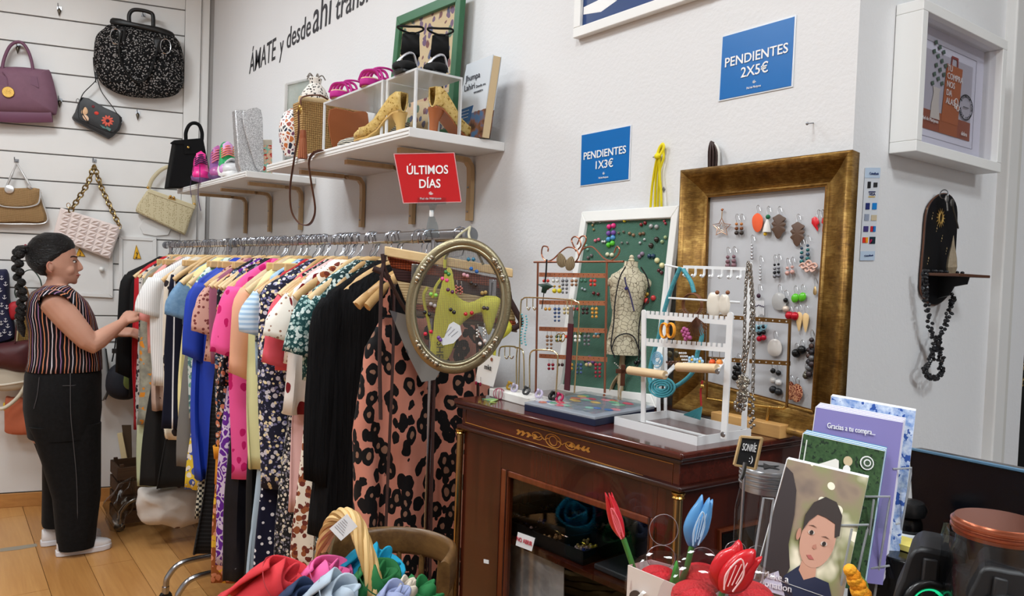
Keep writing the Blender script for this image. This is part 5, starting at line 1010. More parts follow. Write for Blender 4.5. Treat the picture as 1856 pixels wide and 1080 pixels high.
for i in range(4): a = pi/4+i*pi/2; B('leg', MB().tube([car(a, .11, .48), car(a, .14, .25), car(a, .17, 0)], [.018, .02, .014], 10), CWD, t)
# wicker basket with a twisted handle
WIC = mat((206,164,100), .5, var=(40, .8)); WIC2 = mat((186,124,70), .5, var=(40, .8)); BC = PT(622, 1100, 1.52); BC.z = .512
t = thing('wicker_basket', 'wicker basket with a twisted arched handle on the chair', 'basket', BC); BR_ = .13
for k in range(16): z = .52+.0185*k; r = BR_*(.78+.22*k/15); B('weave_ring', MB().tube([V((BC.x, BC.y, z))+V((r*math.cos(a)*(1+.03*math.cos(12*a+k*pi)), r*math.sin(a)*(1+.03*math.cos(12*a+k*pi)), 0)) for a in [2*pi*i/48 for i in range(48)]], .011, 6, closed=True), WIC, t)
for k in range(12): a = 2*pi*k/12; B('stake', MB().tube([V((BC.x+.78*BR_*math.cos(a), BC.y+.78*BR_*math.sin(a), .52)), V((BC.x+BR_*math.cos(a), BC.y+BR_*math.sin(a), .80))], .006, 6), WIC2, t)
B('base', MB().lathe([(0, .512), (.12, .512), (.12, .525), (0, .525)], 24, Matrix.Translation((BC.x, BC.y, 0))), WIC2, t)
HD = 1.50; hp = bez([PT(576, 1100, 1.6), PT(583, 1030, 1.6), PT(590, 980, 1.58), PT(604, 946, 1.55), PT(624, 934, 1.52), PT(643, 946, 1.49), PT(658, 985, 1.46), PT(674, 1040, 1.44), PT(682, 1100, 1.43)], 10)
hd = B('handle', MB().tube(hp, .009, 8), WIC2, t)
for s in range(7):
    P = []
    for i, p in enumerate(hp):
        tg = (hp[min(i+1, len(hp)-1)]-hp[max(i-1, 0)]).normalized(); n1 = tg.cross(FWD).normalized(); n2 = tg.cross(n1); a = 2*pi*s/7+i*.16; P.append(p+n1*(.011*math.cos(a))+n2*(.011*math.sin(a)))
    B('willow_strand', MB().tube(P, .0062, 6), WIC if s % 2 else mat((220,184,124), .5), hd)
s = thing('price_tag', 'white paper tag taped to the basket handle', 'tag', PT(620, 980, 1.46)); P = pt([(597,958), (629,931), (648,954), (618,980)], 1.46); B('paper', MB().prism(P, FWD*.0006), mat((232,232,234), .7), s, smooth=False)
for k in range(6): B('writing', MB().tube([P[0].lerp(P[1], .25+.1*k)-FWD*.001+(P[3]-P[0])*.1, P[0].lerp(P[1], .25+.1*k)-FWD*.001+(P[3]-P[0])*(.85-.08*k)], .0004, 4), mat((150,150,160), .7), s)
def rolled(u, v, d, R, h, c, label, tilt=.5, az=0.0, tn=2.6):
    c0 = PT(u, v, d); ax = Matrix.Rotation(az, 3, 'Z') @ Matrix.Rotation(tilt, 3, 'X') @ V((0, 0, 1)); M = frameM(c0, ax.orthogonal(), ax); n = 60; LL_ = []
    for j in range(7):
        z = h*(j/6)-h; L = []
        for i in range(n+1):
            a = tn*2*pi*i/n; r = R*(.12+.88*i/n); q = V((r*math.cos(a)*(1+.07*math.sin(3*a+j)), r*math.sin(a)*(1+.06*math.cos(2*a+j*.7)), z+.012*math.sin(a*1.7+u)*(j/6)+.35*R*(1-i/n)*(j/6))); L.append(M @ q)
        LL_.append(L)
    mb = MB(); w = n+1; mb.add([q for L in LL_ for q in L], [(j*w+i, j*w+i+1, (j+1)*w+i+1, (j+1)*w+i) for j in range(6) for i in range(n)])
    t = thing('rolled_garment', label, 'clothing', c0+V((0,0,-h)), 'rolled clothes in the basket'); mt = mat(c, .8, bump=(30, .35)); B('roll', mb, mt, t, solid=.004)
    B('hem_seam', MB().tube([M @ V((R*1.0*math.cos(a)*(1+.07*math.sin(3*a+5)), R*math.sin(a), -.018)) for a in [i*2*pi/24 for i in range(24)]], .0014, 4, closed=True), mat([x*.75 for x in c], .8), t)
rolled(525, 1046, 1.46, .052, .15, (206,50,58), 'coral red rolled garment at the left of the basket', .9, 2.3); rolled(606, 1038, 1.50, .046, .15, (228,96,156), 'candy pink rolled garment in the basket', .7, 2.3)
rolled(695, 1018, 1.56, .058, .16, (16,150,186), 'turquoise rolled garment behind the handle', .75, 2.6); rolled(694, 1040, 1.45, .042, .15, (28,104,52), 'dark green rolled garment right of the handle', .55, 2.2); rolled(628, 1076, 1.40, .05, .13, (176,190,204), 'pale denim blue rolled garment at the front', .8, 2.3)
rolled(724, 1078, 1.40, .03, .12, (150,160,196), 'lavender blue rolled garment at the front right', .6, 2.4); rolled(772, 1070, 1.46, .04, .13, (30,112,58), 'bright green rolled garment beside the chair arm', .6, 2.8); rolled(742, 1064, 1.43, .02, .12, (206,194,176), 'cream twisted garment between lavender and green rolls', .5, 2.4)
rolled(560, 1086, 1.41, .04, .12, (40,56,88), 'navy blue rolled garment under the coral one', .8, 2.3)
# floor clutter by the far rail
t = thing('wooden_crate', 'dark wooden crate under the far rail end', 'crate', PZ(225, 900, 0)); o = V((-4.98, -.60, 0)); CR = m_wood((96,66,40), (66,44,26), 1, 4, .7)
for k in range(4):
    for s in (0, 1): B('slat', MB().obox(o+V((s*.22, 0, .03+.085*k)), (.014, 0, 0), (0, .30, 0), (0, 0, .07)), CR, t, smooth=False, bev=.002)
    B('end_slat', MB().obox(o+V((0, 0, .03+.085*k)), (.23, 0, 0), (0, .014, 0), (0, 0, .07)), CR, t, smooth=False, bev=.002)
for x, y in ((.014, .014), (.2, .014), (.014, .27), (.2, .27)): B('post', MB().obox(o+V((x, y, 0)), (.02, 0, 0), (0, .02, 0), (0, 0, .37)), CR, t, smooth=False)
def crumple(P, nrm_, th, amp, seed, mt, t, nm):
    mb = MB().pillow(P, nrm_, th, th*.8, 8, 2.2); mb.v = [tuple(V(q)+V((noise.noise(V(q)*16+V((seed, 0, 0))), noise.noise(V(q)*16+V((0, seed, 0))), noise.noise(V(q)*16+V((0, 0, seed)))))*amp) for q in mb.v]; return B(nm, mb, mt, t)
fx = -4.62
t = thing('plastic_bag', 'crumpled clear plastic bag by the rail caster', 'plastic bag', PX(218, 965, fx)); crumple(bez(px([(236,862), (246,880), (243,920), (226,950), (222,962), (205,962), (196,955), (188,916), (205,885), (222,872)], fx), 5, True), V((1, -.2, 0)), .07, .02, 3, glass((226,222,216), .18), t, 'bag')
t = thing('paper_sack', 'crumpled white printed sack under the rail', 'sack', PX(300, 950, fx+.15)); SK = fab('leopard', (206,198,190), [(110,84,78)], 14, .36); crumple(bez(px([(255,885), (300,882), (352,885), (366,912), (360,945), (320,952), (270,948), (250,938), (248,905)], fx+.25), 5, True), V((1, -.2, 0)), .08, .018, 8, SK, t, 'sack')
t = thing('cardboard_folder', 'cream cardboard folder leaning behind the rail end', 'folder', PB(225, 850, .1)); B('sheet', MB().prism(pb([(213,785), (222,783), (232,835), (222,838)], .1), BN*.02), mat((226,206,160), .7), t, smooth=False); B('back_sheet', MB().prism(pb([(221,770), (238,770), (240,850), (232,850)], .08), BN*.015), mat((80,60,40), .7), t, smooth=False)
t = thing('floor_tape', 'strip of worn grey tape on the wooden floor', 'tape', PZ(30, 992, 0)); B('strip', MB().prism([PZ(u, v, .0006) for u, v in ((0,994), (30,990), (66,985), (68,990), (34,996), (0,1000))], (0, 0, .0006)), mat((150,140,124), .7), t, smooth=False)
# ================================================================ display cabinet
ZC = 1.24
def cz(u, v): return PZ(u, v, ZC)
FR, FL = cz(1236, 822), cz(822, 721); BRr = V((FR.x+.012, -.02, ZC)); BLl = V((FL.x-.01, -.02, ZC))
fd = (FR-FL).normalized(); fn = V((fd.y, -fd.x, 0)); sd_ = (BRr-FR).normalized(); sn = V((sd_.y, -sd_.x, 0))
sn = sn if sn.x > 0 else -sn; fn = fn if fn.y < 0 else -fn
MAH = m_wood((80,28,16), (44,13,8), 2, 3, .22, .4); MAHX = m_wood((88,34,24), (56,20,14), 0, 3, .16, .5); MAHD = m_wood((60,22,14), (34,11,8), 0, 4, .25, .4); MAHL = m_wood((120,58,30), (86,38,18), 2, 4, .25, .3)
INL = mat((200,140,64), .35, .4)
def inset(d):  # footprint polygon inset by d
    return [FL-fn*d+fd*d, FR-fn*d-fd*d*.9, BRr-sn*d*.9, BLl+fd*d]
def slab(nm, d, z0, z1, m_, t, bev=.003): B(nm, MB().prism([V((p.x, p.y, z0)) for p in inset(d)], (0, 0, z1-z0)), m_, t, smooth=True, bev=bev)
cab = thing('display_cabinet', 'mahogany display cabinet with glass door and brass columns', 'cabinet', V((-1.19, -.2, 0)))
slab('top_board', 0, ZC-.013, ZC, MAHX, cab, .004); slab('top_bead', .004, ZC-.022, ZC-.0125, MAHD, cab, .003)
slab('frieze', .016, ZC-.062, ZC-.0215, MAHX, cab, .001); slab('lower_moulding', .006, ZC-.073, ZC-.0615, MAHD, cab, .004)
ZM = ZC-.073; ZB = .12
slab('plinth', .0, 0, ZB, MAHD, cab)
def fp(u, v, d): return PN(u, v, FR-fn*d, fn)       # pixel on the front plane set back by d
def fq(a, z, d): return FL.lerp(FR, a)+fd*0-fn*d+V((0, 0, z-ZC))
Wd = (FR-FL).length
# carcass: back, sides, shelves
def fbox(nm, a0, a1, z0, z1, d0, d1, m_, par=None, bev=.001): # box on the front, a along the width in metres, d depth from the front
    o = FL+fd*a0-fn*d0; o.z = z0; return B(nm, MB().obox(o, fd*(a1-a0), -fn*(d1-d0), V((0, 0, z1-z0))), m_, par or cab, smooth=False, bev=bev)
fbox('back_panel', .03, Wd-.03, ZB, ZM, .355, .365, mat((20,14,12), .6))
fbox('side_panel', .026, .036, ZB, ZM, .03, .36, MAH); o = FR-sn*.03-fd*0; 
B('side_panel', MB().prism([FR-sn*.024+sd_*.03-V((0,0,ZC-ZB)), BRr-sn*.024-V((0,0,ZC-ZB)), BRr-sn*.032-V((0,0,ZC-ZB)), FR-sn*.032+sd_*.03-V((0,0,ZC-ZB))], (0, 0, ZM-ZB)), MAH, cab, smooth=False)
# front frame around the door
def fa(u, v, d=.02): return (fp(u, v, d)-FL).dot(fd)
a_l, a_r = fa(907.7, 848), fa(1190, 940); zt_d = fp(907.7, 848, .02).z; gl0, gl1 = fa(921, 864), fa(1176, 942); zg = fp(921, 864, .02).z
fbox('stile', .022, a_l, ZB, ZM, .02, .04, MAH); fbox('stile', a_r, Wd-.02, ZB, ZM, .02, .04, MAH); fbox('top_rail', a_l, a_r, zt_d, ZM, .02, .04, MAH)
door_ = B('door', MB().obox(FL+fd*a_l-fn*.018+V((0,0,ZB-ZC)), fd*(gl0-a_l), -fn*.02, V((0,0,zt_d-ZB))).obox(FL+fd*gl1-fn*.018+V((0,0,ZB-ZC)), fd*(a_r-gl1), -fn*.02, V((0,0,zt_d-ZB))).obox(FL+fd*gl0-fn*.018+V((0,0,zg-ZC)), fd*(gl1-gl0), -fn*.02, V((0,0,zt_d-zg))), MAHL, cab, smooth=False, bev=.003)
fbox('glass_pane', gl0, gl1, ZB, zg, .027, .029, glass((240,240,240), .02), door_, 0)
for a in (a_l+.003, gl0-.003, gl1+.003, a_r-.003): fbox('bead', a-.0015, a+.0015, ZB, zt_d, .0165, .02, MAHD, door_, 0)
# brass corner columns
for a in (.014, Wd-.014):
    c = FL+fd*a-fn*.014; c.z = 0; cl = B('column', MB().lathe([(.0085, ZB+.02), (.0085, ZM-.012)], 20, Matrix.Translation((c.x, c.y, 0))), mat((170,146,104), .22, 1), cab)
    for z in (ZM-.012, ZB): B('capital', MB().lathe([(.009, z), (.012, z+.003), (.010, z+.006), (.0125, z+.010), (.012, z+.012)], 20, Matrix.Translation((c.x, c.y, 0))), BRASS, cl)
# gold inlay on the frieze
def il(P, r=.0009, cl=False, nm='inlay_line'): B(nm, MB().tube([fp(u, v, .0155) for u, v in P], r, 4, closed=cl), INL, cab)
il([(845,741.5), (1220.7,841), (1218,878), (843.7,765)], .0009, True)
for (x0, y0, rx, ry) in ((1003,799,14,20), (1003,799,7,14), (974,790,9,11), (1034,808,9,11)):
    s = .3; il([(x0+rx*math.cos(a), y0+ry*math.sin(a)*.6+rx*math.cos(a)*s) for a in [2*pi*i/20 for i in range(20)]], .0011, True, 'marquetry_scroll')
for x0, d in ((1003, -1), (1003, 1)):
    il([(x0+d*q, 799+d*q*.28+2.5*math.sin(q*.5)) for q in range(8, 62, 3)], .0011, False, 'marquetry_stem')
    for q in (28, 40, 50, 58):
        for s in (-1, 1): B('marquetry_leaf', MB().prism([fp(x0+d*q+dx, 799+d*q*.28+dy, .0152) for dx, dy in ((0, 0), (d*5, s*5), (d*9, s*4), (d*6, 0))], fn*.0005), INL, cab, smooth=False)
# right side: frieze panel line and glazed side door
def sp(u, v, d=.022): return PN(u, v, FR-sn*d, sn)
B('side_door_rail', MB().tube([sp(1303, 1075), sp(1303, 962), sp(1375, 945)], (.006, .005), 4, up=sn), MAHL, cab, smooth=False)
B('side_pane', MB().prism([sp(1309, 1075, .0225), sp(1309, 968, .0225), sp(1372, 953, .0225), sp(1376, 1075, .0225)], sn*.0006), mat((12,9,9), .08), cab, smooth=False)
# inside: glass shelf, trays with jewellery, photo print, pale reflection sheet
sz = fp(1085, 1050, .03).z
fbox('inner_shelf', .04, Wd-.05, sz-.012, sz, .04, .35, MAH); fbox('inner_shelf', .04, Wd-.05, sz-.27, sz-.258, .04, .35, MAH)
TR = mat((11,11,12), .6)
def inn(u, v, dz=0.0): p = PZ(u, v, sz+dz); return p
def tray(a0, a1, d0, d1, label, h=.028):
    o = FL+fd*a0-fn*d0; o.z = sz+.001; t = thing('jewellery_tray', label, 'tray', o, 'black trays in the cabinet'); w, dd = a1-a0, d1-d0
    B('tray_base', MB().obox(o, fd*w, -fn*dd, V((0,0,.004))), TR, t, smooth=False)
    for x, y, l, e in ((0, 0, w, .004), (0, dd-.004, w, .004)): B('tray_wall', MB().obox(o+fd*x-fn*y, fd*l, -fn*e, V((0,0,h))), TR, t, smooth=False)
    for x in (0, w/2-.002, w-.004): B('tray_wall', MB().obox(o+fd*x, fd*.004, -fn*dd, V((0,0,h))), TR, t, smooth=False)
    return o, w, dd
tl_ = [tray(.06, .22, .06, .17, 'black jewellery tray nearest the hinge side'), tray(.225, .385, .055, .165, 'black jewellery tray with yellow and gold pieces'), tray(.07, .23, .18, .29, 'black jewellery tray at the back left of the cabinet'), tray(.24, .42, .18, .30, 'black jewellery tray at the back right of the cabinet')]
CN = {(206,160,80): 'gold', (196,196,200): 'silver', (150,60,50): 'rust red', (40,60,130): 'dark blue', (220,206,90): 'yellow', (230,190,180): 'pale pink', (120,100,80): 'bronze', (222,206,80): 'lemon yellow', (206,160,110): 'copper', (214,190,120): 'straw gold', (220,196,190): 'blush', (50,70,150): 'blue'}
JC = [(206,160,80), (196,196,200), (150,60,50), (40,60,130), (220,206,90), (230,190,180), (120,100,80)]
for ti, (o, w, dd) in enumerate(tl_):
    for k in range(16):
        p = o+fd*(.012+(w-.024)*rnd.random())-fn*(.012+(dd-.024)*rnd.random())+V((0,0,.010)); c = JC[(k*3+ti*5) % 7] if ti != 1 else [(222,206,80), (206,160,110), (214,190,120), (220,196,190), (50,70,150)][k % 5]
        s = thing('jewellery_piece', '%s %s lying in the black tray %s' % (CN[tuple(c)], 'ring' if k % 3 == 0 else 'bead cluster', ['nearest the door hinge', 'with the yellow pieces', 'at the back left', 'at the back right'][ti]), 'jewellery', p, 'jewellery in the cabinet trays')
        if k % 3 == 0: B('ring', MB().tube(ell(p+V((0,0,.004)), fd*.009, fn*.008+V((0,0,.006)), 12), .0018, 6, closed=True), mat(c, .25, .8), s)
        else:
            m1 = MB()
            for j in range(6): a = j*1.05; m1.ball(p+V((.007*math.cos(a), .007*math.sin(a), .004*(j % 2))), .004, 6, 4)
            B('beads', m1, mat(c, .3, .3), s)
o = FL+fd*.41-fn*.06; o.z = sz+.001; one('black_case', 'flat grey-black case beside the trays in the cabinet', 'case', MB().obox(o, fd*.14, -fn*.10, V((0,0,.012))), mat((52,54,58), .4), bev=.003)
P = [fp(u, v, .075) for u, v in ((919,946), (1022,1018), (1019,1300), (914,1300))]; t = thing('photo_print', 'black and white photo print standing inside the glass door', 'picture', P[3]); m, N = newmat('grey_print', .6); co = N.coord(); nz = N.noise(co, 14, 4, .6, .5)[0]; N.col(N.ramp(nz, [(.35, lin((168,168,168))), (.65, lin((226,226,226)))])); B('sheet', MB().prism(P, -fn*.002), m, t, smooth=False)
P = [fp(u, v, .32) for u, v in ((915,850), (1030,880), (1030,912), (915,935))]; one('reflection_sheet', 'pale sheet painted in for the wall reflection in the cabinet', 'card', MB().prism(P, -fn*.002), mat((236,238,236), .6), smooth=False)  # pale sheet added to stand in for the white wall's reflection
P = [fp(u, v, .0262) for u, v in ((939,964), (970,975), (964,999), (935,988))]; t = thing('paper_note', 'torn white NO ABRIR note taped to the cabinet glass', 'note', P[3]); B('paper', MB().prism(P, fn*.0006), mat((226,226,228), .7), t, smooth=False)
quadtext(t, 'NO ABRIR', P, .5, .62, .30, mat((190,40,60), .6), fit=.92, name='handwriting', off=.0012)
P = [fp(u, v, .0195) for u, v in ((877,1013), (886,1015), (886,1022), (877,1020))]; one('price_sticker', 'tiny white price sticker on the cabinet stile', 'sticker', MB().prism(P, fn*.0006), mat((230,230,230), .6), smooth=False)
# ================================================================ on top of the cabinet
def cb(u, v, h=0.0): return PZ(u, v, ZC+h)
def wire(t, P, r, m_, nm='wire', n=6): return B(nm, MB().tube(P, r, n), m_, t)
# -- leaning frames
def lean(yb, yt, zt_):
    p0 = V((0, yb, ZC)); n = V((0, -(zt_-ZC), yt-yb)).normalized(); return p0, n
# gold frame
gp, gn = lean(-.075, -.035, 1.66); GC = 0
def g(u, v, o=0.0): return PN(u, v, gp+gn*o, gn)
m, N = newmat('gilt', .42, .6); co = N.coord(sc=(1, 1, 1)); nz = N.noise(co, 30, 5, .7)[0]; n2 = N.noise(N.coord(sc=(2, 2, 30)), 30, 2)[0]; N.col(N.ramp(N.math('MULTIPLY_ADD', n2, .4, N.math('MULTIPLY', nz, .6)), [(.35, lin((88,60,26))), (.5, lin((132,96,42))), (.68, lin((184,150,84)))])); N.bump(nz, .25, .003); GILT = m
OUT = [g(u, v) for u, v in ((1247,313), (1558,277), (1528,806), (1232,740))]; INN = [g(u, v) for u, v in ((1288,358), (1504,338), (1478,744), (1278,690))]
t = thing('gilt_frame', 'wide gold picture frame with mesh full of hanging earrings', 'picture frame', OUT[3])
for i in range(4):
    a, b, c, d = OUT[i], OUT[(i+1) % 4], INN[(i+1) % 4], INN[i]; LLp = []
    for f, h_ in ((0, .0), (0, .026), (.10, .030), (.28, .024), (.5, .016), (.75, .011), (.9, .010), (.93, .013), (1, .012), (1, .0)): LLp.append([a.lerp(d, f)+gn*h_, b.lerp(c, f)+gn*h_])
    mb = MB(); L = len(LLp); mb.add([q for w in LLp for q in w], [(2*k, 2*k+1, 2*k+3, 2*k+2) for k in range(L-1)]); B('frame_rail', mb, GILT, t, solid=.001)
    B('inner_bead', MB().tube([d+gn*.011, c+gn*.011], (.003, .002), 4), mat((120,80,34), .4, .8), t, smooth=False)
m, N = newmat('fine_mesh', .6, .2); co = N.coord(); s_ = N.sep(co); wv = N.math('MULTIPLY', N.math('SINE', N.math('MULTIPLY', s_[0], 3600)), N.math('SINE', N.math('MULTIPLY', s_[2], 3600))); N.col(N.mix(N.math('MULTIPLY_ADD', wv, .5, .5), lin((176,176,180)), lin((206,206,208)))); N.bump(wv, .3, .001)
B('mesh_back', MB().prism([q+gn*.002 for q in INN], -gn*.002), m, t, smooth=False)
# earrings pinned in the gold frame
def erg(nm, lab, u, v, build, grp='earrings hung in the gold frame', fn_=None, o=.006):
    f = fn_ or g; s = thing(nm, lab, 'earrings', f(u, v, o), grp); build(s, f); return s
def hookw(s, f, u, v, o=.007): B('ear_wire', MB().tube(bez([f(u+5, v-4, o), f(u+3, v-12, o), f(u, v-14, o), f(u-2, v-8, o), f(u-1, v, o)], 4), .0007, 5), SILVER, s)
def drops(P, c, r=4.0, vert=8, n=3, metal=.2, hooks=True, rough=.3):
    def b(s, f):
        for (u, v) in P:
            if hooks: hookw(s, f, u, v)
            for k in range(n): B('bead', MB().ball(f(u, v+4+k*vert, .009), r*.00098*(.7+.3*k/max(1, n-1)) if n > 1 else r*.00098, 10, 6), mat(c[k % len(c)], rough, metal), s)
    return b
def plate(P, outl, c, th=.002, metal=0, rough=.5, extra=None):
    def b(s, f):
        for (u, v) in P:
            hookw(s, f, u, v); pl_ = bez([f(u+x, v+y, .008) for x, y in outl], 3, True); B('pendant', MB().pillow(pl_, gn, th, th, 2), mat(c, rough, metal), s)
            if extra: extra(s, f, u, v)
    return b
leaf = [(0, 0), (7, 4), (13, 8), (8, 13), (13, 18), (9, 23), (12, 29), (6, 35), (3, 41), (-2, 45), (-7, 40), (-9, 34), (-14, 28), (-10, 23), (-14, 17), (-9, 12), (-12, 7), (-6, 3)]
erg('leaf_earring', 'left brown wooden leaf earring in the gold frame', 1412, 388, plate([(1412, 388)], leaf, (84,60,44), .0022)); erg('leaf_earring', 'right brown wooden leaf earring in the gold frame', 1446, 402, plate([(1446, 402)], leaf, (88,62,46), .0022))
erg('coral_earring', 'orange crocheted oval earring in the gold frame', 1373, 386, plate([(1373, 386)], [(0,0), (8,6), (10,16), (7,28), (0,35), (-7,29), (-10,16), (-8,6)], (232,96,52), .003, 0, .8))
def star(s, f):
    c = (1308, 412); P = [f(c[0]+(17 if k % 2 == 0 else 8)*math.sin(k*pi/5), c[1]-(17 if k % 2 == 0 else 8)*math.cos(k*pi/5), .008) for k in range(10)]
    B('star_outline', MB().tube(P, .0012, 6, closed=True), mat((196,150,120), .3, .8), s); B('star_inner', MB().tube([f(c[0], c[1], .008).lerp(q, .55) for q in P], .0009, 6, closed=True), mat((214,180,150), .3, .8), s); B('chain', MB().tube([f(1309, 380, .008), f(1308, 396, .008)], .0009, 5), GOLD, s); B('stud', MB().ball(f(1309, 380, .008), .003), COPPER, s)
erg('star_earring', 'rose gold beaded starfish earring in the gold frame', 1308, 412, star)
erg('animal_earrings', 'pair of tiny bronze animal charm earrings', 1338, 410, drops([(1335, 402), (1344, 402)], [(190,120,60), (120,70,40), (60,50,44)], 5, 8, 3))
def bell(s, f): hookw(s, f, 1392, 388); B('green_cap', MB().ball(f(1392, 393, .010), .005), mat((24,104,70), .7), s); B('bell_skirt', MB().lathe([(.009, -.026), (.0065, -.012), (.002, 0)], 12, Matrix.Translation(f(1391, 398, .011))), mat((226,222,216), .8), s); B('clapper', MB().ball(f(1387, 424, .011), .004), mat((226,180,40), .6), s)
erg('bell_earring', 'white knitted bell earring with green cap', 1392, 400, bell)
def hearts(s, f):
    for a, x in (([(0,0), (-6,-4), (-12,0), (-12,9), (-5,18), (-1,24), (0,18), (-3,14), (2,8)], 1483), ([(0,0), (6,-6), (10,-5), (10,14), (4,20), (0,24), (1,16), (4,12), (-1,8)], 1490)): hookw(s, f, x, 394); B('half_heart', MB().pillow([f(x+p, 396+q, .008) for p, q in a], gn, .002, .002, 2), mat((206,22,34), .35), s)
erg('heart_earrings', 'pair of red broken-heart earrings at the frame edge', 1487, 400, hearts)
erg('grape_earrings', 'pair of mauve bead cluster earrings behind the comb stand', 1323, 468, drops([(1319, 462), (1330, 461)], [(130,96,104)], 6, 8, 3))
erg('chain_earring', 'silver twisted link earring near the comb stand top', 1363, 450, drops([(1363, 440)], [(190,190,194)], 3.5, 6, 5, .9)); erg('chain_earring', 'silver link earring right of the comb stand', 1378, 490, drops([(1378, 478)], [(196,196,198)], 3.2, 6, 5, .9))
erg('jet_earrings', 'black crystal drop earrings in the middle of the gold frame', 1406, 490, drops([(1404, 476), (1411, 475)], [(40,40,44), (120,120,126)], 4, 7, 4, .6)); erg('pearl_earrings', 'pink pearl double drop earrings in the gold frame', 1430, 490, drops([(1427, 482), (1436, 480)], [(206,160,150)], 5, 9, 2))
erg('teal_heart_earrings', 'teal heart chain earrings below the right leaf', 1457, 465, drops([(1453, 446), (1464, 441)], [(60,80,100), (50,110,110)], 4.5, 8, 4, .4))
def roses(s, f):
    for u, v in ((1455, 482), (1466, 477), (1476, 482), (1462, 488), (1472, 488)):
        B('fabric_petal', MB().tube(bez([f(u-5, v, .009), f(u, v-5, .014), f(u+5, v, .012), f(u, v+4, .014), f(u-2, v, .012)], 4), (.002, .003), 6), mat((226,186,170), .7), s)
erg('rose_earrings', 'pale pink fabric rose earrings in the gold frame', 1465, 482, roses)
def fringe(s, f):
    hookw(s, f, 1376, 530); B('seed_cap', MB().ball(f(1375, 536, .009), (.005, .003, .005)), mat((60,30,50), .4), s)
    for k in range(7): u = 1367+k*2.8; B('fringe_strand', MB().tube([f(u, 545, .009), f(u, 572+3*math.sin(k), .009)], .0011, 5), mat((232,230,230), .4), s); B('dark_bead', MB().ball(f(u, 553+abs(k-3), .010), .0015, 6, 4), mat((50,30,70), .4), s)
erg('fringe_earring', 'white seed bead fringe earring with dark pattern', 1375, 545, fringe)
def turq(s, f):
    for k in range(5): B('bead_arc', MB().tube([f(1374+(4+k*3)*math.cos(a), 588+(3+k*2.4)*math.sin(a), .010) for a in [pi*i/10 for i in range(11)]], .001, 5), mat((120,186,206), .4), s)
erg('arc_earring', 'turquoise beaded half-moon earring behind the brass stand', 1374, 590, turq)
shell = [(0,0), (9,4), (13,14), (12,24), (6,31), (-4,31), (-12,24), (-13,12), (-8,3)]
erg('shell_earring', 'translucent grey shell disc earring in the gold frame', 1412, 532, plate([(1412, 530)], shell, (176,174,172), .002, 0, .2)); erg('shell_earring', 'white pearly shell earring above the lower brass bar', 1404, 614, plate([(1404, 614)], shell, (214,208,202), .004, 0, .2))
erg('ball_earring', 'black bead and pearl drop earring beside the green ones', 1424, 538, drops([(1424, 540)], [(20,18,20), (214,196,180)], 7, 16, 2))
erg('green_earrings', 'pair of lime green glossy bead earrings', 1446, 535, plate([(1441, 532), (1454, 530)], [(0,0), (6,2), (7,9), (3,15), (-4,16), (-7,9), (-5,3)], (90,186,40), .004, 0, .2)); erg('cherry_earrings', 'red cherry bead earrings under the green ones', 1435, 570, drops([(1431, 568), (1441, 569)], [(186,20,40)], 9, 6, 1))
tri = [(0,0), (6,5), (5,18), (0,36), (-5,18), (-5,5)]; erg('bamboo_earrings', 'pair of pale wooden pointed petal earrings', 1453, 575, plate([(1448, 565), (1460, 567)], tri, (222,186,130), .002)); erg('teardrop_earring', 'small gold teardrop wire earring at the right edge', 1475, 520, plate([(1477, 518)], [(0,0), (3,8), (3,14), (0,17), (-3,14), (-3,8)], (190,160,110), .001, .8, .3))
erg('red_black_earrings', 'black bead earrings ending in raspberry red drops', 1380, 605, drops([(1376, 590), (1384, 588)], [(16,16,18), (16,16,18), (190,20,50)], 6, 10, 3)); erg('onyx_earrings', 'pair of round black bead earrings by the frame edge', 1448, 640, drops([(1443, 636), (1453, 630)], [(16,16,18)], 9, 6, 1, .1))
erg('cluster_earring', 'long dark bead cluster earring hanging at the right edge', 1472, 640, drops([(1471, 612), (1466, 630)], [(60,50,52), (80,60,54), (50,46,50), (110,110,112)], 7, 11, 5, .3)); erg('flower_charm_earring', 'small pewter flower charm earring low on the right', 1462, 680, drops([(1461, 672)], [(110,106,96)], 7, 5, 2, .8))
erg('disc_earrings', 'white and black disc drop earrings hanging from the lower brass bar', 1406, 690, drops([(1401, 668), (1411, 672)], [(26,26,28), (232,230,228), (40,42,46)], 8, 17, 3))
def redd(s, f):
    for u, v, k in ((1444, 712, 1.0), (1433, 708, .7)): hookw(s, f, u, v-14); B('disc', MB().pillow([f(u+11*k*math.cos(a), v+17*math.sin(a), .007+.004*k) for a in [2*pi*i/18 for i in range(18)]], gn, .0018, .001, 2), fab('paisley', (104,34,26), [(206,150,110)], 160, .06), s)
erg('paisley_earrings', 'pair of dark red patterned oval earrings at the bottom right', 1444, 712, redd)
erg('jet_cluster_earring', 'black bead cluster earring left of the silver necklace', 1338, 670, drops([(1338, 655), (1332, 662)], [(16,16,18)], 7, 9, 3))
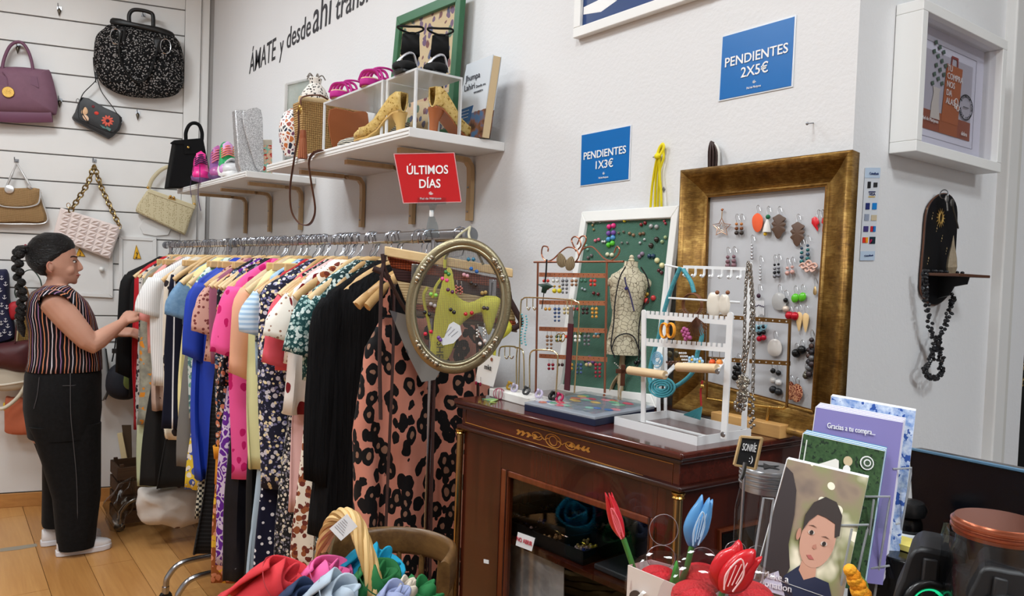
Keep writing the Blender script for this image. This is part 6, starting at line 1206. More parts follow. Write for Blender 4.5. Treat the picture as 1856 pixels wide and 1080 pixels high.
# -- green mesh board in a white frame
wp, wn = lean(-.105, -.03, 1.60)
def w_(u, v, o=0.0): return PN(u, v, wp+wn*o, wn)
t = thing('mesh_board', 'white framed green mesh board covered with stud earrings', 'jewellery display', w_(1100, 720)); OW = [w_(u, v) for u, v in ((1061,386), (1237,375), (1196,740), (1010,716))]; cw = sum(OW, V())/4; IW = [cw+(q-cw)*.88 for q in OW]
for i in range(4): a, b, c, d = OW[i], OW[(i+1) % 4], IW[(i+1) % 4], IW[i]; B('frame_rail', MB().prism([a, b, c, d], wn*.014), mat((232,232,228), .45), t, smooth=False, bev=.002)
m, N = newmat('green_mesh', .8); s_ = N.sep(N.coord()); wv = N.math('MULTIPLY', N.math('SINE', N.math('MULTIPLY', s_[0], 1700)), N.math('SINE', N.math('MULTIPLY', s_[2], 1700))); N.col(N.mix(N.math('MULTIPLY_ADD', wv, .5, .5), lin((34,84,68)), lin((110,156,134)))); N.bump(wv, .8, .002)
B('green_mesh', MB().prism([q+wn*.004 for q in IW], -wn*.003), m, t, smooth=False)
GS = [('hot pink', (232,50,130), (1104,411), (1112,409), 6), ('purple', (120,76,160), (1103,423), (1112,422), 6), ('sky blue', (80,150,206), (1103,434), (1111,431), 6), ('bright green', (90,200,50), (1103,444), (1110,441), 6), ('yellow', (232,206,40), (1132,400), (1140,397), 4), ('dark red rose', (130,24,30), (1162,407), (1169,404), 4), ('silver oval', (170,170,170), (1180,410), (1190,411), 5), ('black and gold oval', (50,36,30), (1180,445), (1190,434), 6), ('pale green flower', (170,190,140), (1200,438), (1206,430), 4), ('brown knot', (120,86,60), (1160,424), (1166,423), 4), ('cream', (226,222,190), (1101,461), (1109,462), 5), ('ivory pearl', (232,224,170), (1191,472), (1200,481), 6), ('navy', (30,60,90), (1177,464), (1184,464), 5), ('lilac', (140,120,140), (1159,465), (1164,460), 5), ('coral red', (206,60,60), (1172,545), (1184,540), 6), ('garnet', (110,24,30), (1076,531), (1084,533), 4), ('crystal', (190,200,206), (1055,523), (1060,525), 3), ('brass', (150,126,80), (1074,408), (1076,416), 3), ('silver bar', (200,200,200), (1076,403), (1088,402), 3), ('rose pink', (214,110,130), (1079,436), (1085,434), 4), ('antique bead', (120,110,96), (1121,422), (1130,420), 3), ('bronze flower', (140,110,80), (1141,423), (1148,426), 4), ('pewter', (120,120,116), (1127,440), (1137,440), 3), ('white dot', (226,226,226), (1092,438), (1096,438), 3), ('small silver', (190,190,190), (1168,434), (1160,440), 3), ('ruby chip', (160,40,60), (1204,401), (1206,405), 3), ('mint', (150,200,180), (1063,445), (1065,452), 3), ('maroon', (90,30,40), (1194,490), (1199,494), 4), ('gold lamp', (200,160,60), (1169,537), (1173,533), 4), ('black pair', (20,20,22), (1152,657), (1158,655), 4), ('grey pearl', (180,176,170), (1063,602), (1068,600), 3), ('violet crystal', (120,80,150), (1061,652), (1069,648), 5), ('lavender crystal', (150,110,180), (1075,655), (1068,660), 5), ('blue topaz', (100,170,196), (1081,605), (1086,603), 4), ('olive', (130,140,60), (1047,602), (1052,604), 4), ('smoky', (110,100,100), (1066,467), (1072,463), 4)]
for nm, c, a, b, r in GS:
    s = thing('stud_earrings', '%s stud earrings pinned on the green mesh board' % nm, 'earrings', w_(*a, .005), 'studs on the green mesh board')
    for q in (a, b): st = B('stud', MB().ball(w_(*q, .007), r*.00115, 10, 6), mat(c, .28, coat=.4), s); B('setting', MB().tube(ell(w_(*q, .0055), V((r*.0008, 0, 0)), V((0, 0, r*.0008)), 10), .0006, 5, closed=True), GOLD, st)
# ================================================================ stands and boxes on the cabinet
# white wooden block with gold wire arches
o0, o1, o2 = cb(888, 719), cb(950, 730), cb(1058, 722)
bd = V((1, -.03, 0)).normalized(); bw = V((0.03, 1, 0)).normalized()
p0 = cb(886, 718); bl = .245
t = thing('earring_stand', 'white block earring stand with gold wire arches', 'jewellery stand', p0+bd*bl/2, None)
B('block', MB().obox(p0, bd*bl, bw*.055, V((0, 0, .020))), mat((234,232,228), .5), t, smooth=False, bev=.002)
GW = mat((206,190,150), .25, 1)
def yb_(u, v): return PY(u, v, p0.y+.028)
def arch(P, r=.0018, nm='wire_arch'): B(nm, MB().tube(bez([yb_(u, v) for u, v in P], 5), r, 7), GW, t)
arch([(940,706), (942,620), (944,552), (948,542), (960,539), (1030,543), (1045,547), (1050,556), (1047,620), (1041,712)])
arch([(936,704), (936,650), (937,632), (930,628), (912,628), (906,632), (904,646)]); arch([(950,708), (949,645), (944,632), (934,630)]); arch([(960,708), (960,650), (964,637), (974,634), (998,635), (1008,640), (1011,652), (1008,712)])
for u in (955, 966, 1028, 1036): arch([(u,541), (u,556), (u+3,562), (u+6,557)], .0012, 'wire_hook')
for u in (915, 924): arch([(u,629), (u,646), (u+4,650), (u+7,645)], .0012, 'wire_hook')
s = thing('necklace', 'turquoise bead strand hanging from the wire stand', 'necklace', yb_(950, 640), 'small necklaces on the cabinet')
for k in range(22): B('bead', MB().ball(yb_(946+2*math.sin(k*.3)+ (k % 2)*7, 570+k*2.6), .0024, 8, 5), mat((100,176,186), .4), s)
s = thing('suede_tassel', 'burgundy suede bookmark strip hanging from the arch', 'tassel', yb_(1030, 708), None); B('strip', MB().prism([yb_(u, v) for u, v in ((1031,586), (1040,587), (1033,708), (1024,706))], (0, -.003, 0)), mat((70,18,30), .85), s, smooth=False); B('grey_top', MB().prism([yb_(u, v) for u, v in ((1033,556), (1038,556), (1040,587), (1031,586))], (0, -.002, 0)), mat((110,104,100), .6), s, smooth=False)
# card with mkt print and earrings
P = [yb_(u, v) for u, v in ((889,638), (926,646), (912,700), (879,690))]; P = [q+V((.0, -.03, 0)) for q in P]; P = [PN(*PR(q)[:2], P[0], V((0, -1, 0))) for q in P]
s = thing('earring_card', 'white earring card reading mkt on the wire stand', 'card', P[3]); B('card', MB().prism(P, (0, .0006, 0)), mat((240,240,238), .6), s, smooth=False); quadtext(s, 'mkt', P, .55, .5, .17, mat((40,40,42), .6), name='printed_word'); B('eyelet', MB().lathe([(.002, 0), (.0045, 0), (.0045, .0006), (.002, .0006)], 14, frameM(P[0].lerp(P[1], .62).lerp(P[3].lerp(P[2], .62), .14)+V((0,-.001,0)), (1,0,0), (0,-1,0))), mat((150,86,66), .4), s)
for a in (.12, .36): 
    q = P[3].lerp(P[2], a)+V((0, -.003, .004)); B('ruby_drop', MB().ball(q+V((0,0,-.006)), (.003, .003, .005)), mat((150,16,60), .2), s); B('ear_wire', MB().tube([q, q+V((0,0,.012))], .0006, 5), SILVER, s)
for k, (u, v, c, lab) in enumerate(((1001,697,(14,14,15),'glossy black cuff ring on the white block'), (958,699,(50,50,52),'dark enamel ring on the white block'), (1012,706,(170,30,80),'magenta bead ring on the white block'), (981,706,(190,180,206),'lilac crystal ring on the white block'), (922,696,(206,166,60),'gold coil ring on the white block'), (936,706,(176,170,190),'pale crystal ring on the white block'))):
    c0 = yb_(u, v)+V((0, -.006 if k % 2 else .004, 0)); c0.z = ZC+.0205+.008; s = thing('finger_ring', lab, 'ring', c0, 'rings on the white block'); B('band', MB().tube(ell(c0, V((.010, 0, 0)), V((0, .004, .007)), 16), .003 if k else .0045, 8, closed=True), mat(c, .25), s); B('stone', MB().ball(c0+V((0, -.003, .009)), .004), mat(c, .15), s)
s = thing('wire_bauble', 'pink wire spiral bauble on the cabinet edge', 'ornament', cb(904, 722))
for k in range(5): B('wire_loop', MB().tube([V((cb(904, 724).x, cb(904, 724).y, ZC+.014))+Matrix.Rotation(k*pi/5, 3, 'Z') @ V((.014*math.cos(a), 0, .013*math.sin(a))) for a in [2*pi*i/16 for i in range(16)]], .0009, 5, closed=True), mat((190,110,130), .4, .4), s)
s = thing('thread_tassel', 'green and gold thread tassel at the cabinet corner', 'tassel', cb(885, 725))
for k in range(9): B('thread', MB().tube(bez([cb(903, 724, .002), cb(893-k*.6, 722+k*.9, .003), cb(874+k*3.2, 723+k*.8, .0015)], 4), .0008, 4), mat([(90,190,160), (206,190,120), (150,200,90)][k % 3], .7), s)
# navy box with clear lid and colourful contents
q0, q1, q2 = cb(950, 744), cb(1078, 773), cb(1186, 752); q3 = q0+q2-q1; hb = .022
t = thing('gift_box', 'flat navy gift box with clear lid and colourful jewellery', 'box', (q0+q2)/2)
B('tray', MB().prism([q0, q1, q2, q3], (0, 0, hb*.62)), mat((22,30,58), .5), t, smooth=False, bev=.001); B('lid_edge', MB().prism([q+V((0,0,hb*.62)) for q in (q0, q1, q2, q3)], (0, 0, hb*.25)), mat((150,156,166), .3), t, smooth=False, bev=.001)
cq = (q0+q2)/2
for k in range(26):
    a, b = rnd.random()*.76+.12, rnd.random()*.76+.12; p = q0.lerp(q1, a).lerp(q3.lerp(q2, a), b)+V((0,0,hb*.9)); c = [(226,90,110), (120,190,150), (232,190,110), (220,120,90), (150,200,180), (236,150,160), (90,130,190)][k % 7]
    B('coloured_motif', MB().pillow(ell(p, V((.010+.006*rnd.random(), .002, 0)), V((-.002, .009, 0)), 10), (0, 0, 1), .0022, .001, 2), mat(c, .5), t)
mb = MB().sheet(lambda i, j: q0.lerp(q1, i).lerp(q3.lerp(q2, i), j)+V((0, 0, hb*1.16+.0022*noise.noise(V((i*14, j*9, 1))))), 24, 16); B('clear_wrap', mb, glass((244,246,248), .06), t)
# white metal stand with combs and dowels
WM = mat((230,231,232), .35); t0_, t1_, t2_ = cb(1113, 769), cb(1263, 808), cb(1361, 792); t3_ = t0_+t2_-t1_
t = thing('jewellery_stand', 'white metal jewellery stand with combs and wooden dowels', 'jewellery stand', (t0_+t2_)/2)
for a, b in ((t0_, t1_), (t1_, t2_), (t2_, t3_), (t3_, t0_)):
    d = (b-a).normalized(); n = V((-d.y, d.x, 0)); B('tray_side', MB().prism([a, b, b+n*.002, a+n*.002], (0, 0, .0165)), WM, t, smooth=False)
B('tray_bottom', MB().obox(t0_.lerp(t3_, .5)-(t3_-t0_)*.04, t1_-t0_, (t3_-t0_)*.08, V((0,0,.002))), WM, t, smooth=False)
fdir = (t1_-t0_).normalized(); bdir = (t3_-t0_).normalized(); swd = (t3_-t0_).length; slen = (t1_-t0_).length
def PP(u, v, a): # pixel on the vertical plane along the stand length, set back by a share of the depth
    p = t0_.lerp(t3_, a); n = V((fdir.y, -fdir.x, 0)); return PN(u, v, p, n)
def post(u0, v0, u1, v1, a, w=.0088): 
    A, C = PP(u0, v0, a), PP(u1, v1, a); B('post', MB().tube([A, C], (.0022, w), 4, up=bdir), WM, t, smooth=False); B('post_cap', MB().lathe([(w*.72, -.0016), (w*.72, .0016)], 16, frameM(C, fdir, bdir)), WM, t)
post(1166, 765, 1167, 566, .04, .0075); post(1194, 752, 1192, 640, .9, .006); post(1312, 795, 1324, 572, .06); post(1348, 785, 1359, 480, .92, .0078)
def comb(u0, v0, u1, v1, a, n, h=8, tooth=6, nm='comb_bar'):
    A, C = PP(u0, v0, a), PP(u1, v1, a); d = (C-A)/n; c = B(nm, MB().obox(A-V((0,0,.006)), C-A, bdir*.003, V((0,0,.008))), WM, t, smooth=False)
    for k in range(n): B('tooth', MB().obox(A+d*(k+.2)+V((0,0,.0018)), d*.6, bdir*.003, V((0,0,.007))), WM, c, smooth=False)
comb(1170, 571, 1322, 583, .05, 17); comb(1168, 621, 1318, 632, .05, 17)
A, C = PP(1238, 486, .9), PP(1352, 490, .9); c = B('hook_bar', MB().obox(A, C-A, bdir*.002, V((0,0,.006))), WM, t, smooth=False)
for k in range(7): p = A.lerp(C, (k+.5)/7); B('hook', MB().tube(bez([p, p+V((0,0,-.011)), p+V((0,0,-.016))-bdir*.006, p+V((0,0,-.013))-bdir*.011], 4), .0027, 6), WM, c)
B('cross_bar', MB().tube([PP(1212, 540, .5), PP(1342, 548, .5)], .002, 6), WM, t); B('top_bar', MB().tube([PP(1205, 480, .88), PP(1240, 487, .9)], .002, 6), WM, t); B('back_post', MB().tube([PP(1206, 745, .95), PP(1208, 480, .95)], (.0018, .005), 4, up=bdir), WM, t, smooth=False)
for P_, L in (((1140, 671), (1206, 680)), ((1228, 665), (1300, 668))):
    a, b = PP(*P_, -.06), PP(*L, -.06); B('dowel', MB().tube([a, b], .0085, 18), m_wood((226,202,166), (206,176,134), 0, 5, .55), t, bev=.0008)
    B('arm', MB().tube([b, PP(L[0]+20, L[1]-20, .4)], (.0018, .006), 4), WM, t, smooth=False)
for u, v, a in ((1313, 787, .03), (1347, 782, .9), (1303, 673, -.07)): B('screw', MB().lathe([(.005, 0), (.0042, .0016), (0, .002)], 12, frameM(PP(u, v, a)-bdir*.004, fdir, -bdir)), STEEL, t)
# pieces on the white stand
def sg(nm, lab): return thing(nm, lab, 'jewellery', PP(1240, 600, .05), 'jewellery on the white metal stand')
s = sg('wood_earrings', 'orange wooden ring earrings on the upper comb')
for u in (1204, 1216): B('ring', MB().tube([PP(u+6.5*math.cos(a), 599+13*math.sin(a), -.02) for a in [2*pi*i/24 for i in range(24)]], (.0042, .002), 8, closed=True, up=bdir), mat((228,150,30), .45), s)
s = sg('fan_earring', 'brown wooden fan hoop with threads hanging at the back'); B('hoop', MB().tube([PP(1255+17*math.cos(a), 552+20*math.sin(a), .55) for a in [2*pi*i/26 for i in range(26)]], (.005, .0018), 8, closed=True, up=bdir), mat((116,68,34), .5), s)
for k in range(18): a = .3+2.5*k/17+pi*.0; B('thread', MB().tube([PP(1255+12*math.cos(a), 555+12*math.sin(a), .53), PP(1255+27*math.cos(a), 553+26*math.sin(a), .53)], .0007, 4), mat((120,92,70), .7), s)
s = sg('fan_earring', 'dark copper fan earring under the comb')
for k in range(14): a = .5+2.0*k/13; B('rib', MB().tube([PP(1262, 575, -.02), PP(1262+24*math.cos(a), 575+36*math.sin(a), -.02)], .001, 5), mat((92,60,46), .4, .6), s)
s = sg('petal_earrings', 'white resin petal earrings with brown tops')
for u, k in ((1294, 1), (1313, .8)):
    P = bez([PP(u+dx*k, 548+dy*k, .3) for dx, dy in ((-8,-16), (0,-18), (9,-14), (13,5), (9,24), (-2,30), (-11,18), (-13,0))], 3, True); B('petal', MB().pillow(P, -bdir, .004, .003, 3), mat((226,218,204), .3), s); B('top_bead', MB().ball(PP(u+6, 530, .25), .004), mat((130,80,50), .4), s)
s = sg('pink_earrings', 'fuchsia crinkled cluster earrings')
for k in range(9): B('petal', MB().ball(PP(1240+5*math.sin(k*2.1)+k*.9, 596+k*2.3, -.02), .0042, 7, 5), mat((170,80,130), .5), s)
s = sg('blue_swirl_earrings', 'pale blue wire swirl earrings on the lower comb')
for k in range(4): B('swirl', MB().tube([PP(1191+(4+k*2)*math.cos(a+k), 652+(5+k*3)*math.sin(a+k), -.02) for a in [1.7*pi*i/14 for i in range(15)]], .0012, 6), mat((120,176,206), .3, .3), s)
s = sg('bronze_earrings', 'dark bronze carved drop earrings')
for u in (1214, 1226):
    B('medallion', MB().ball(PP(u, 642, -.02), (.006, .003, .007)), mat((72,66,50), .35, .7), s)
    for k in range(5): B('fringe_bead', MB().ball(PP(u-5+k*2.6, 656+(k % 2)*4, -.02), .0025, 6, 4), mat((84,52,40), .4), s)
s = sg('flower_earrings', 'light blue enamel flower earrings on the lower comb')
for u, v in ((1254, 652), (1268, 655)):
    for k in range(5): a = k*2*pi/5; B('petal', MB().ball(PP(u+5*math.cos(a), v+5*math.sin(a), -.02), (.0034, .002, .0034)), mat((150,190,220), .3), s)
    B('flower_eye', MB().ball(PP(u, v, -.03), .0024), mat((226,180,60), .4), s)
s = sg('orange_earrings', 'pair of orange bead earrings beside the right dowel')
for u, c in ((1291, (232,86,30)), (1304, (236,140,60))): B('bead', MB().ball(PP(u, 657, .1), .0062, 12, 8), mat(c, .35), s); B('ear_wire', MB().tube([PP(u, 650, .1), PP(u, 634, .06)], .0006, 4), SILVER, s)
s = sg('crystal_earrings', 'clear crystal chandelier earrings on the lower comb')
for k in range(16): B('crystal', MB().ball(PP(1232+(k % 4)*3+k*.6, 640+(k//4)*6, -.02), .0022, 6, 4), mat((214,214,218), .1, .4), s)
s = thing('necklace', 'teal braided necklace draped over the white stand', 'necklace', PP(1200, 700, .5), 'small necklaces on the cabinet'); TL_ = mat((70,150,162), .5, bump=(300, .6))
for L in ([(1233,485), (1218,520), (1205,560), (1194,610), (1182,650), (1178,690), (1195,712), (1215,705), (1240,690), (1258,670), (1264,640)], [(1238,488), (1252,510), (1258,530)], [(1264,640), (1272,610), (1268,585)]): B('braid', MB().tube(bez([PP(u, v, .7) for u, v in L], 6), .0045, 8), TL_, s)
for k in range(4): B('knot_coil', MB().tube([PP(1200+(8+k*5)*math.cos(a), 702+(5+k*4)*math.sin(a), .66) for a in [2*pi*i/20 for i in range(20)]], .0026, 6, closed=True), TL_, s)
s = thing('tassel_necklace', 'red and gold cord with a teal tassel behind the stand', 'necklace', PP(1260, 770, .9), 'small necklaces on the cabinet'); B('red_cord', MB().tube(bez([PP(u, v, .9) for u, v in ((1273,690), (1270,710), (1271,735))], 5), .0022, 6), mat((170,30,36), .6), s); B('gold_bead', MB().ball(PP(1273, 700, .88), .005), GOLD, s)
for k in range(12): B('tassel_thread', MB().tube([PP(1272, 738, .9), PP(1240+k*2.6, 752+k*.8, .85)], .0016, 5), mat((60,130,138), .7), s)
# big silver necklace over the right back post
s = thing('necklace', 'long silver chain necklace with a chunky crystal cluster', 'necklace', PP(1345, 740, .6), 'small necklaces on the cabinet'); SV = mat((176,172,166), .25, .95)
for L, n in (([(1356,478), (1352,520), (1350,580), (1349,630), (1346,680)], 34), ([(1358,480), (1362,540), (1360,600), (1352,650), (1348,680)], 34), ([(1360,482), (1366,560), (1366,640), (1364,730)], 40)):
    Pp = bez([PP(u, v, .55) for u, v in L], 14)
    for k in range(n): c = Pp[int(k*(len(Pp)-2)/n)]; tg = (Pp[int(k*(len(Pp)-2)/n)+1]-c).normalized(); B('link', MB().tube(ell(c, tg*.0052, (bdir if k % 2 else fdir)*.0028, 8), .0011, 5, closed=True), SV, s)
for k in range(46): a = k*2.4; r = 12*math.sqrt((k % 23)/23); B('crystal', MB().ball(PP(1347+r*math.cos(a)*.9, 700+(k//23)*22+r*math.sin(a)*1.1-8, .42+.1*math.sin(k)), .0034+.001*math.sin(k*3), 7, 5), mat((196,190,176) if k % 3 else (150,146,140), .18, .8), s)
for k in range(9): a = 2*pi*k/9; B('daisy_petal', MB().ball(PP(1341+9*math.cos(a), 734+10*math.sin(a), .36), (.0038, .002, .0042)), SV, s)
B('daisy_heart', MB().ball(PP(1341, 734, .34), .005), mat((110,106,104), .3, .9), s)
for k in range(14): B('dangle_charm', MB().ball(PP(1363+4*math.sin(k*2.2), 720+k*4.2, .5), .0032, 7, 5), SV, s)
# wooden block stand with a brass bar frame
wz_ = .021; b0, b1, b2 = cb(1280, 782), cb(1413, 796), cb(1432, 788)
t = thing('earring_stand', 'pine block earring stand with a brass bar frame', 'jewellery stand', b1); yb2 = b1.y; PINE = m_wood((222,176,112), (200,150,88), 0, 4, .5)
B('block', MB().obox(V((b1.x-.165, yb2, ZC)), (.165, 0, 0), (0, .045, 0), (0, 0, .026)), PINE, t, smooth=False, bev=.0015); ym = yb2+.022
def ybr(u, v): return PY(u, v, ym)
BRZ = mat((150,112,64), .3, 1)
B('stem', MB().tube([ybr(1389, 775), ybr(1393, 738)], .0032, 8), GOLD, t); B('base_bar', MB().tube([ybr(1282, 722), ybr(1330, 730), ybr(1420, 740), ybr(1425, 737)], .0026, 8), GOLD, t)
B('upright', MB().tube([ybr(1426, 738), ybr(1432, 578)], (.0026, .0034), 4), BRZ, t, smooth=False); B('upright', MB().tube([ybr(1280, 722), ybr(1284, 568)], (.0026, .0034), 4), BRZ, t, smooth=False)
for v0, v1 in ((572, 583), (650, 659)):
    A, C = ybr(1283, v0), ybr(1432, v1); br = B('perforated_bar', MB().obox(A-V((0,0,.004)), C-A, (0, .0015, 0), (0, 0, .0085)), BRZ, t, smooth=False)
    for k in range(13): p = A.lerp(C, (k+.5)/13); B('hole', MB().lathe([(.0016, 0), (.0016, .0004), (0, .0004)], 8, frameM(p+V((0,-.0004,0)), (1,0,0), (0,-1,0))), mat((206,200,190), .5), br)
# copper earring rack with heart scroll
yc = -.165
def yk(u, v, o=0.0): return PY(u, v, yc+o)
CPR = mat((176,116,92), .3, .9); CPF = mat((206,134,100), .35, .6)
t = thing('earring_rack', 'copper earring rack with a heart scroll on top', 'jewellery stand', yk(1040, 705))
for u in (975, 1100): B('upright', MB().tube([yk(u-4, 712), yk(u, 474)], .0028, 8), CPR, t)
B('foot', MB().tube([yk(968, 712, -.03), yk(968, 712, .04)], .003, 8), CPR, t); B('foot', MB().tube([yk(1095, 716, -.03), yk(1095, 716, .04)], .003, 8), CPR, t); B('top_bar', MB().tube([yk(968, 475), yk(1130, 474)], .0026, 8), CPR, t)
for L in ([(993,456), (993,448), (984,447), (982,462), (990,473), (1002,470), (1018,455), (1030,448), (1044,452), (1049,464), (1044,474)], [(1044,455), (1036,436), (1041,429), (1049,432), (1053,444), (1048,452)], [(1053,455), (1062,436), (1060,428), (1052,430), (1046,443)], [(1049,464), (1056,452), (1070,447), (1080,452), (1095,468), (1108,472), (1120,462), (1123,452), (1118,447), (1113,458)]): B('scroll_wire', MB().tube(bez([yk(u, v) for u, v in L], 5), .0019, 7), CPR, t)
BD = [(150,30,50), (206,60,50), (60,30,30), (226,226,220), (206,150,60), (110,110,114), (70,90,130), (150,110,80), (190,170,120), (60,110,90)]
for r_, (v0, v1) in enumerate(((498, 500), (548, 550), (596, 600), (645, 652))):
    A, C = yk(977, v0), yk(1100, v1); st = B('perforated_strip', MB().obox(A-V((0,0,.005)), C-A, (0, .0012, 0), (0, 0, .011)), CPF, t, smooth=False)
    for k in range(14): B('hole', MB().lathe([(.0012, 0), (.0012, .0003), (0, .0003)], 8, frameM(A.lerp(C, (k+.5)/14)+V((0,-.0004,.002)), (1,0,0), (0,-1,0))), mat((60,40,34), .6), st)
NMS = ['raspberry', 'coral red', 'dark brown', 'white', 'amber', 'pewter', 'denim blue', 'hazel', 'straw', 'jade']
for r_, v0 in enumerate((503, 554, 604, 655)):
    for k in range(6):
        u = 986+k*17+r_*3; i = (r_*3+k*2+1) % 10; c = BD[i]; s = thing('drop_earrings', '%s bead earrings on the %s copper strip, %s along' % (NMS[i], ['top', 'second', 'third', 'lowest'][r_], ['first', 'second', 'third', 'fourth', 'fifth', 'sixth'][k]), 'earrings', yk(u, v0+12, -.004), 'earrings on the copper rack')
        ln = (3, 1, 4, 2, 1, 2)[(k+r_) % 6]
        for d in (0, 7):
            B('ear_wire', MB().tube([yk(u+d, v0-4, -.003), yk(u+d, v0+4, -.003)], .0006, 5), SILVER, s)
            for j in range(ln): B('bead', MB().ball(yk(u+d, v0+6+j*7, -.004), .0044-.0004*j, 8, 5), mat(c, .3, .1), s)
def rk(nm, lab): return thing(nm, lab, 'earrings', yk(1010, 480, -.005), 'statement earrings on the copper rack')
s = rk('petal_earrings', 'pair of striped brown shell petal earrings on the top bar')
for u, v, a in ((1017, 470, -.2), (1034, 476, .25)): B('petal', MB().pillow(bez([yk(u+dx*math.cos(a)-dy*math.sin(a), v+dx*math.sin(a)+dy*math.cos(a), -.008) for dx, dy in ((0,-12), (7,-4), (9,6), (4,14), (-4,14), (-9,5), (-7,-5))], 3, True), (0, -1, 0), .003, .002, 2), fab('stripe', (70,54,40), [(176,156,120)], 240, .4, axis=0), s)
s = rk('bird_pendant', 'dark green bird pendant hanging on a black cord'); B('bird', MB().pillow([yk(u, v, -.01) for u, v in ((973,515), (985,514), (992,512), (1004,519), (992,525), (989,532), (981,530), (983,521))], (0, -1, 0), .004, .002, 2), mat((28,54,44), .4), s); B('cord', MB().tube(bez([yk(u, v, -.008) for u, v in ((991,470), (990,490), (988,512))], 4), .0022, 6), BLACK, s); B('cord_tail', MB().tube(bez([yk(u, v, -.008) for u, v in ((986,530), (984,545), (982,560))], 4), .0012, 6), BLACK, s)
s = rk('yellow_earrings', 'pair of yellow bead earrings under the bird pendant')
for u in (1005, 1014): B('bead', MB().ball(yk(u, 527, -.008), .0062, 12, 8), mat((214,196,40), .35), s); B('cap_bead', MB().ball(yk(u, 519, -.008), .0034, 8, 5), mat((180,140,60), .4, .4), s); B('ear_wire', MB().tube([yk(u, 514, -.008), yk(u, 502, -.006)], .0006, 4), SILVER, s)
s = rk('hoop_earrings', 'pair of gold hoop earrings on the third copper strip')
for u in (1012, 1020): B('hoop', MB().tube(ell(yk(u, 612, -.008), V((.008, 0, 0)), V((0, .002, .010)), 18), .0013, 6, closed=True), GOLD, s)
# miniature dress-form
CRK, N = newmat('crackle', .55); co = N.coord(); e = N.voro(N.wob(co, 60, .006), 85, 'DISTANCE_TO_EDGE'); N.col(N.mix(N.math('LESS_THAN', e[0], .035), N.mix(N.noise(co, 30, 3)[0], lin((214,206,182)), lin((196,184,152))), lin((104,92,72)))); N.bump(N.math('LESS_THAN', e[0], .04), .4, .001)
md = cb(1118, 727); md = V((md.x, md.y, ZC)); mdist = (md-CAM).dot(FWD); MS = mdist/F
mx = CX.copy(); mx.z = 0; mx.normalize(); my = V((-mx.y, mx.x, 0))
def mz(v): return ZC+(722-v)*MS
t = thing('mini_mannequin', 'miniature cream crackled dress-form on a wooden stand', 'mannequin', md)
def mr(u, v, w, d): return ell(V((md.x, md.y, mz(v)))+mx*((u-1118)*MS), mx*(w*MS), my*(d*MS), 22, 2.2)
B('torso', MB().loft([mr(1128, 636, 36, 24), mr(1129, 626, 35, 24), mr(1129, 600, 32, 22), mr(1129, 578, 27, 19), mr(1129, 560, 26, 18), mr(1129, 540, 30, 22), mr(1130, 522, 33, 24), mr(1131, 505, 36, 20), mr(1131, 493, 32, 16), mr(1131, 486, 20, 12), mr(1133, 478, 13, 10), mr(1134, 468, 12, 10)]), CRK, t)
for s_, u in ((-1, 1097), (1, 1166)): B('arm_stub', MB().ball(V((md.x, md.y, mz(506)))+mx*((u-1118)*MS), (.008, .008, .012), R=Matrix.Rotation(-s_*.5, 3, my)), CRK, t)
B('neck_knob', MB().lathe([(.006, 0), (.008, .003), (.005, .006), (.006, .010), (.004, .014), (0, .016)], 14, Matrix.Translation(V((md.x, md.y, mz(468)))+mx*(16*MS))), CRK, t)
MWD = m_wood((196,176,140), (150,126,92), 2, 5, .6); B('stand_pole', MB().tube([V((md.x, md.y, mz(690)))+mx*(4*MS), V((md.x, md.y, mz(632)))+mx*(8*MS)], .007, 10), MWD, t)
for k in range(3):
    a = .5+k*2.1; d = mx*math.cos(a)+my*math.sin(a); c = V((md.x, md.y, 0))+mx*(4*MS); B('stand_leg', MB().tube(bez([c+d*.004+V((0,0,mz(676))), c+d*.016+V((0,0,mz(690))), c+d*.024+V((0,0,mz(708))), c+d*.027+V((0,0,ZC+.004))], 4), (.004, .007), 8), MWD, t)
s = thing('necklace', 'black cord necklace with blue beads on the dress-form', 'necklace', md, 'small necklaces on the cabinet')
def mp(u, v, o=26): return V((md.x, md.y, mz(v)))+mx*((u-1118)*MS)-my*(o*MS) if my.dot(FWD) > 0 else V((md.x, md.y, mz(v)))+mx*((u-1118)*MS)+my*(o*MS)
for L in ([(1120,478), (1110,500), (1104,540), (1103,580), (1100,620), (1108,640)], [(1147,478), (1160,500), (1164,530), (1152,556), (1148,590), (1150,640), (1146,660)], [(1101,625), (1108,605), (1125,597), (1140,603), (1150,625), (1162,650)]): B('cord', MB().tube(bez([mp(u, v) for u, v in L], 5), .0016, 6), mat((30,28,30), .6), s)
for L in ([(1119,497), (1122,510), (1127,520), (1132,535), (1138,556)],): B('bead_strand', MB().tube(bez([mp(u, v, 27) for u, v in L], 4), .0018, 6), mat((60,56,100), .4), s); B('blue_bead', MB().ball(mp(1122, 517, 28), .004), mat((46,40,110), .3), s)
s = thing('cross_pendant', 'dark brown wooden cross pendant with pearl strands', 'pendant', md, None); B('cross_upright', MB().obox(mp(1119, 690, 28), mx*(8*MS), my*.003, V((0, 0, 38*MS))), mat((84,42,20), .5), s, smooth=False, bev=.001); B('cross_arm', MB().obox(mp(1110, 668, 28), mx*(26*MS), my*.003, V((0, 0, 8*MS))), mat((84,42,20), .5), s, smooth=False, bev=.001)
for k in range(26): f = k/25; B('pearl', MB().ball(mp(1108+22*f+10*math.sin(f*5), 650+62*f, 24), .0017, 6, 4), mat((206,200,190), .3), s)
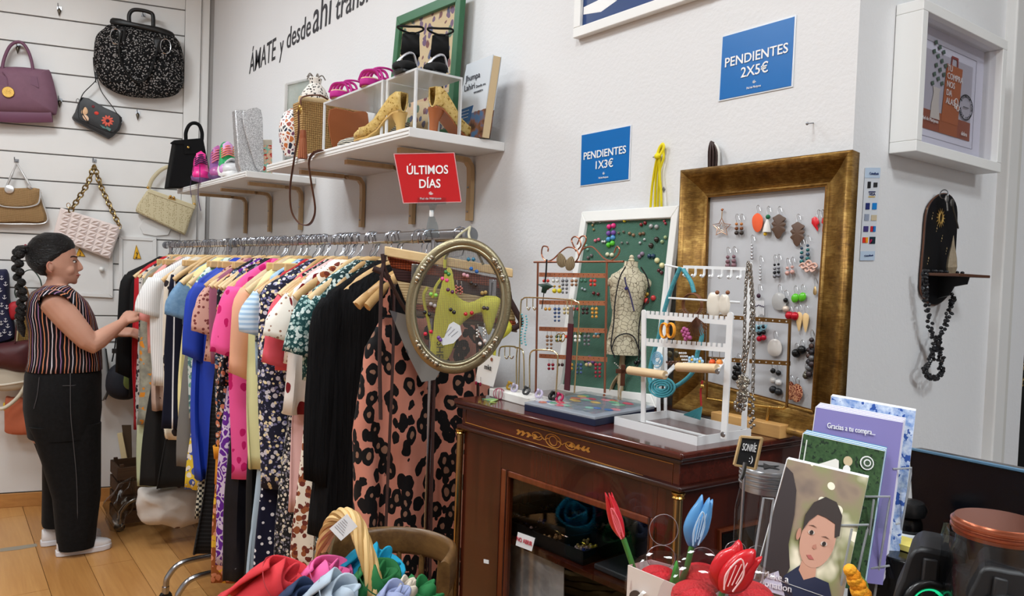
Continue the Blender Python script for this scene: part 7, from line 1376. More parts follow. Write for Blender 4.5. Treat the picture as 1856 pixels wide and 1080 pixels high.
# ================================================================ signs and things on the walls
LAM = glass((250,252,255), .08); BLU = mat((6,104,178), .3)
def wsign(label, Q, l1, l2, f1, f2):
    Q = [PY(u, v, -.002) for u, v in Q]; t = thing('price_sign', label, 'sign', Q[3], 'blue price signs'); c = sum(Q, V())/4
    B('laminate', MB().prism([c+(q-c)*1.04 for q in Q], (0, .0015, 0)), mat((222,228,234), .25), t, smooth=False); B('blue_card', MB().prism([q+V((0, -.0008, 0)) for q in Q], (0, .0008, 0)), BLU, t, smooth=False)
    quadtext(t, l1, Q, .5, .50, .145, PAPW, fit=f1, bold=.0003); quadtext(t, l2, Q, .5, .72, .155, PAPW, fit=f2, bold=.0003); butterfly(t, Q, .5, .83, .0045, PAPW); quadtext(t, 'Piel de Mariposa', Q, .5, .92, .035, PAPW, fit=.2)
wsign('larger-looking blue PENDIENTES 2X5€ price sign high on the wall', [(1310.5,67.2), (1440.4,30.2), (1434.1,155.4), (1304.2,181.4)], 'PENDIENTES', '2X5€', .88, .38)
wsign('blue PENDIENTES 1X3€ price sign above the green mesh board', [(1054.7,245.3), (1142.5,228.2), (1138.9,324.5), (1052.6,336.1)], 'PENDIENTES', '1X3€', .88, .36)
# white frame at the top edge
P = [PY(u, v, -.001) for u, v in ((1058,-190), (1297,-330), (1285,0), (1049,67))]; P[1].x = P[2].x = PY(1285, 0, 0).x; P[0].x = P[3].x = PY(1049, 67, 0).x; zt_ = P[3].z+.42; z0_ = (P[2].z+P[3].z)/2
x0_, x1_ = P[3].x, PY(1300, -5, 0).x+.02
t = thing('picture_frame', 'white framed navy poster cut off by the top edge', 'picture frame', V(((x0_+x1_)/2, 0, z0_)))
B('poster', MB().obox((x0_+.02, -.012, z0_+.02), (x1_-x0_-.04, 0, 0), (0, .004, 0), (0, 0, .38)), mat((22,56,110), .3), t, smooth=False)
for o_, d_ in (((x0_, -.022, z0_), (x1_-x0_, .027)), ((x0_, -.022, z0_+.393), (x1_-x0_, .027))): B('frame_rail', MB().obox(o_, (d_[0], 0, 0), (0, .021, 0), (0, 0, d_[1])), WHITE, t, smooth=False, bev=.002)
for x in (x0_, x1_-.027): B('frame_rail', MB().obox((x, -.022, z0_+.027), (.027, 0, 0), (0, .021, 0), (0, 0, .366)), WHITE, t, smooth=False, bev=.002)
B('white_wave', MB().prism([(x0_+.03, -.0125, z0_+.06), (x0_+.10, -.0125, z0_+.05), (x0_+.16, -.0125, z0_+.065), (x0_+.10, -.0125, z0_+.085), (x0_+.03, -.0125, z0_+.08)], (0, .0005, 0)), PAPW, t, smooth=False)
# yellow ribbon, brown laces, nail
t = thing('yellow_ribbon', 'knotted yellow ribbon hanging on a nail', 'ribbon', PY(1190, 375, 0)); RB = mat((232,214,20), .6)
for L in ([(1200,262), (1194,280), (1188,300), (1182,340), (1179,378)], [(1201,262), (1203,285), (1196,310), (1198,345), (1199,378)], [(1195,285), (1189,320), (1187,378)], [(1196,285), (1194,330), (1192,378)]): B('ribbon_tail', MB().tube(bez([PY(u, v, -.006-.002*k) for k, (u, v) in enumerate(L)], 5), (.0045, .0012), 6, up=(0, -1, 0)), RB, t)
B('knot', MB().ball(PY(1192, 283, -.010), (.010, .007, .008)), RB, t); B('loop', MB().tube(bez([PY(u, v, -.011) for u, v in ((1190,283), (1195,268), (1201,261), (1203,268), (1196,282))], 5), (.004, .002), 6), RB, t); B('nail', MB().tube([PY(1186, 284, 0), PY(1184, 285, -.02)], .0015, 6), STEEL, t)
t = thing('leather_laces', 'dark brown leather laces hanging behind the gold frame', 'laces', PY(1292, 310, 0))
for k, u in enumerate((1285, 1290, 1296, 1300)): B('lace', MB().tube(bez([PY(u, 320, -.004), PY(u, 275, -.006), PY(1289+k*2, 257+k, -.010), PY(u+3, 275, -.014), PY(u+2, 318, -.012)], 5), .0028, 6), mat((50,28,24) if k < 3 else (206,204,200), .5), t)
t = thing('wall_nail', 'bare steel nail sticking out of the wall', 'nail', PY(1474, 223, 0)); B('shank', MB().tube([PY(1474, 223, 0), PY(1464, 224, -.028)], .0014, 8), STEEL, t); B('head', MB().ball(PY(1463, 224, -.029), (.0035, .002, .0035)), STEEL, t)
t = thing('wall_plug', 'small metal screw plug beside the yellow ribbon', 'screw', PY(1203, 343, 0)); B('plug', MB().pillow([PY(u, v, -.001) for u, v in ((1203,338), (1206,343), (1203,349), (1200,343))], (0, -1, 0), .003, .001, 2), STEEL, t)
# payment stickers
t = thing('payment_stickers', 'white strip of card payment stickers on the wall corner', 'sticker', PY(1575, 470, 0)); SQ = [(1568,304), (1595,304), (1584,472), (1558,472)]; st = []
def sq_(a, b): return PY((SQ[0][0]*(1-a)+SQ[1][0]*a)*(1-b)+(SQ[3][0]*(1-a)+SQ[2][0]*a)*b, 304+168*b, -.0012)
RXm = RX
def sq_(a, b): u = (SQ[0][0]*(1-a)+SQ[1][0]*a)*(1-b)+(SQ[3][0]*(1-a)+SQ[2][0]*a)*b; return PX(u, 304+168*b, RX+.0012)
def spatch(nm, a0, a1, b0, b1, c, off=0.0): B(nm, MB().prism([q+V((off, 0, 0)) for q in (sq_(a0, b0), sq_(a1, b0), sq_(a1, b1), sq_(a0, b1))], (.0006, 0, 0)), mat(c, .4), t, smooth=False)
spatch('sticker_sheet', 0, 1, 0, 1, (216,220,226)); spatch('bank_band', 0, 1, 0, .11, (190,208,228), .0006); spatch('bank_band', 0, 1, .9, 1, (190,208,228), .0006)
for nm, a0, a1, b0, b1, c in (('phone_icon', .2, .4, .15, .22, (40,40,42)), ('contact_icon', .6, .85, .16, .21, (50,50,52)), ('visa_mark', .3, .75, .255, .265, (30,34,90)), ('visa_stripe', .3, .75, .31, .318, (226,180,40)), ('card_mark', .15, .42, .38, .45, (40,50,110)), ('card_mark', .6, .9, .38, .45, (30,130,206)), ('card_mark', .12, .42, .50, .57, (150,160,180)), ('card_mark', .58, .95, .51, .57, (206,190,160)), ('card_mark', .1, .42, .63, .69, (70,60,120)), ('card_mark', .58, .78, .63, .69, (206,40,50)), ('card_mark', .72, .92, .63, .69, (40,120,196)), ('card_mark', .08, .3, .75, .81, (226,50,36)), ('card_mark', .26, .44, .75, .81, (240,160,40)), ('card_mark', .56, .95, .745, .82, (30,50,60)), ('card_mark', .56, .72, .77, .82, (206,30,90))): spatch(nm, a0, a1, b0, b1, c, .0012)
q = [sq_(0, 0), sq_(1, 0), sq_(1, 1), sq_(0, 1)]; quadtext(t, 'CaixaBank', q, .56, .075, .025, mat((40,60,110), .5), fit=.62, off=.002); quadtext(t, 'VISA', q, .52, .30, .028, mat((30,34,90), .5), fit=.42, off=.002); quadtext(t, 'CaixaBank', q, .55, .955, .018, mat((40,60,110), .5), fit=.6, off=.002)
# white box frame on the return wall
FD = .055; fxp = RX+FD
P = [PX(u, v, fxp) for u, v in ((1678,6), (1831,70), (1809,308), (1655,277))]; y0_, y1_ = (P[0].y+P[3].y)/2, (P[1].y+P[2].y)/2; z1_, z0_ = (P[0].z+P[1].z)/2, (P[2].z+P[3].z)/2
t = thing('picture_frame', 'white box frame with a paper bag print on the right wall', 'picture frame', V((RX, (y0_+y1_)/2, z0_))); fw_ = .022
for o_, dy, dz in (((RX+.001, y0_, z0_), y1_-y0_, fw_), ((RX+.001, y0_, z1_-fw_), y1_-y0_, fw_), ((RX+.001, y0_, z0_+fw_), fw_, z1_-z0_-2*fw_), ((RX+.001, y1_-fw_, z0_+fw_), fw_, z1_-z0_-2*fw_)): B('frame_rail', MB().obox(o_, (FD, 0, 0), (0, dy, 0), (0, 0, dz)), WHITE, t, smooth=False, bev=.0015)
B('mat_board', MB().obox((RX+.012, y0_+fw_, z0_+fw_), (.004, 0, 0), (0, y1_-y0_-2*fw_, 0), (0, 0, z1_-z0_-2*fw_)), mat((222,220,230), .7), t, smooth=False)
Wp, Hp = y1_-y0_-2*fw_, z1_-z0_-2*fw_; oy, oz = y0_+fw_, z0_+fw_; xp = RX+.0165
def pr_(nm, P_, c, k=0): B(nm, MB().prism([V((xp+k*.0006, oy+a*Wp, oz+b*Hp)) for a, b in P_], (.0005, 0, 0)), mat(c, .55), t, smooth=False)
for a0, b0, a1, b1 in ((.11, .11, .89, .112), (.11, .888, .89, .89), (.11, .11, .112, .89), (.888, .11, .89, .89)): pr_('mat_bevel', ((a0, b0), (a1, b0), (a1, b1), (a0, b1)), (150,148,158))
pr_('print_wall', ((.16, .17), (.84, .17), (.84, .82), (.16, .82)), (186,182,190)); pr_('print_table', ((.16, .17), (.84, .17), (.84, .33), (.16, .33)), (150,84,62), 1); pr_('print_plank', ((.42, .17), (.66, .17), (.66, .33), (.42, .33)), (168,96,60), 2)
pr_('print_bag', ((.44, .27), (.66, .27), (.69, .76), (.48, .76)), (176,100,60), 3); pr_('print_bag_handle', ((.53, .76), (.545, .76), (.55, .82), (.61, .82), (.615, .76), (.63, .76), (.625, .84), (.54, .84)), (150,70,60), 3)
pr_('print_vase', ((.30, .27), (.42, .27), (.40, .40), (.40, .50), (.42, .53), (.32, .53), (.33, .48), (.31, .38)), (206,198,188), 3)
for k in range(14): a, b = .30+.17*((k*37) % 10)/10, .53+.026*k; pr_('print_leaf', ((a, b), (a+.03, b+.015), (a+.02, b+.045), (a-.012, b+.03)), (84,104,90), 4)
PW = mat((236,232,228), .6)
def ptx(s, a, b, h, fit=None, m_=PW): text(s, V((xp+.004, oy+a*Wp, oz+b*Hp)), (0, 1, 0), (0, 0, 1), h, m_, t, 'print_lettering', 'LEFT', fit=fit)
for s, b in (('TU', .70), ('COMPRA', .635), ('NOS', .565), ('DA', .495), ('ALAS', .425)): ptx(s, .475, b, .013)
for cx_, cy_, w0, h0 in ((.62, .46, .022, .035), (.645, .42, .018, .025), (.615, .43, .016, .02)): B('print_logo', MB().tube([V((xp+.003, oy+(cx_+w0*math.cos(a))*Wp, oz+(cy_+h0*math.sin(a))*Hp)) for a in [2*pi*i/14 for i in range(14)]], .0012, 5, closed=True), PW, t)
for k_, r0 in ((0, .095), (1, .092)): B('round_stamp', MB().tube([V((xp+.003, oy+(.755+r0*math.cos(a))*Wp, oz+(.45+r0*1.15*math.sin(a))*Hp)) for a in [2*pi*i/32 for i in range(32)]], .0007, 5, closed=True), mat((40,40,44), .6), t)
B('stamp_bar', MB().tube([V((xp+.003, oy+.72*Wp, oz+.45*Hp)), V((xp+.003, oy+.79*Wp, oz+.45*Hp))], .0008, 5), mat((40,40,44), .6), t)
for k, ch in enumerate('ESCUELA POR PIEL SANA '): 
    a = 2.6-k*2*pi/23; d = V((0, math.cos(a), math.sin(a)))
    if ch != ' ': text(ch, V((xp+.003, oy+.755*Wp, oz+.45*Hp))+V((0, d.y*.072*Wp, d.z*.083*Hp)), V((0, math.sin(a), -math.cos(a))), V((0, math.cos(a), math.sin(a))), .0062, mat((40,40,44), .6), t, 'stamp_letter')
ptx('Piel de Mariposa', .19, .235, .0075, .2*Wp); ptx('debra', .70, .20, .009); B('glass', MB().obox((RX+.04, oy, oz), (.0015, 0, 0), (0, Wp, 0), (0, 0, Hp)), glass((252,252,254), .02), t, smooth=False)
# black arched wall shelf with crystal, keys and bead necklace
def rx(u, v, o=0.0): return PX(u, v, RX+o)
t = thing('arched_shelf', 'small black arched wall shelf with gold sun and stars', 'shelf', rx(1690, 550)); BK = mat((14,14,18), .4)
o_ = [rx(u, v, .001) for u, v in ((1664,520), (1670,440), (1674,390), (1682,368), (1697,354), (1712,352), (1724,362), (1730,385), (1728,440), (1724,490), (1716,530), (1700,548), (1685,552), (1672,540))]
B('back_plate', MB().prism(bez(o_, 3, True), (.007, 0, 0)), BK, t, bev=.001); B('wood_edge', MB().tube(bez([q+V((.004, 0, 0)) for q in o_], 3, True), .0022, 6, closed=True), mat((92,56,38), .6), t)
SH = [rx(1671, 494, .008), rx(1730, 497, .008)]; zs_ = SH[0].z; B('ledge', MB().obox((RX+.008, SH[0].y, zs_-.006), (.075, 0, 0), (0, SH[1].y-SH[0].y, 0), (0, 0, .006)), mat((84,52,36), .5), t, smooth=False, bev=.001)
ymid = (SH[0].y+SH[1].y)/2; B('bracket', MB().prism([(RX+.008, ymid, zs_-.006), (RX+.07, ymid, zs_-.006), (RX+.066, ymid, zs_-.022), (RX+.04, ymid, zs_-.028), (RX+.03, ymid, zs_-.048), (RX+.008, ymid, zs_-.055)], (0, .008, 0)), BK, t, smooth=False)
sc_ = rx(1705, 395, .0095); GLDP = mat((196,160,90), .4, .5)
sb = B('sun', MB().tube([sc_+V((0, .009*math.cos(a), .012*math.sin(a))) for a in [2*pi*i/24 for i in range(24)]], .0022, 6, closed=True), GLDP, t)
for k in range(14): a = 2*pi*k/14; d = V((0, math.cos(a), math.sin(a))); e = V((0, -math.sin(a), math.cos(a))); B('sun_ray', MB().prism([sc_+d*.012+e*.002, sc_+d*.022, sc_+d*.012-e*.002], (.0006, 0, 0)), GLDP, sb, smooth=False)
for k in range(16): c = rx(1680+((k*17) % 42), 378+((k*41) % 105), .0095); r_ = .0028 if k % 3 == 0 else .0015; B('star', MB().prism([c+V((0, r_*(1 if i % 2 == 0 else .3)*math.cos(i*pi/4), r_*(1 if i % 2 == 0 else .3)*math.sin(i*pi/4))) for i in range(8)], (.0005, 0, 0)), mat((206,180,130), .5), t, smooth=False)
s = thing('crystal', 'rough grey-gold quartz crystal standing on the arched shelf', 'crystal', rx(1703, 492, .03)); cc_ = V((RX+.035, ymid, zs_)); B('point', MB().loft([ell(cc_+V((0, 0, z)), V((.009*k, 0, 0)), V((0, .012*k, 0)), 7) for z, k in ((0, .8), (.015, 1.2), (.035, 1.0), (.05, .7), (.062, .4), (.085, .05))]), mat((140,126,104), .5, bump=(90, .8)), s, smooth=False)
s = thing('keys', 'steel keys on a ring hooked over the arched shelf', 'keys', rx(1720, 400, .03)); kr = rx(1711, 352, .02); B('key_ring', MB().tube(ell(kr, V((.004, .010, 0)), V((0, .003, .010)), 18), .0013, 6, closed=True), STEEL, s)
for (u0, v0, u1, v1, c) in ((1716, 358, 1718, 382, (206,204,200)), (1724, 362, 1737, 414, (150,146,140))):
    a, b = rx(u0, v0, .028), rx(u1, v1, .03); kb = B('key_blade', MB().tube([a, b], (.0032, .0012), 4, up=(0, 1, 0)), mat(c, .3, .95), s, smooth=False); B('key_bow', MB().ball(a.lerp(b, .1), (.003, .008, .009)), mat(c, .3, .95), kb)
s = thing('bead_necklace', 'black chip stone necklace looped below the arched shelf', 'necklace', rx(1692, 688, .02)); STN = mat((30,30,33), .25)
loop = bez([rx(u, v, .03) for u, v in ((1676,492), (1677,520), (1680,555), (1688,600), (1697,618), (1693,632), (1688,650), (1677,668), (1681,680), (1692,686), (1705,678), (1706,660), (1703,635), (1700,620), (1712,590), (1722,560), (1728,535))], 9)
for k, p in enumerate(loop): B('chip_bead', MB().ball(p+V((.004*math.sin(k*2.7), .004*math.sin(k*1.9), .002*math.cos(k*3.1))), (.0056+.001*math.sin(k), .0045, .0038), 6, 4, R=Matrix.Rotation(k*1.3, 3, 'X') @ Matrix.Rotation(k*.8, 3, 'Y')), STN, s, smooth=False)
for k in range(12): B('chip_bead', MB().ball(V((RX+.02+.01*(k % 2), SH[0].y+(SH[1].y-SH[0].y)*k/12, zs_+.004)), (.005, .0045, .004), 6, 4), STN, s, smooth=False)
# ================================================================ counter with leaflets, jar, tulips, screen
CZ = 1.02
t = thing('counter', 'shop counter in the foreground below the picture edge', 'counter', V((-.35, -.45, 0)))
B('worktop', MB().obox((-.80, -.92, CZ-.03), (1.3, 0, 0), (0, .50, 0), (0, 0, .03)), mat((70,52,40), .4), t, smooth=False, bev=.002); B('body', MB().obox((-.78, -.90, 0), (1.26, 0, 0), (0, .46, 0), (0, 0, CZ-.03)), mat((90,70,56), .6), t, smooth=False)
# leaflet holder: three tiers of clear acrylic, leaflets leaning back; frame from leaflet corner pixels
def leaf_plane(Q, d0, d1):  # top left, top right pixels at depth d0/d1, then down along the slope
    return PT(*Q[0], d0), PT(*Q[1], d1)
LB = mat((232,232,234), .5)
def leaflet(label, TL, TR, BR2, BL2, d, face, n=5, edge=(226,226,230), name='leaflet'):
    P = [PT(*TL, d), PT(*TR, d), PT(*BR2, d-.05), PT(*BL2, d-.05)]; nn = (P[1]-P[0]).cross(P[3]-P[0]).normalized(); nn = -nn if nn.dot(FWD) > 0 else nn
    t = thing(name, label, 'leaflet', P[3], 'leaflets in the counter holder'); B('front_sheet', MB().prism(P, nn*-.0008), face, t, smooth=False)
    for k in range(n): B('sheet', MB().prism([q-nn*(.0014+.0018*k)+CX*(.0016*k)-CY*(.0010*(k+1)) for q in P], nn*-.0012), mat(edge if k % 2 else (240,240,242), .6), t, smooth=False)
    return t, P, nn
DP = .80
BLUF = fab('mottle', (206,218,236), [(90,130,196), (40,80,160)], 130, rough=.5)
leaflet('blue marbled leaflet at the back of the holder', (1508,718), (1660,745), (1625,1050), (1480,1050), DP+.055, BLUF, 3)
t, P, nn = leaflet('lilac thank-you leaflet reading Gracias a tu compra', (1480,738), (1637,766), (1600,1060), (1440,1040), DP+.035, mat((126,118,176), .4), 7, (190,184,214))
quadtext(t, 'Gracias a tu compra...', P, .42, .115, .034, PAPW, fit=.56, off=.001)
def onq(P, a, b, off=.001): return P[0].lerp(P[1], a).lerp(P[3].lerp(P[2], a), b)+nn*off
def disc(t, P, a, b, ra, rb, c, nm, off=.001, n=16): # printed patch
    r_ = (P[1]-P[0]); d_ = (P[3]-P[0]); o = onq(P, a, b, off); B(nm, MB().prism([o+r_*(ra*math.cos(q))+d_*(rb*math.sin(q)) for q in [2*pi*i/n for i in range(n)]], nn*.0003), mat(c, .6), t, smooth=False)
def patch(t, P, pts, c, nm, off=.001): B(nm, MB().prism([onq(P, a, b, off) for a, b in pts], nn*.0003), c if not isinstance(c, tuple) else mat(c, .6), t, smooth=False)
disc(t, P, .27, .215, .055, .03, (60,40,36), 'printed_hair'); disc(t, P, .22, .195, .022, .02, (214,60,90), 'printed_bow', .0014); disc(t, P, .31, .185, .022, .02, (214,60,90), 'printed_bow', .0014); disc(t, P, .66, .20, .07, .03, (84,56,44), 'printed_hair'); disc(t, P, .63, .23, .03, .02, (214,150,130), 'printed_face', .0014)
GRS = fab('mottle', (40,66,36), [(60,90,50), (26,44,26)], 220, rough=.6)
t, P, nn = leaflet('green grass leaflet with white shoes and round badge', (1457,786), (1604,818), (1565,1070), (1415,1050), DP+.01, GRS, 6, (70,140,180))
disc(t, P, .80, .115, .085, .05, (228,228,226), 'round_badge'); disc(t, P, .80, .115, .07, .041, (50,72,46), 'badge_field', .0014); disc(t, P, .80, .115, .045, .026, (228,228,226), 'badge_globe', .0018); disc(t, P, .80, .115, .03, .017, (50,72,46), 'badge_land', .0022)
patch(t, P, ((.20,.20), (.30,.17), (.42,.13), (.46,.14), (.48,.22), (.40,.25), (.26,.25)), (226,222,214), 'printed_shoe'); patch(t, P, ((.52,.27), (.60,.22), (.70,.20), (.82,.24), (.84,.30), (.66,.32)), (226,222,214), 'printed_shoe'); disc(t, P, .57, .13, .055, .035, (196,176,140), 'printed_toy'); disc(t, P, .57, .19, .045, .03, (230,228,224), 'printed_toy'); patch(t, P, ((.035,.04), (.05,.04), (.05,.2), (.035,.2)), (200,206,196), 'printed_line')
m, N = newmat('photo_bokeh', .3); co = N.coord(); vo = N.voro(co, 42); nz = N.noise(co, 16, 3)[0]; c = N.ramp(nz, [(.35, lin((92,78,82))), (.48, lin((150,130,110))), (.58, lin((140,140,96))), (.68, lin((236,226,200)))]); N.col(N.mix(N.math('LESS_THAN', vo[0], .22), c, lin((246,238,214))))
t, P, nn = leaflet('front photo leaflet of a small boy in a navy shirt', (1428,832), (1574,866), (1522,1110), (1362,1072), DP-.02, m, 3, (236,236,238))
HK = mat((46,32,32), .5); patch(t, P, ((0,.06), (.10,.10), (.19,.22), (.24,.40), (.26,.62), (.34,.78), (.30,.90), (.0,.80)), HK, 'printed_mother_hair', .001)
patch(t, P, ((.25,.97), (.30,.84), (.45,.74), (.62,.80), (.80,.82), (.92,.98)), (26,32,62), 'printed_shirt', .0013); patch(t, P, ((.46,.66), (.62,.70), (.64,.80), (.52,.84), (.44,.78)), (196,144,120), 'printed_neck', .0014)
disc(t, P, .57, .54, .205, .205, (200,150,128), 'printed_face', .0016, 28); patch(t, P, ((.37,.50), (.36,.38), (.42,.28), (.54,.22), (.68,.24), (.78,.33), (.80,.48), (.75,.50), (.72,.40), (.60,.37), (.50,.36), (.42,.42)), (52,40,36), 'printed_hair', .0022); disc(t, P, .34, .53, .025, .045, (190,134,112), 'printed_ear', .0016)
for a, b in ((.475, .50), (.645, .56)): disc(t, P, a, b, .038, .017, (214,196,184), 'printed_eye', .0022); disc(t, P, a, b, .022, .0165, (40,26,22), 'printed_iris', .0026); patch(t, P, ((a-.05,b-.048), (a,b-.056), (a+.05,b-.042), (a,b-.049)), (110,80,68), 'printed_brow', .0024)
patch(t, P, ((.53,.585), (.56,.575), (.575,.60), (.55,.615), (.525,.605)), (184,124,104), 'printed_nose', .0022); patch(t, P, ((.48,.665), (.53,.658), (.575,.685), (.52,.69)), (178,96,90), 'printed_mouth', .0022)
patch(t, P, ((.06,.97), (.12,.86), (.22,.82), (.36,.98)), (206,204,220), 'printed_sleeve', .0018); disc(t, P, .0, 1.0, .16, .09, (110,108,112), 'printed_grey_disc', .002)
B('footer_line', MB().tube([onq(P, .05, .87, .002), onq(P, .95, .93, .002)], .0003, 4), PAPW, t); quadtext(t, 'Make a', P, .05, .885, .045, PAPW, 'LEFT', fit=.3, off=.003); quadtext(t, 'donation', P, .05, .945, .045, PAPW, 'LEFT', fit=.36, off=.003)
# acrylic holder around the leaflets
t = thing('leaflet_holder', 'clear three-tier acrylic leaflet holder on the counter', 'leaflet holder', PT(1520, 1200, DP)); AC = mat((226,230,232), .05, trans=.92, ior=1.2)
def acr(nm, P_, d, th=.0014): B(nm, MB().prism([PT(u, v, d) for u, v in P_], FWD*th), glass((244,247,248), .03), t, smooth=False)
def aedge(P_, d): B('acrylic_edge', MB().tube([PT(u, v, dd) for (u, v), dd in zip(P_, d if isinstance(d, list) else [d]*len(P_))], .0012, 6), mat((196,200,204), .08, trans=.5), t)
acr('front_lip', ((1380,900), (1398,904), (1375,1080), (1350,1080)), DP-.07); aedge([(1402,905), (1384,902), (1356,1080)], DP-.07); aedge([(1402,905), (1378,1080)], DP-.07)
aedge([(1520,952), (1574,951), (1572,960), (1545,1080)], DP-.04); aedge([(1544,958), (1520,1080)], DP-.06); aedge([(1568,900), (1613,900), (1612,910), (1585,1080)], DP-.01); aedge([(1584,905), (1560,1080)], DP-.02); aedge([(1618,850), (1652,848), (1651,860), (1612,1080)], DP+.02); aedge([(1578,1030), (1612,1025)], DP-.01); aedge([(1624,950), (1630,948)], DP)
acr('side_wall', ((1640,850), (1652,848), (1612,1080), (1595,1080)), DP+.03); acr('side_wall', ((1600,905), (1612,902), (1585,1080), (1570,1080)), DP)
# blackboard sign on a clip stem
t = thing('chalkboard_sign', 'mini chalkboard reading SONRÍE clipped on a metal stem', 'sign', PT(1345, 1100, .90)); Q = [PT(u, v, .90) for u, v in ((1343,791), (1381,794), (1369,850), (1331,842))]; c = sum(Q, V())/4
B('board', MB().prism([c+(q-c)*.93 for q in Q], FWD*.002), mat((20,21,22), .7), t, smooth=False)
for a, b in zip(Q, Q[1:]+Q[:1]): B('wood_edge', MB().tube([a, b], (.0016, .0024), 4), WOODL, t, smooth=False)
quadtext(t, 'SONRÍE', Q, .5, .46, .24, PAPW, fit=.66, off=.001, name='chalk_lettering', shear=.1); quadtext(t, ':)', Q, .70, .80, .2, PAPW, off=.001, name='chalk_smile')
B('stem', MB().tube([PT(1349, 862, .905), PT(1341, 985, .905), PT(1336, 1100, .905)], .0017, 8), mat((186,190,196), .25, .95), t); B('clip', MB().tube([PT(1351, 838, .893), PT(1347, 858, .893), PT(1343, 868, .893)], (.0022, .0032), 6), STEEL, t)
# mason jar
def jar(label, u, vt, d, r, h, lid, rings, cont=None, star=False, l0=.9):
    c = PT(u, vt, d); t = thing('glass_jar', label, 'jar', V((c.x, c.y, c.z-h)), 'lidded glass jars'); M = Matrix.Translation((c.x, c.y, c.z-h))
    B('glass_body', MB().lathe([(0, 0), (r*1.0, 0), (r*1.1, .004), (r*1.12, h*.3), (r*1.12, h*.62), (r*1.0, h*.78), (r*.9, h*.84), (r*.9, h*.93)], 36, M), glass((240,244,246), .02), t)
    ld = B('lid', MB().lathe([(r*.9, h*l0), (r*.98, h*l0), (r*.98, h*.985), (r*.94, h), (0, h)], 36, M), lid, t)
    for k in range(rings): B('lid_ring', MB().tube(ell((c.x, c.y, c.z-h*(.03+.035*k)), V((r*.985, 0, 0)), V((0, r*.985, 0)), 36), .0016, 6, closed=True), lid, ld)
    if star: B('star_cutout', MB().prism([V((c.x, c.y, c.z+.0003))+V(((r*.5 if k % 2 == 0 else r*.2)*math.cos(k*pi/5), (r*.5 if k % 2 == 0 else r*.2)*math.sin(k*pi/5), 0)) for k in range(10)], (0, 0, .0005)), BLACK, ld, smooth=False)
    if cont: B('contents', MB().lathe([(0, .004), (r*1.04, .006), (r*1.05, h*.55), (r*.9, h*.66), (0, h*.68)], 28, M), cont, t)
jar('mason jar with a star-cut silver lid beside the cabinet', 1392, 846, .96, .034, .15, mat((176,178,182), .28, .95), 4, None, True, .81); jar('large glass jar with a copper lid by the screen', 1812, 942, .62, .034, .13, mat((176,102,76), .28, .9), 2, mat((24,20,22), .5, bump=(60, .6)))
B_ = thing('plastic_liner', 'crinkled clear plastic bag lining the copper-lidded jar', 'bag', PT(1810, 1000, .60)); c = PT(1812, 985, .62); B('liner', MB().loft([[V((c.x, c.y, c.z+dz))+V(((.039+.003*math.sin(9*a+k))*math.cos(a), (.039+.003*math.sin(9*a+k))*math.sin(a), .002*math.sin(7*a))) for a in [2*pi*i/40 for i in range(40)]] for k, dz in enumerate((-.06, -.02, .0, .010))], cap=False), glass((226,228,230), .15), B_)
# white paper bag with tulips and red net favours
t = thing('gift_bag', 'white paper gift bag with a printed panda-like mark', 'bag', PT(1250, 1250, .74)); WPB = mat((226,216,210), .6); t['label'] = 'white paper gift bag holding wrapped red favours'
fl, fr_, bl_, br_ = PT(1138, 1024, .745), PT(1352, 1112, .66), PT(1178, 1014, .83), PT(1402, 1074, .76)
for a, b in ((fl, fr_), (fr_, br_), (br_, bl_), (bl_, fl)): B('side', MB().prism([a, b, V((b.x, b.y, CZ+.002)), V((a.x, a.y, CZ+.002))], (.0, .0008, 0)), WPB, t, smooth=False)
fnn = (fr_-fl).cross(V((0,0,1))).normalized(); fnn = fnn if fnn.dot(FWD) < 0 else -fnn; B('dark_print', MB().prism([PN(u, v, fl, fnn)+fnn*.001 for u, v in [(1152+10*math.cos(a), 1078+9*math.sin(a)) for a in [2*pi*i/14 for i in range(14)]]], fnn*.0004), mat((70,60,54), .6), t, smooth=False); B('bow', MB().pillow([PN(u, v, fl, fnn)+fnn*.004 for u, v in ((1160,1078), (1170,1068), (1176,1072), (1170,1082))], fnn, .003, .002, 2), PAPW, t)
NETR = mat((206,30,40), .6, bump=(300, 1.0))
for k, (u, v, d, lab) in enumerate(((1195, 1052, .76, 'red net favour at the back left of the gift bag'), (1272, 1048, .75, 'red net favour in the middle of the gift bag'), (1258, 1082, .70, 'red net favour at the front of the gift bag'), (1362, 1082, .72, 'red net favour at the right of the gift bag'))):
    c = PT(u, v, d); s = thing('favour_packet', lab, 'favour', c-V((0,0,.02)), 'red net favours in the gift bag'); B('net_ball', MB().ball(c, (.022, .02, .014), 16, 10), NETR, s)
    B('clear_wrap', MB().pillow(bez([c+CX*(a*.03)-CY*(b*.03)-FWD*.012 for a, b in ((-1, -.4), (1, -.5), (1.1, .4), (.6, 1.0), (-.4, 1.1), (-1.1, .5))], 3, True), -FWD, .010, .002, 3), glass((248,244,246), .06), s)
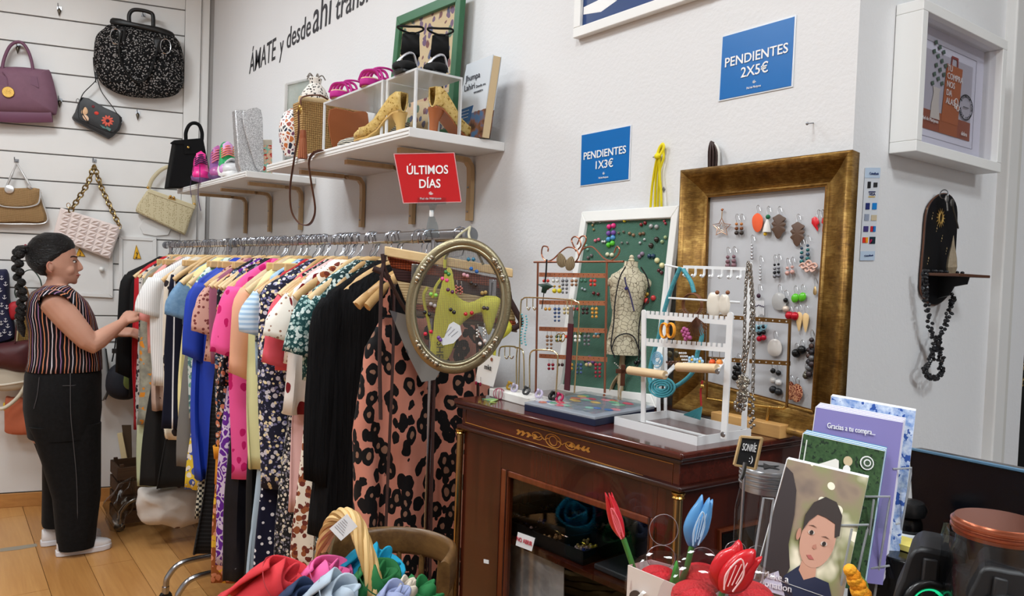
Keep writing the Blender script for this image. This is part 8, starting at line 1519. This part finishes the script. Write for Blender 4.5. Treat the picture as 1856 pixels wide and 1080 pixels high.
for k, (u, v, w, h, d) in enumerate(((1203, 960, 26, 28, .79), (1198, 1010, 26, 22, .77), (1272, 1012, 24, 20, .77), (1333, 997, 19, 16, .78), (1372, 1005, 19, 16, .78))):
    c = PT(u, v, d); s = thing('clear_tag', 'round clear plastic loop above the gift bag, %s' % ['tallest at the left', 'low at the left', 'behind the blue tulip', 'left of the red tulip', 'right of the red tulip'][k], 'packaging', c-V((0,0,h*d/F)), 'clear favour tags'); B('film', MB().prism(ell(c, CX*(w*d/F), -CY*(h*d/F), 24), FWD*.0006), glass((236,226,228), .05), s); B('rim', MB().tube(ell(c, CX*(w*d/F), -CY*(h*d/F), 24), .0004, 5, closed=True), mat((190,180,182), .2, trans=.6), s)
    B('stalk', MB().prism([PT(u-w*.4, v+h*.9, d), PT(u+w*.4, v+h*.9, d), PT(u+w*.5, v+h+26, d), PT(u-w*.5, v+h+26, d)], FWD*.0006), glass((236,226,228), .05), s, smooth=False)
def tulip(label, base, top, w, d, c, c2, stem, open_=False, leafp=None):
    b, tp = PT(*base, d), PT(*top, d); ax = (tp-b); L = ax.length; M = frameM(b, ax, -FWD); W_ = w*d/F; t = thing('wooden_tulip', label, 'flower', PT(*stem[-1], d), 'painted wooden tulips'); mt = mat(c, .3, coat=.3); ml = mat(c2, .35)
    if not open_: outs = [[(0,0), (.12,.6), (.35,1.0), (.62,.8), (.86,.35), (1.0,.05), (.8,-.25), (.5,-.55), (.2,-.5)], [(.02,-.2), (.3,-.9), (.6,-1.0), (.82,-.9), (.97,-.75), (.7,-.2), (.3,.1)], [(.05,0), (.3,-.5), (.7,-.75), (.9,-.55), (1.0,-.35), (.75,.0), (.3,.3)]]
    else: outs = [[(0,0), (.1,.7), (.35,1.0), (.65,.85), (.85,.4), (1.0,.25), (.9,-.1), (.6,-.4), (.2,-.4)], [(0,0), (.12,-.75), (.4,-1.05), (.62,-1.0), (.9,-1.05), (.78,-.7), (.5,.1), (.15,.2)], [(.02,0), (.25,-.45), (.6,-.6), (.82,-.7), (.98,-.45), (.8,.2), (.4,.6), (.1,.4)]]
    for k, o in enumerate(outs): B('petal', MB().pillow(bez([M @ V((x*L, y*W_*.5, (-.004, -.001, .003)[k])) for x, y in o], 4, True), -FWD, .006, .006, 4), mt, t)
    B('petal_stroke', MB().tube(bez([M @ V((x*L, y*W_*.5, .011)) for x, y in ((.12,.25), (.4,.45), (.75,.1), (.5,-.3), (.15,-.15))], 5), .0008, 5), ml, t)
    for k in range(4): B('petal_stroke', MB().tube([M @ V(((.15+.05*k)*L, (.3-.15*k)*W_*.5, .011)), M @ V(((.55+.06*k)*L, (.4-.22*k)*W_*.5, .0105))], .0005, 5), ml, t)
    B('stem', MB().tube(bez([PT(u, v, d+.003) for u, v in stem], 6), .0028, 8), mat((66,130,60), .45), t)
    if leafp: B('leaf', MB().pillow(bez([PT(u, v, d-.004) for u, v in leafp], 4, True), -FWD, .003, .003, 3), mat((60,140,52), .45), t)
tulip('slim red wooden tulip leaning left in front of the cabinet', (1130,980), (1098,893), 26, .76, (198,30,44), (232,110,120), [(1130,976), (1140,1005), (1150,1035)])
tulip('blue wooden tulip with pale edges', (1254,995), (1276,898), 44, .74, (84,146,200), (170,200,226), [(1254,990), (1244,1030), (1226,1075), (1220,1110)], False, ((1226,1015), (1231,1040), (1226,1068), (1210,1068), (1216,1045)))
tulip('large open red wooden tulip with white brush strokes', (1310,1075), (1350,984), 76, .68, (196,24,34), (240,190,190), [(1310,1072), (1302,1100)], True)
# orange crochet flower
t = thing('crochet_flower', 'yellow-orange crochet flower spike by the leaflet holder', 'flower', PT(1565, 1090, .70))
for k in range(7): B('crochet_bobble', MB().ball(PT(1541+k*4+2*(k % 2), 1034+k*9, .70), .0062+.0005*k, 9, 6), mat((240,150,20) if k % 2 else (246,170,40), .8, bump=(200, 1.0)), t)
B('wrap_leaf', MB().pillow([PT(u, v, .71) for u, v in ((1555,1035), (1572,1055), (1580,1085), (1560,1085))], -FWD, .003, .003, 2), mat((120,150,70), .7), t)
# screen, speakers and black boxes
t = thing('computer_screen', 'black computer screen turned edge-on behind the jars', 'monitor', PT(1750, 1150, .85)); SCR = mat((10,12,18), .22)
Q = [PT(u, v, d) for u, v, d in ((1646,812,.98), (1900,862,.74), (1900,1180,.74), (1664,1140,.98))]; nq = (Q[1]-Q[0]).cross(Q[3]-Q[0]).normalized(); nq = -nq if nq.dot(FWD) > 0 else nq
B('panel', MB().prism(Q, nq*-.018), SCR, t, smooth=False, bev=.003); B('top_edge', MB().tube([Q[0]+nq*.001, Q[1]+nq*.001], .002, 6), mat((90,130,160), .3, .3), t); B('stand', MB().obox(V((Q[2].x-.12, Q[2].y-.02, CZ+.002)), (.1, 0, 0), (0, .08, 0), (0, 0, .02)), BLACK, t, bev=.003); B('stand_neck', MB().obox(V((Q[2].x-.09, Q[2].y+.0, CZ+.02)), (.03, 0, 0), (0, .02, 0), (0, 0, .12)), BLACK, t)
GLW = mat((30,206,140), .4, emit=1.2)
def speaker(label, P_, d, slot, cone, col):
    t = thing('desk_speaker', label, 'speaker', PT(P_[0][0], 1200, d), 'black desk speakers'); SPK = mat((24,24,26), .45)
    B('body', MB().prism(bez([PT(u, v, d) for u, v in P_], 3, True), FWD*.05+CX*.03), SPK, t, bev=.004); B('front_plate', MB().prism([PT(u, v, d-.003) for u, v in slot], FWD*.004), mat((34,34,36), .5), t, bev=.0015)
    c = PT(*cone, d-.002); cn = B('cone_ring', MB().tube(ell(c, CX*(40*d/F), -CY*(40*d/F), 32), .004, 8, closed=True), mat((16,16,17), .3), t); B('light_ring', MB().tube(ell(c, CX*(31*d/F), -CY*(31*d/F), 32), .0018, 6, closed=True), col, cn)
speaker('left black desk speaker glowing green', ((1655,996), (1700,998), (1742,1010), (1752,1030), (1748,1100), (1620,1110), (1634,1050)), .64, ((1676,1012), (1702,1016), (1696,1090), (1668,1090)), (1682,1098), GLW); speaker('right black desk speaker at the picture corner', ((1785,1028), (1830,1034), (1880,1048), (1890,1110), (1755,1110), (1770,1050)), .58, ((1805,1046), (1830,1052), (1826,1095), (1798,1095)), (1815,1125), mat((20,20,22), .4))
t = thing('webcam', 'round black webcam with white band behind the holder', 'webcam', PT(1645, 985, .92)); c = PT(1646, 950, .92); B('head', MB().ball(c, (.016, .016, .016), 18, 12), mat((18,18,19), .25), t); B('white_band', MB().tube(ell(c-V((0,0,.012)), V((.016, 0, 0)), V((0, .016, 0)), 24), .004, 8, closed=True), mat((206,210,214), .4), t); B('top_cap', MB().lathe([(.018, 0), (.02, .008), (.016, .016), (0, .018)], 20, Matrix.Translation(c+V((0, 0, .012)))), mat((30,30,31), .3), t); B('foot', MB().lathe([(.02, 0), (.018, .03), (0, .03)], 20, Matrix.Translation(c-V((0, 0, .05)))), BLACK, t)
c = PT(1640, 1010, .80); one('black_box', 'glossy black box behind the left speaker', 'box', MB().obox(V((c.x-.05, c.y-.02, CZ+.002)), (.08, 0, 0), (0, .08, 0), (0, 0, c.z-CZ)), mat((10,10,11), .15), bev=.002); one('sticky_notes', 'small stack of yellow sticky notes on the black box', 'notes', MB().obox(V((c.x-.03, c.y+.01, c.z+.003)), (.03, 0, 0), (0, .03, 0), (0, 0, .006)), mat((226,210,110), .7), smooth=False)
bpy.data.scenes.remove(TS)
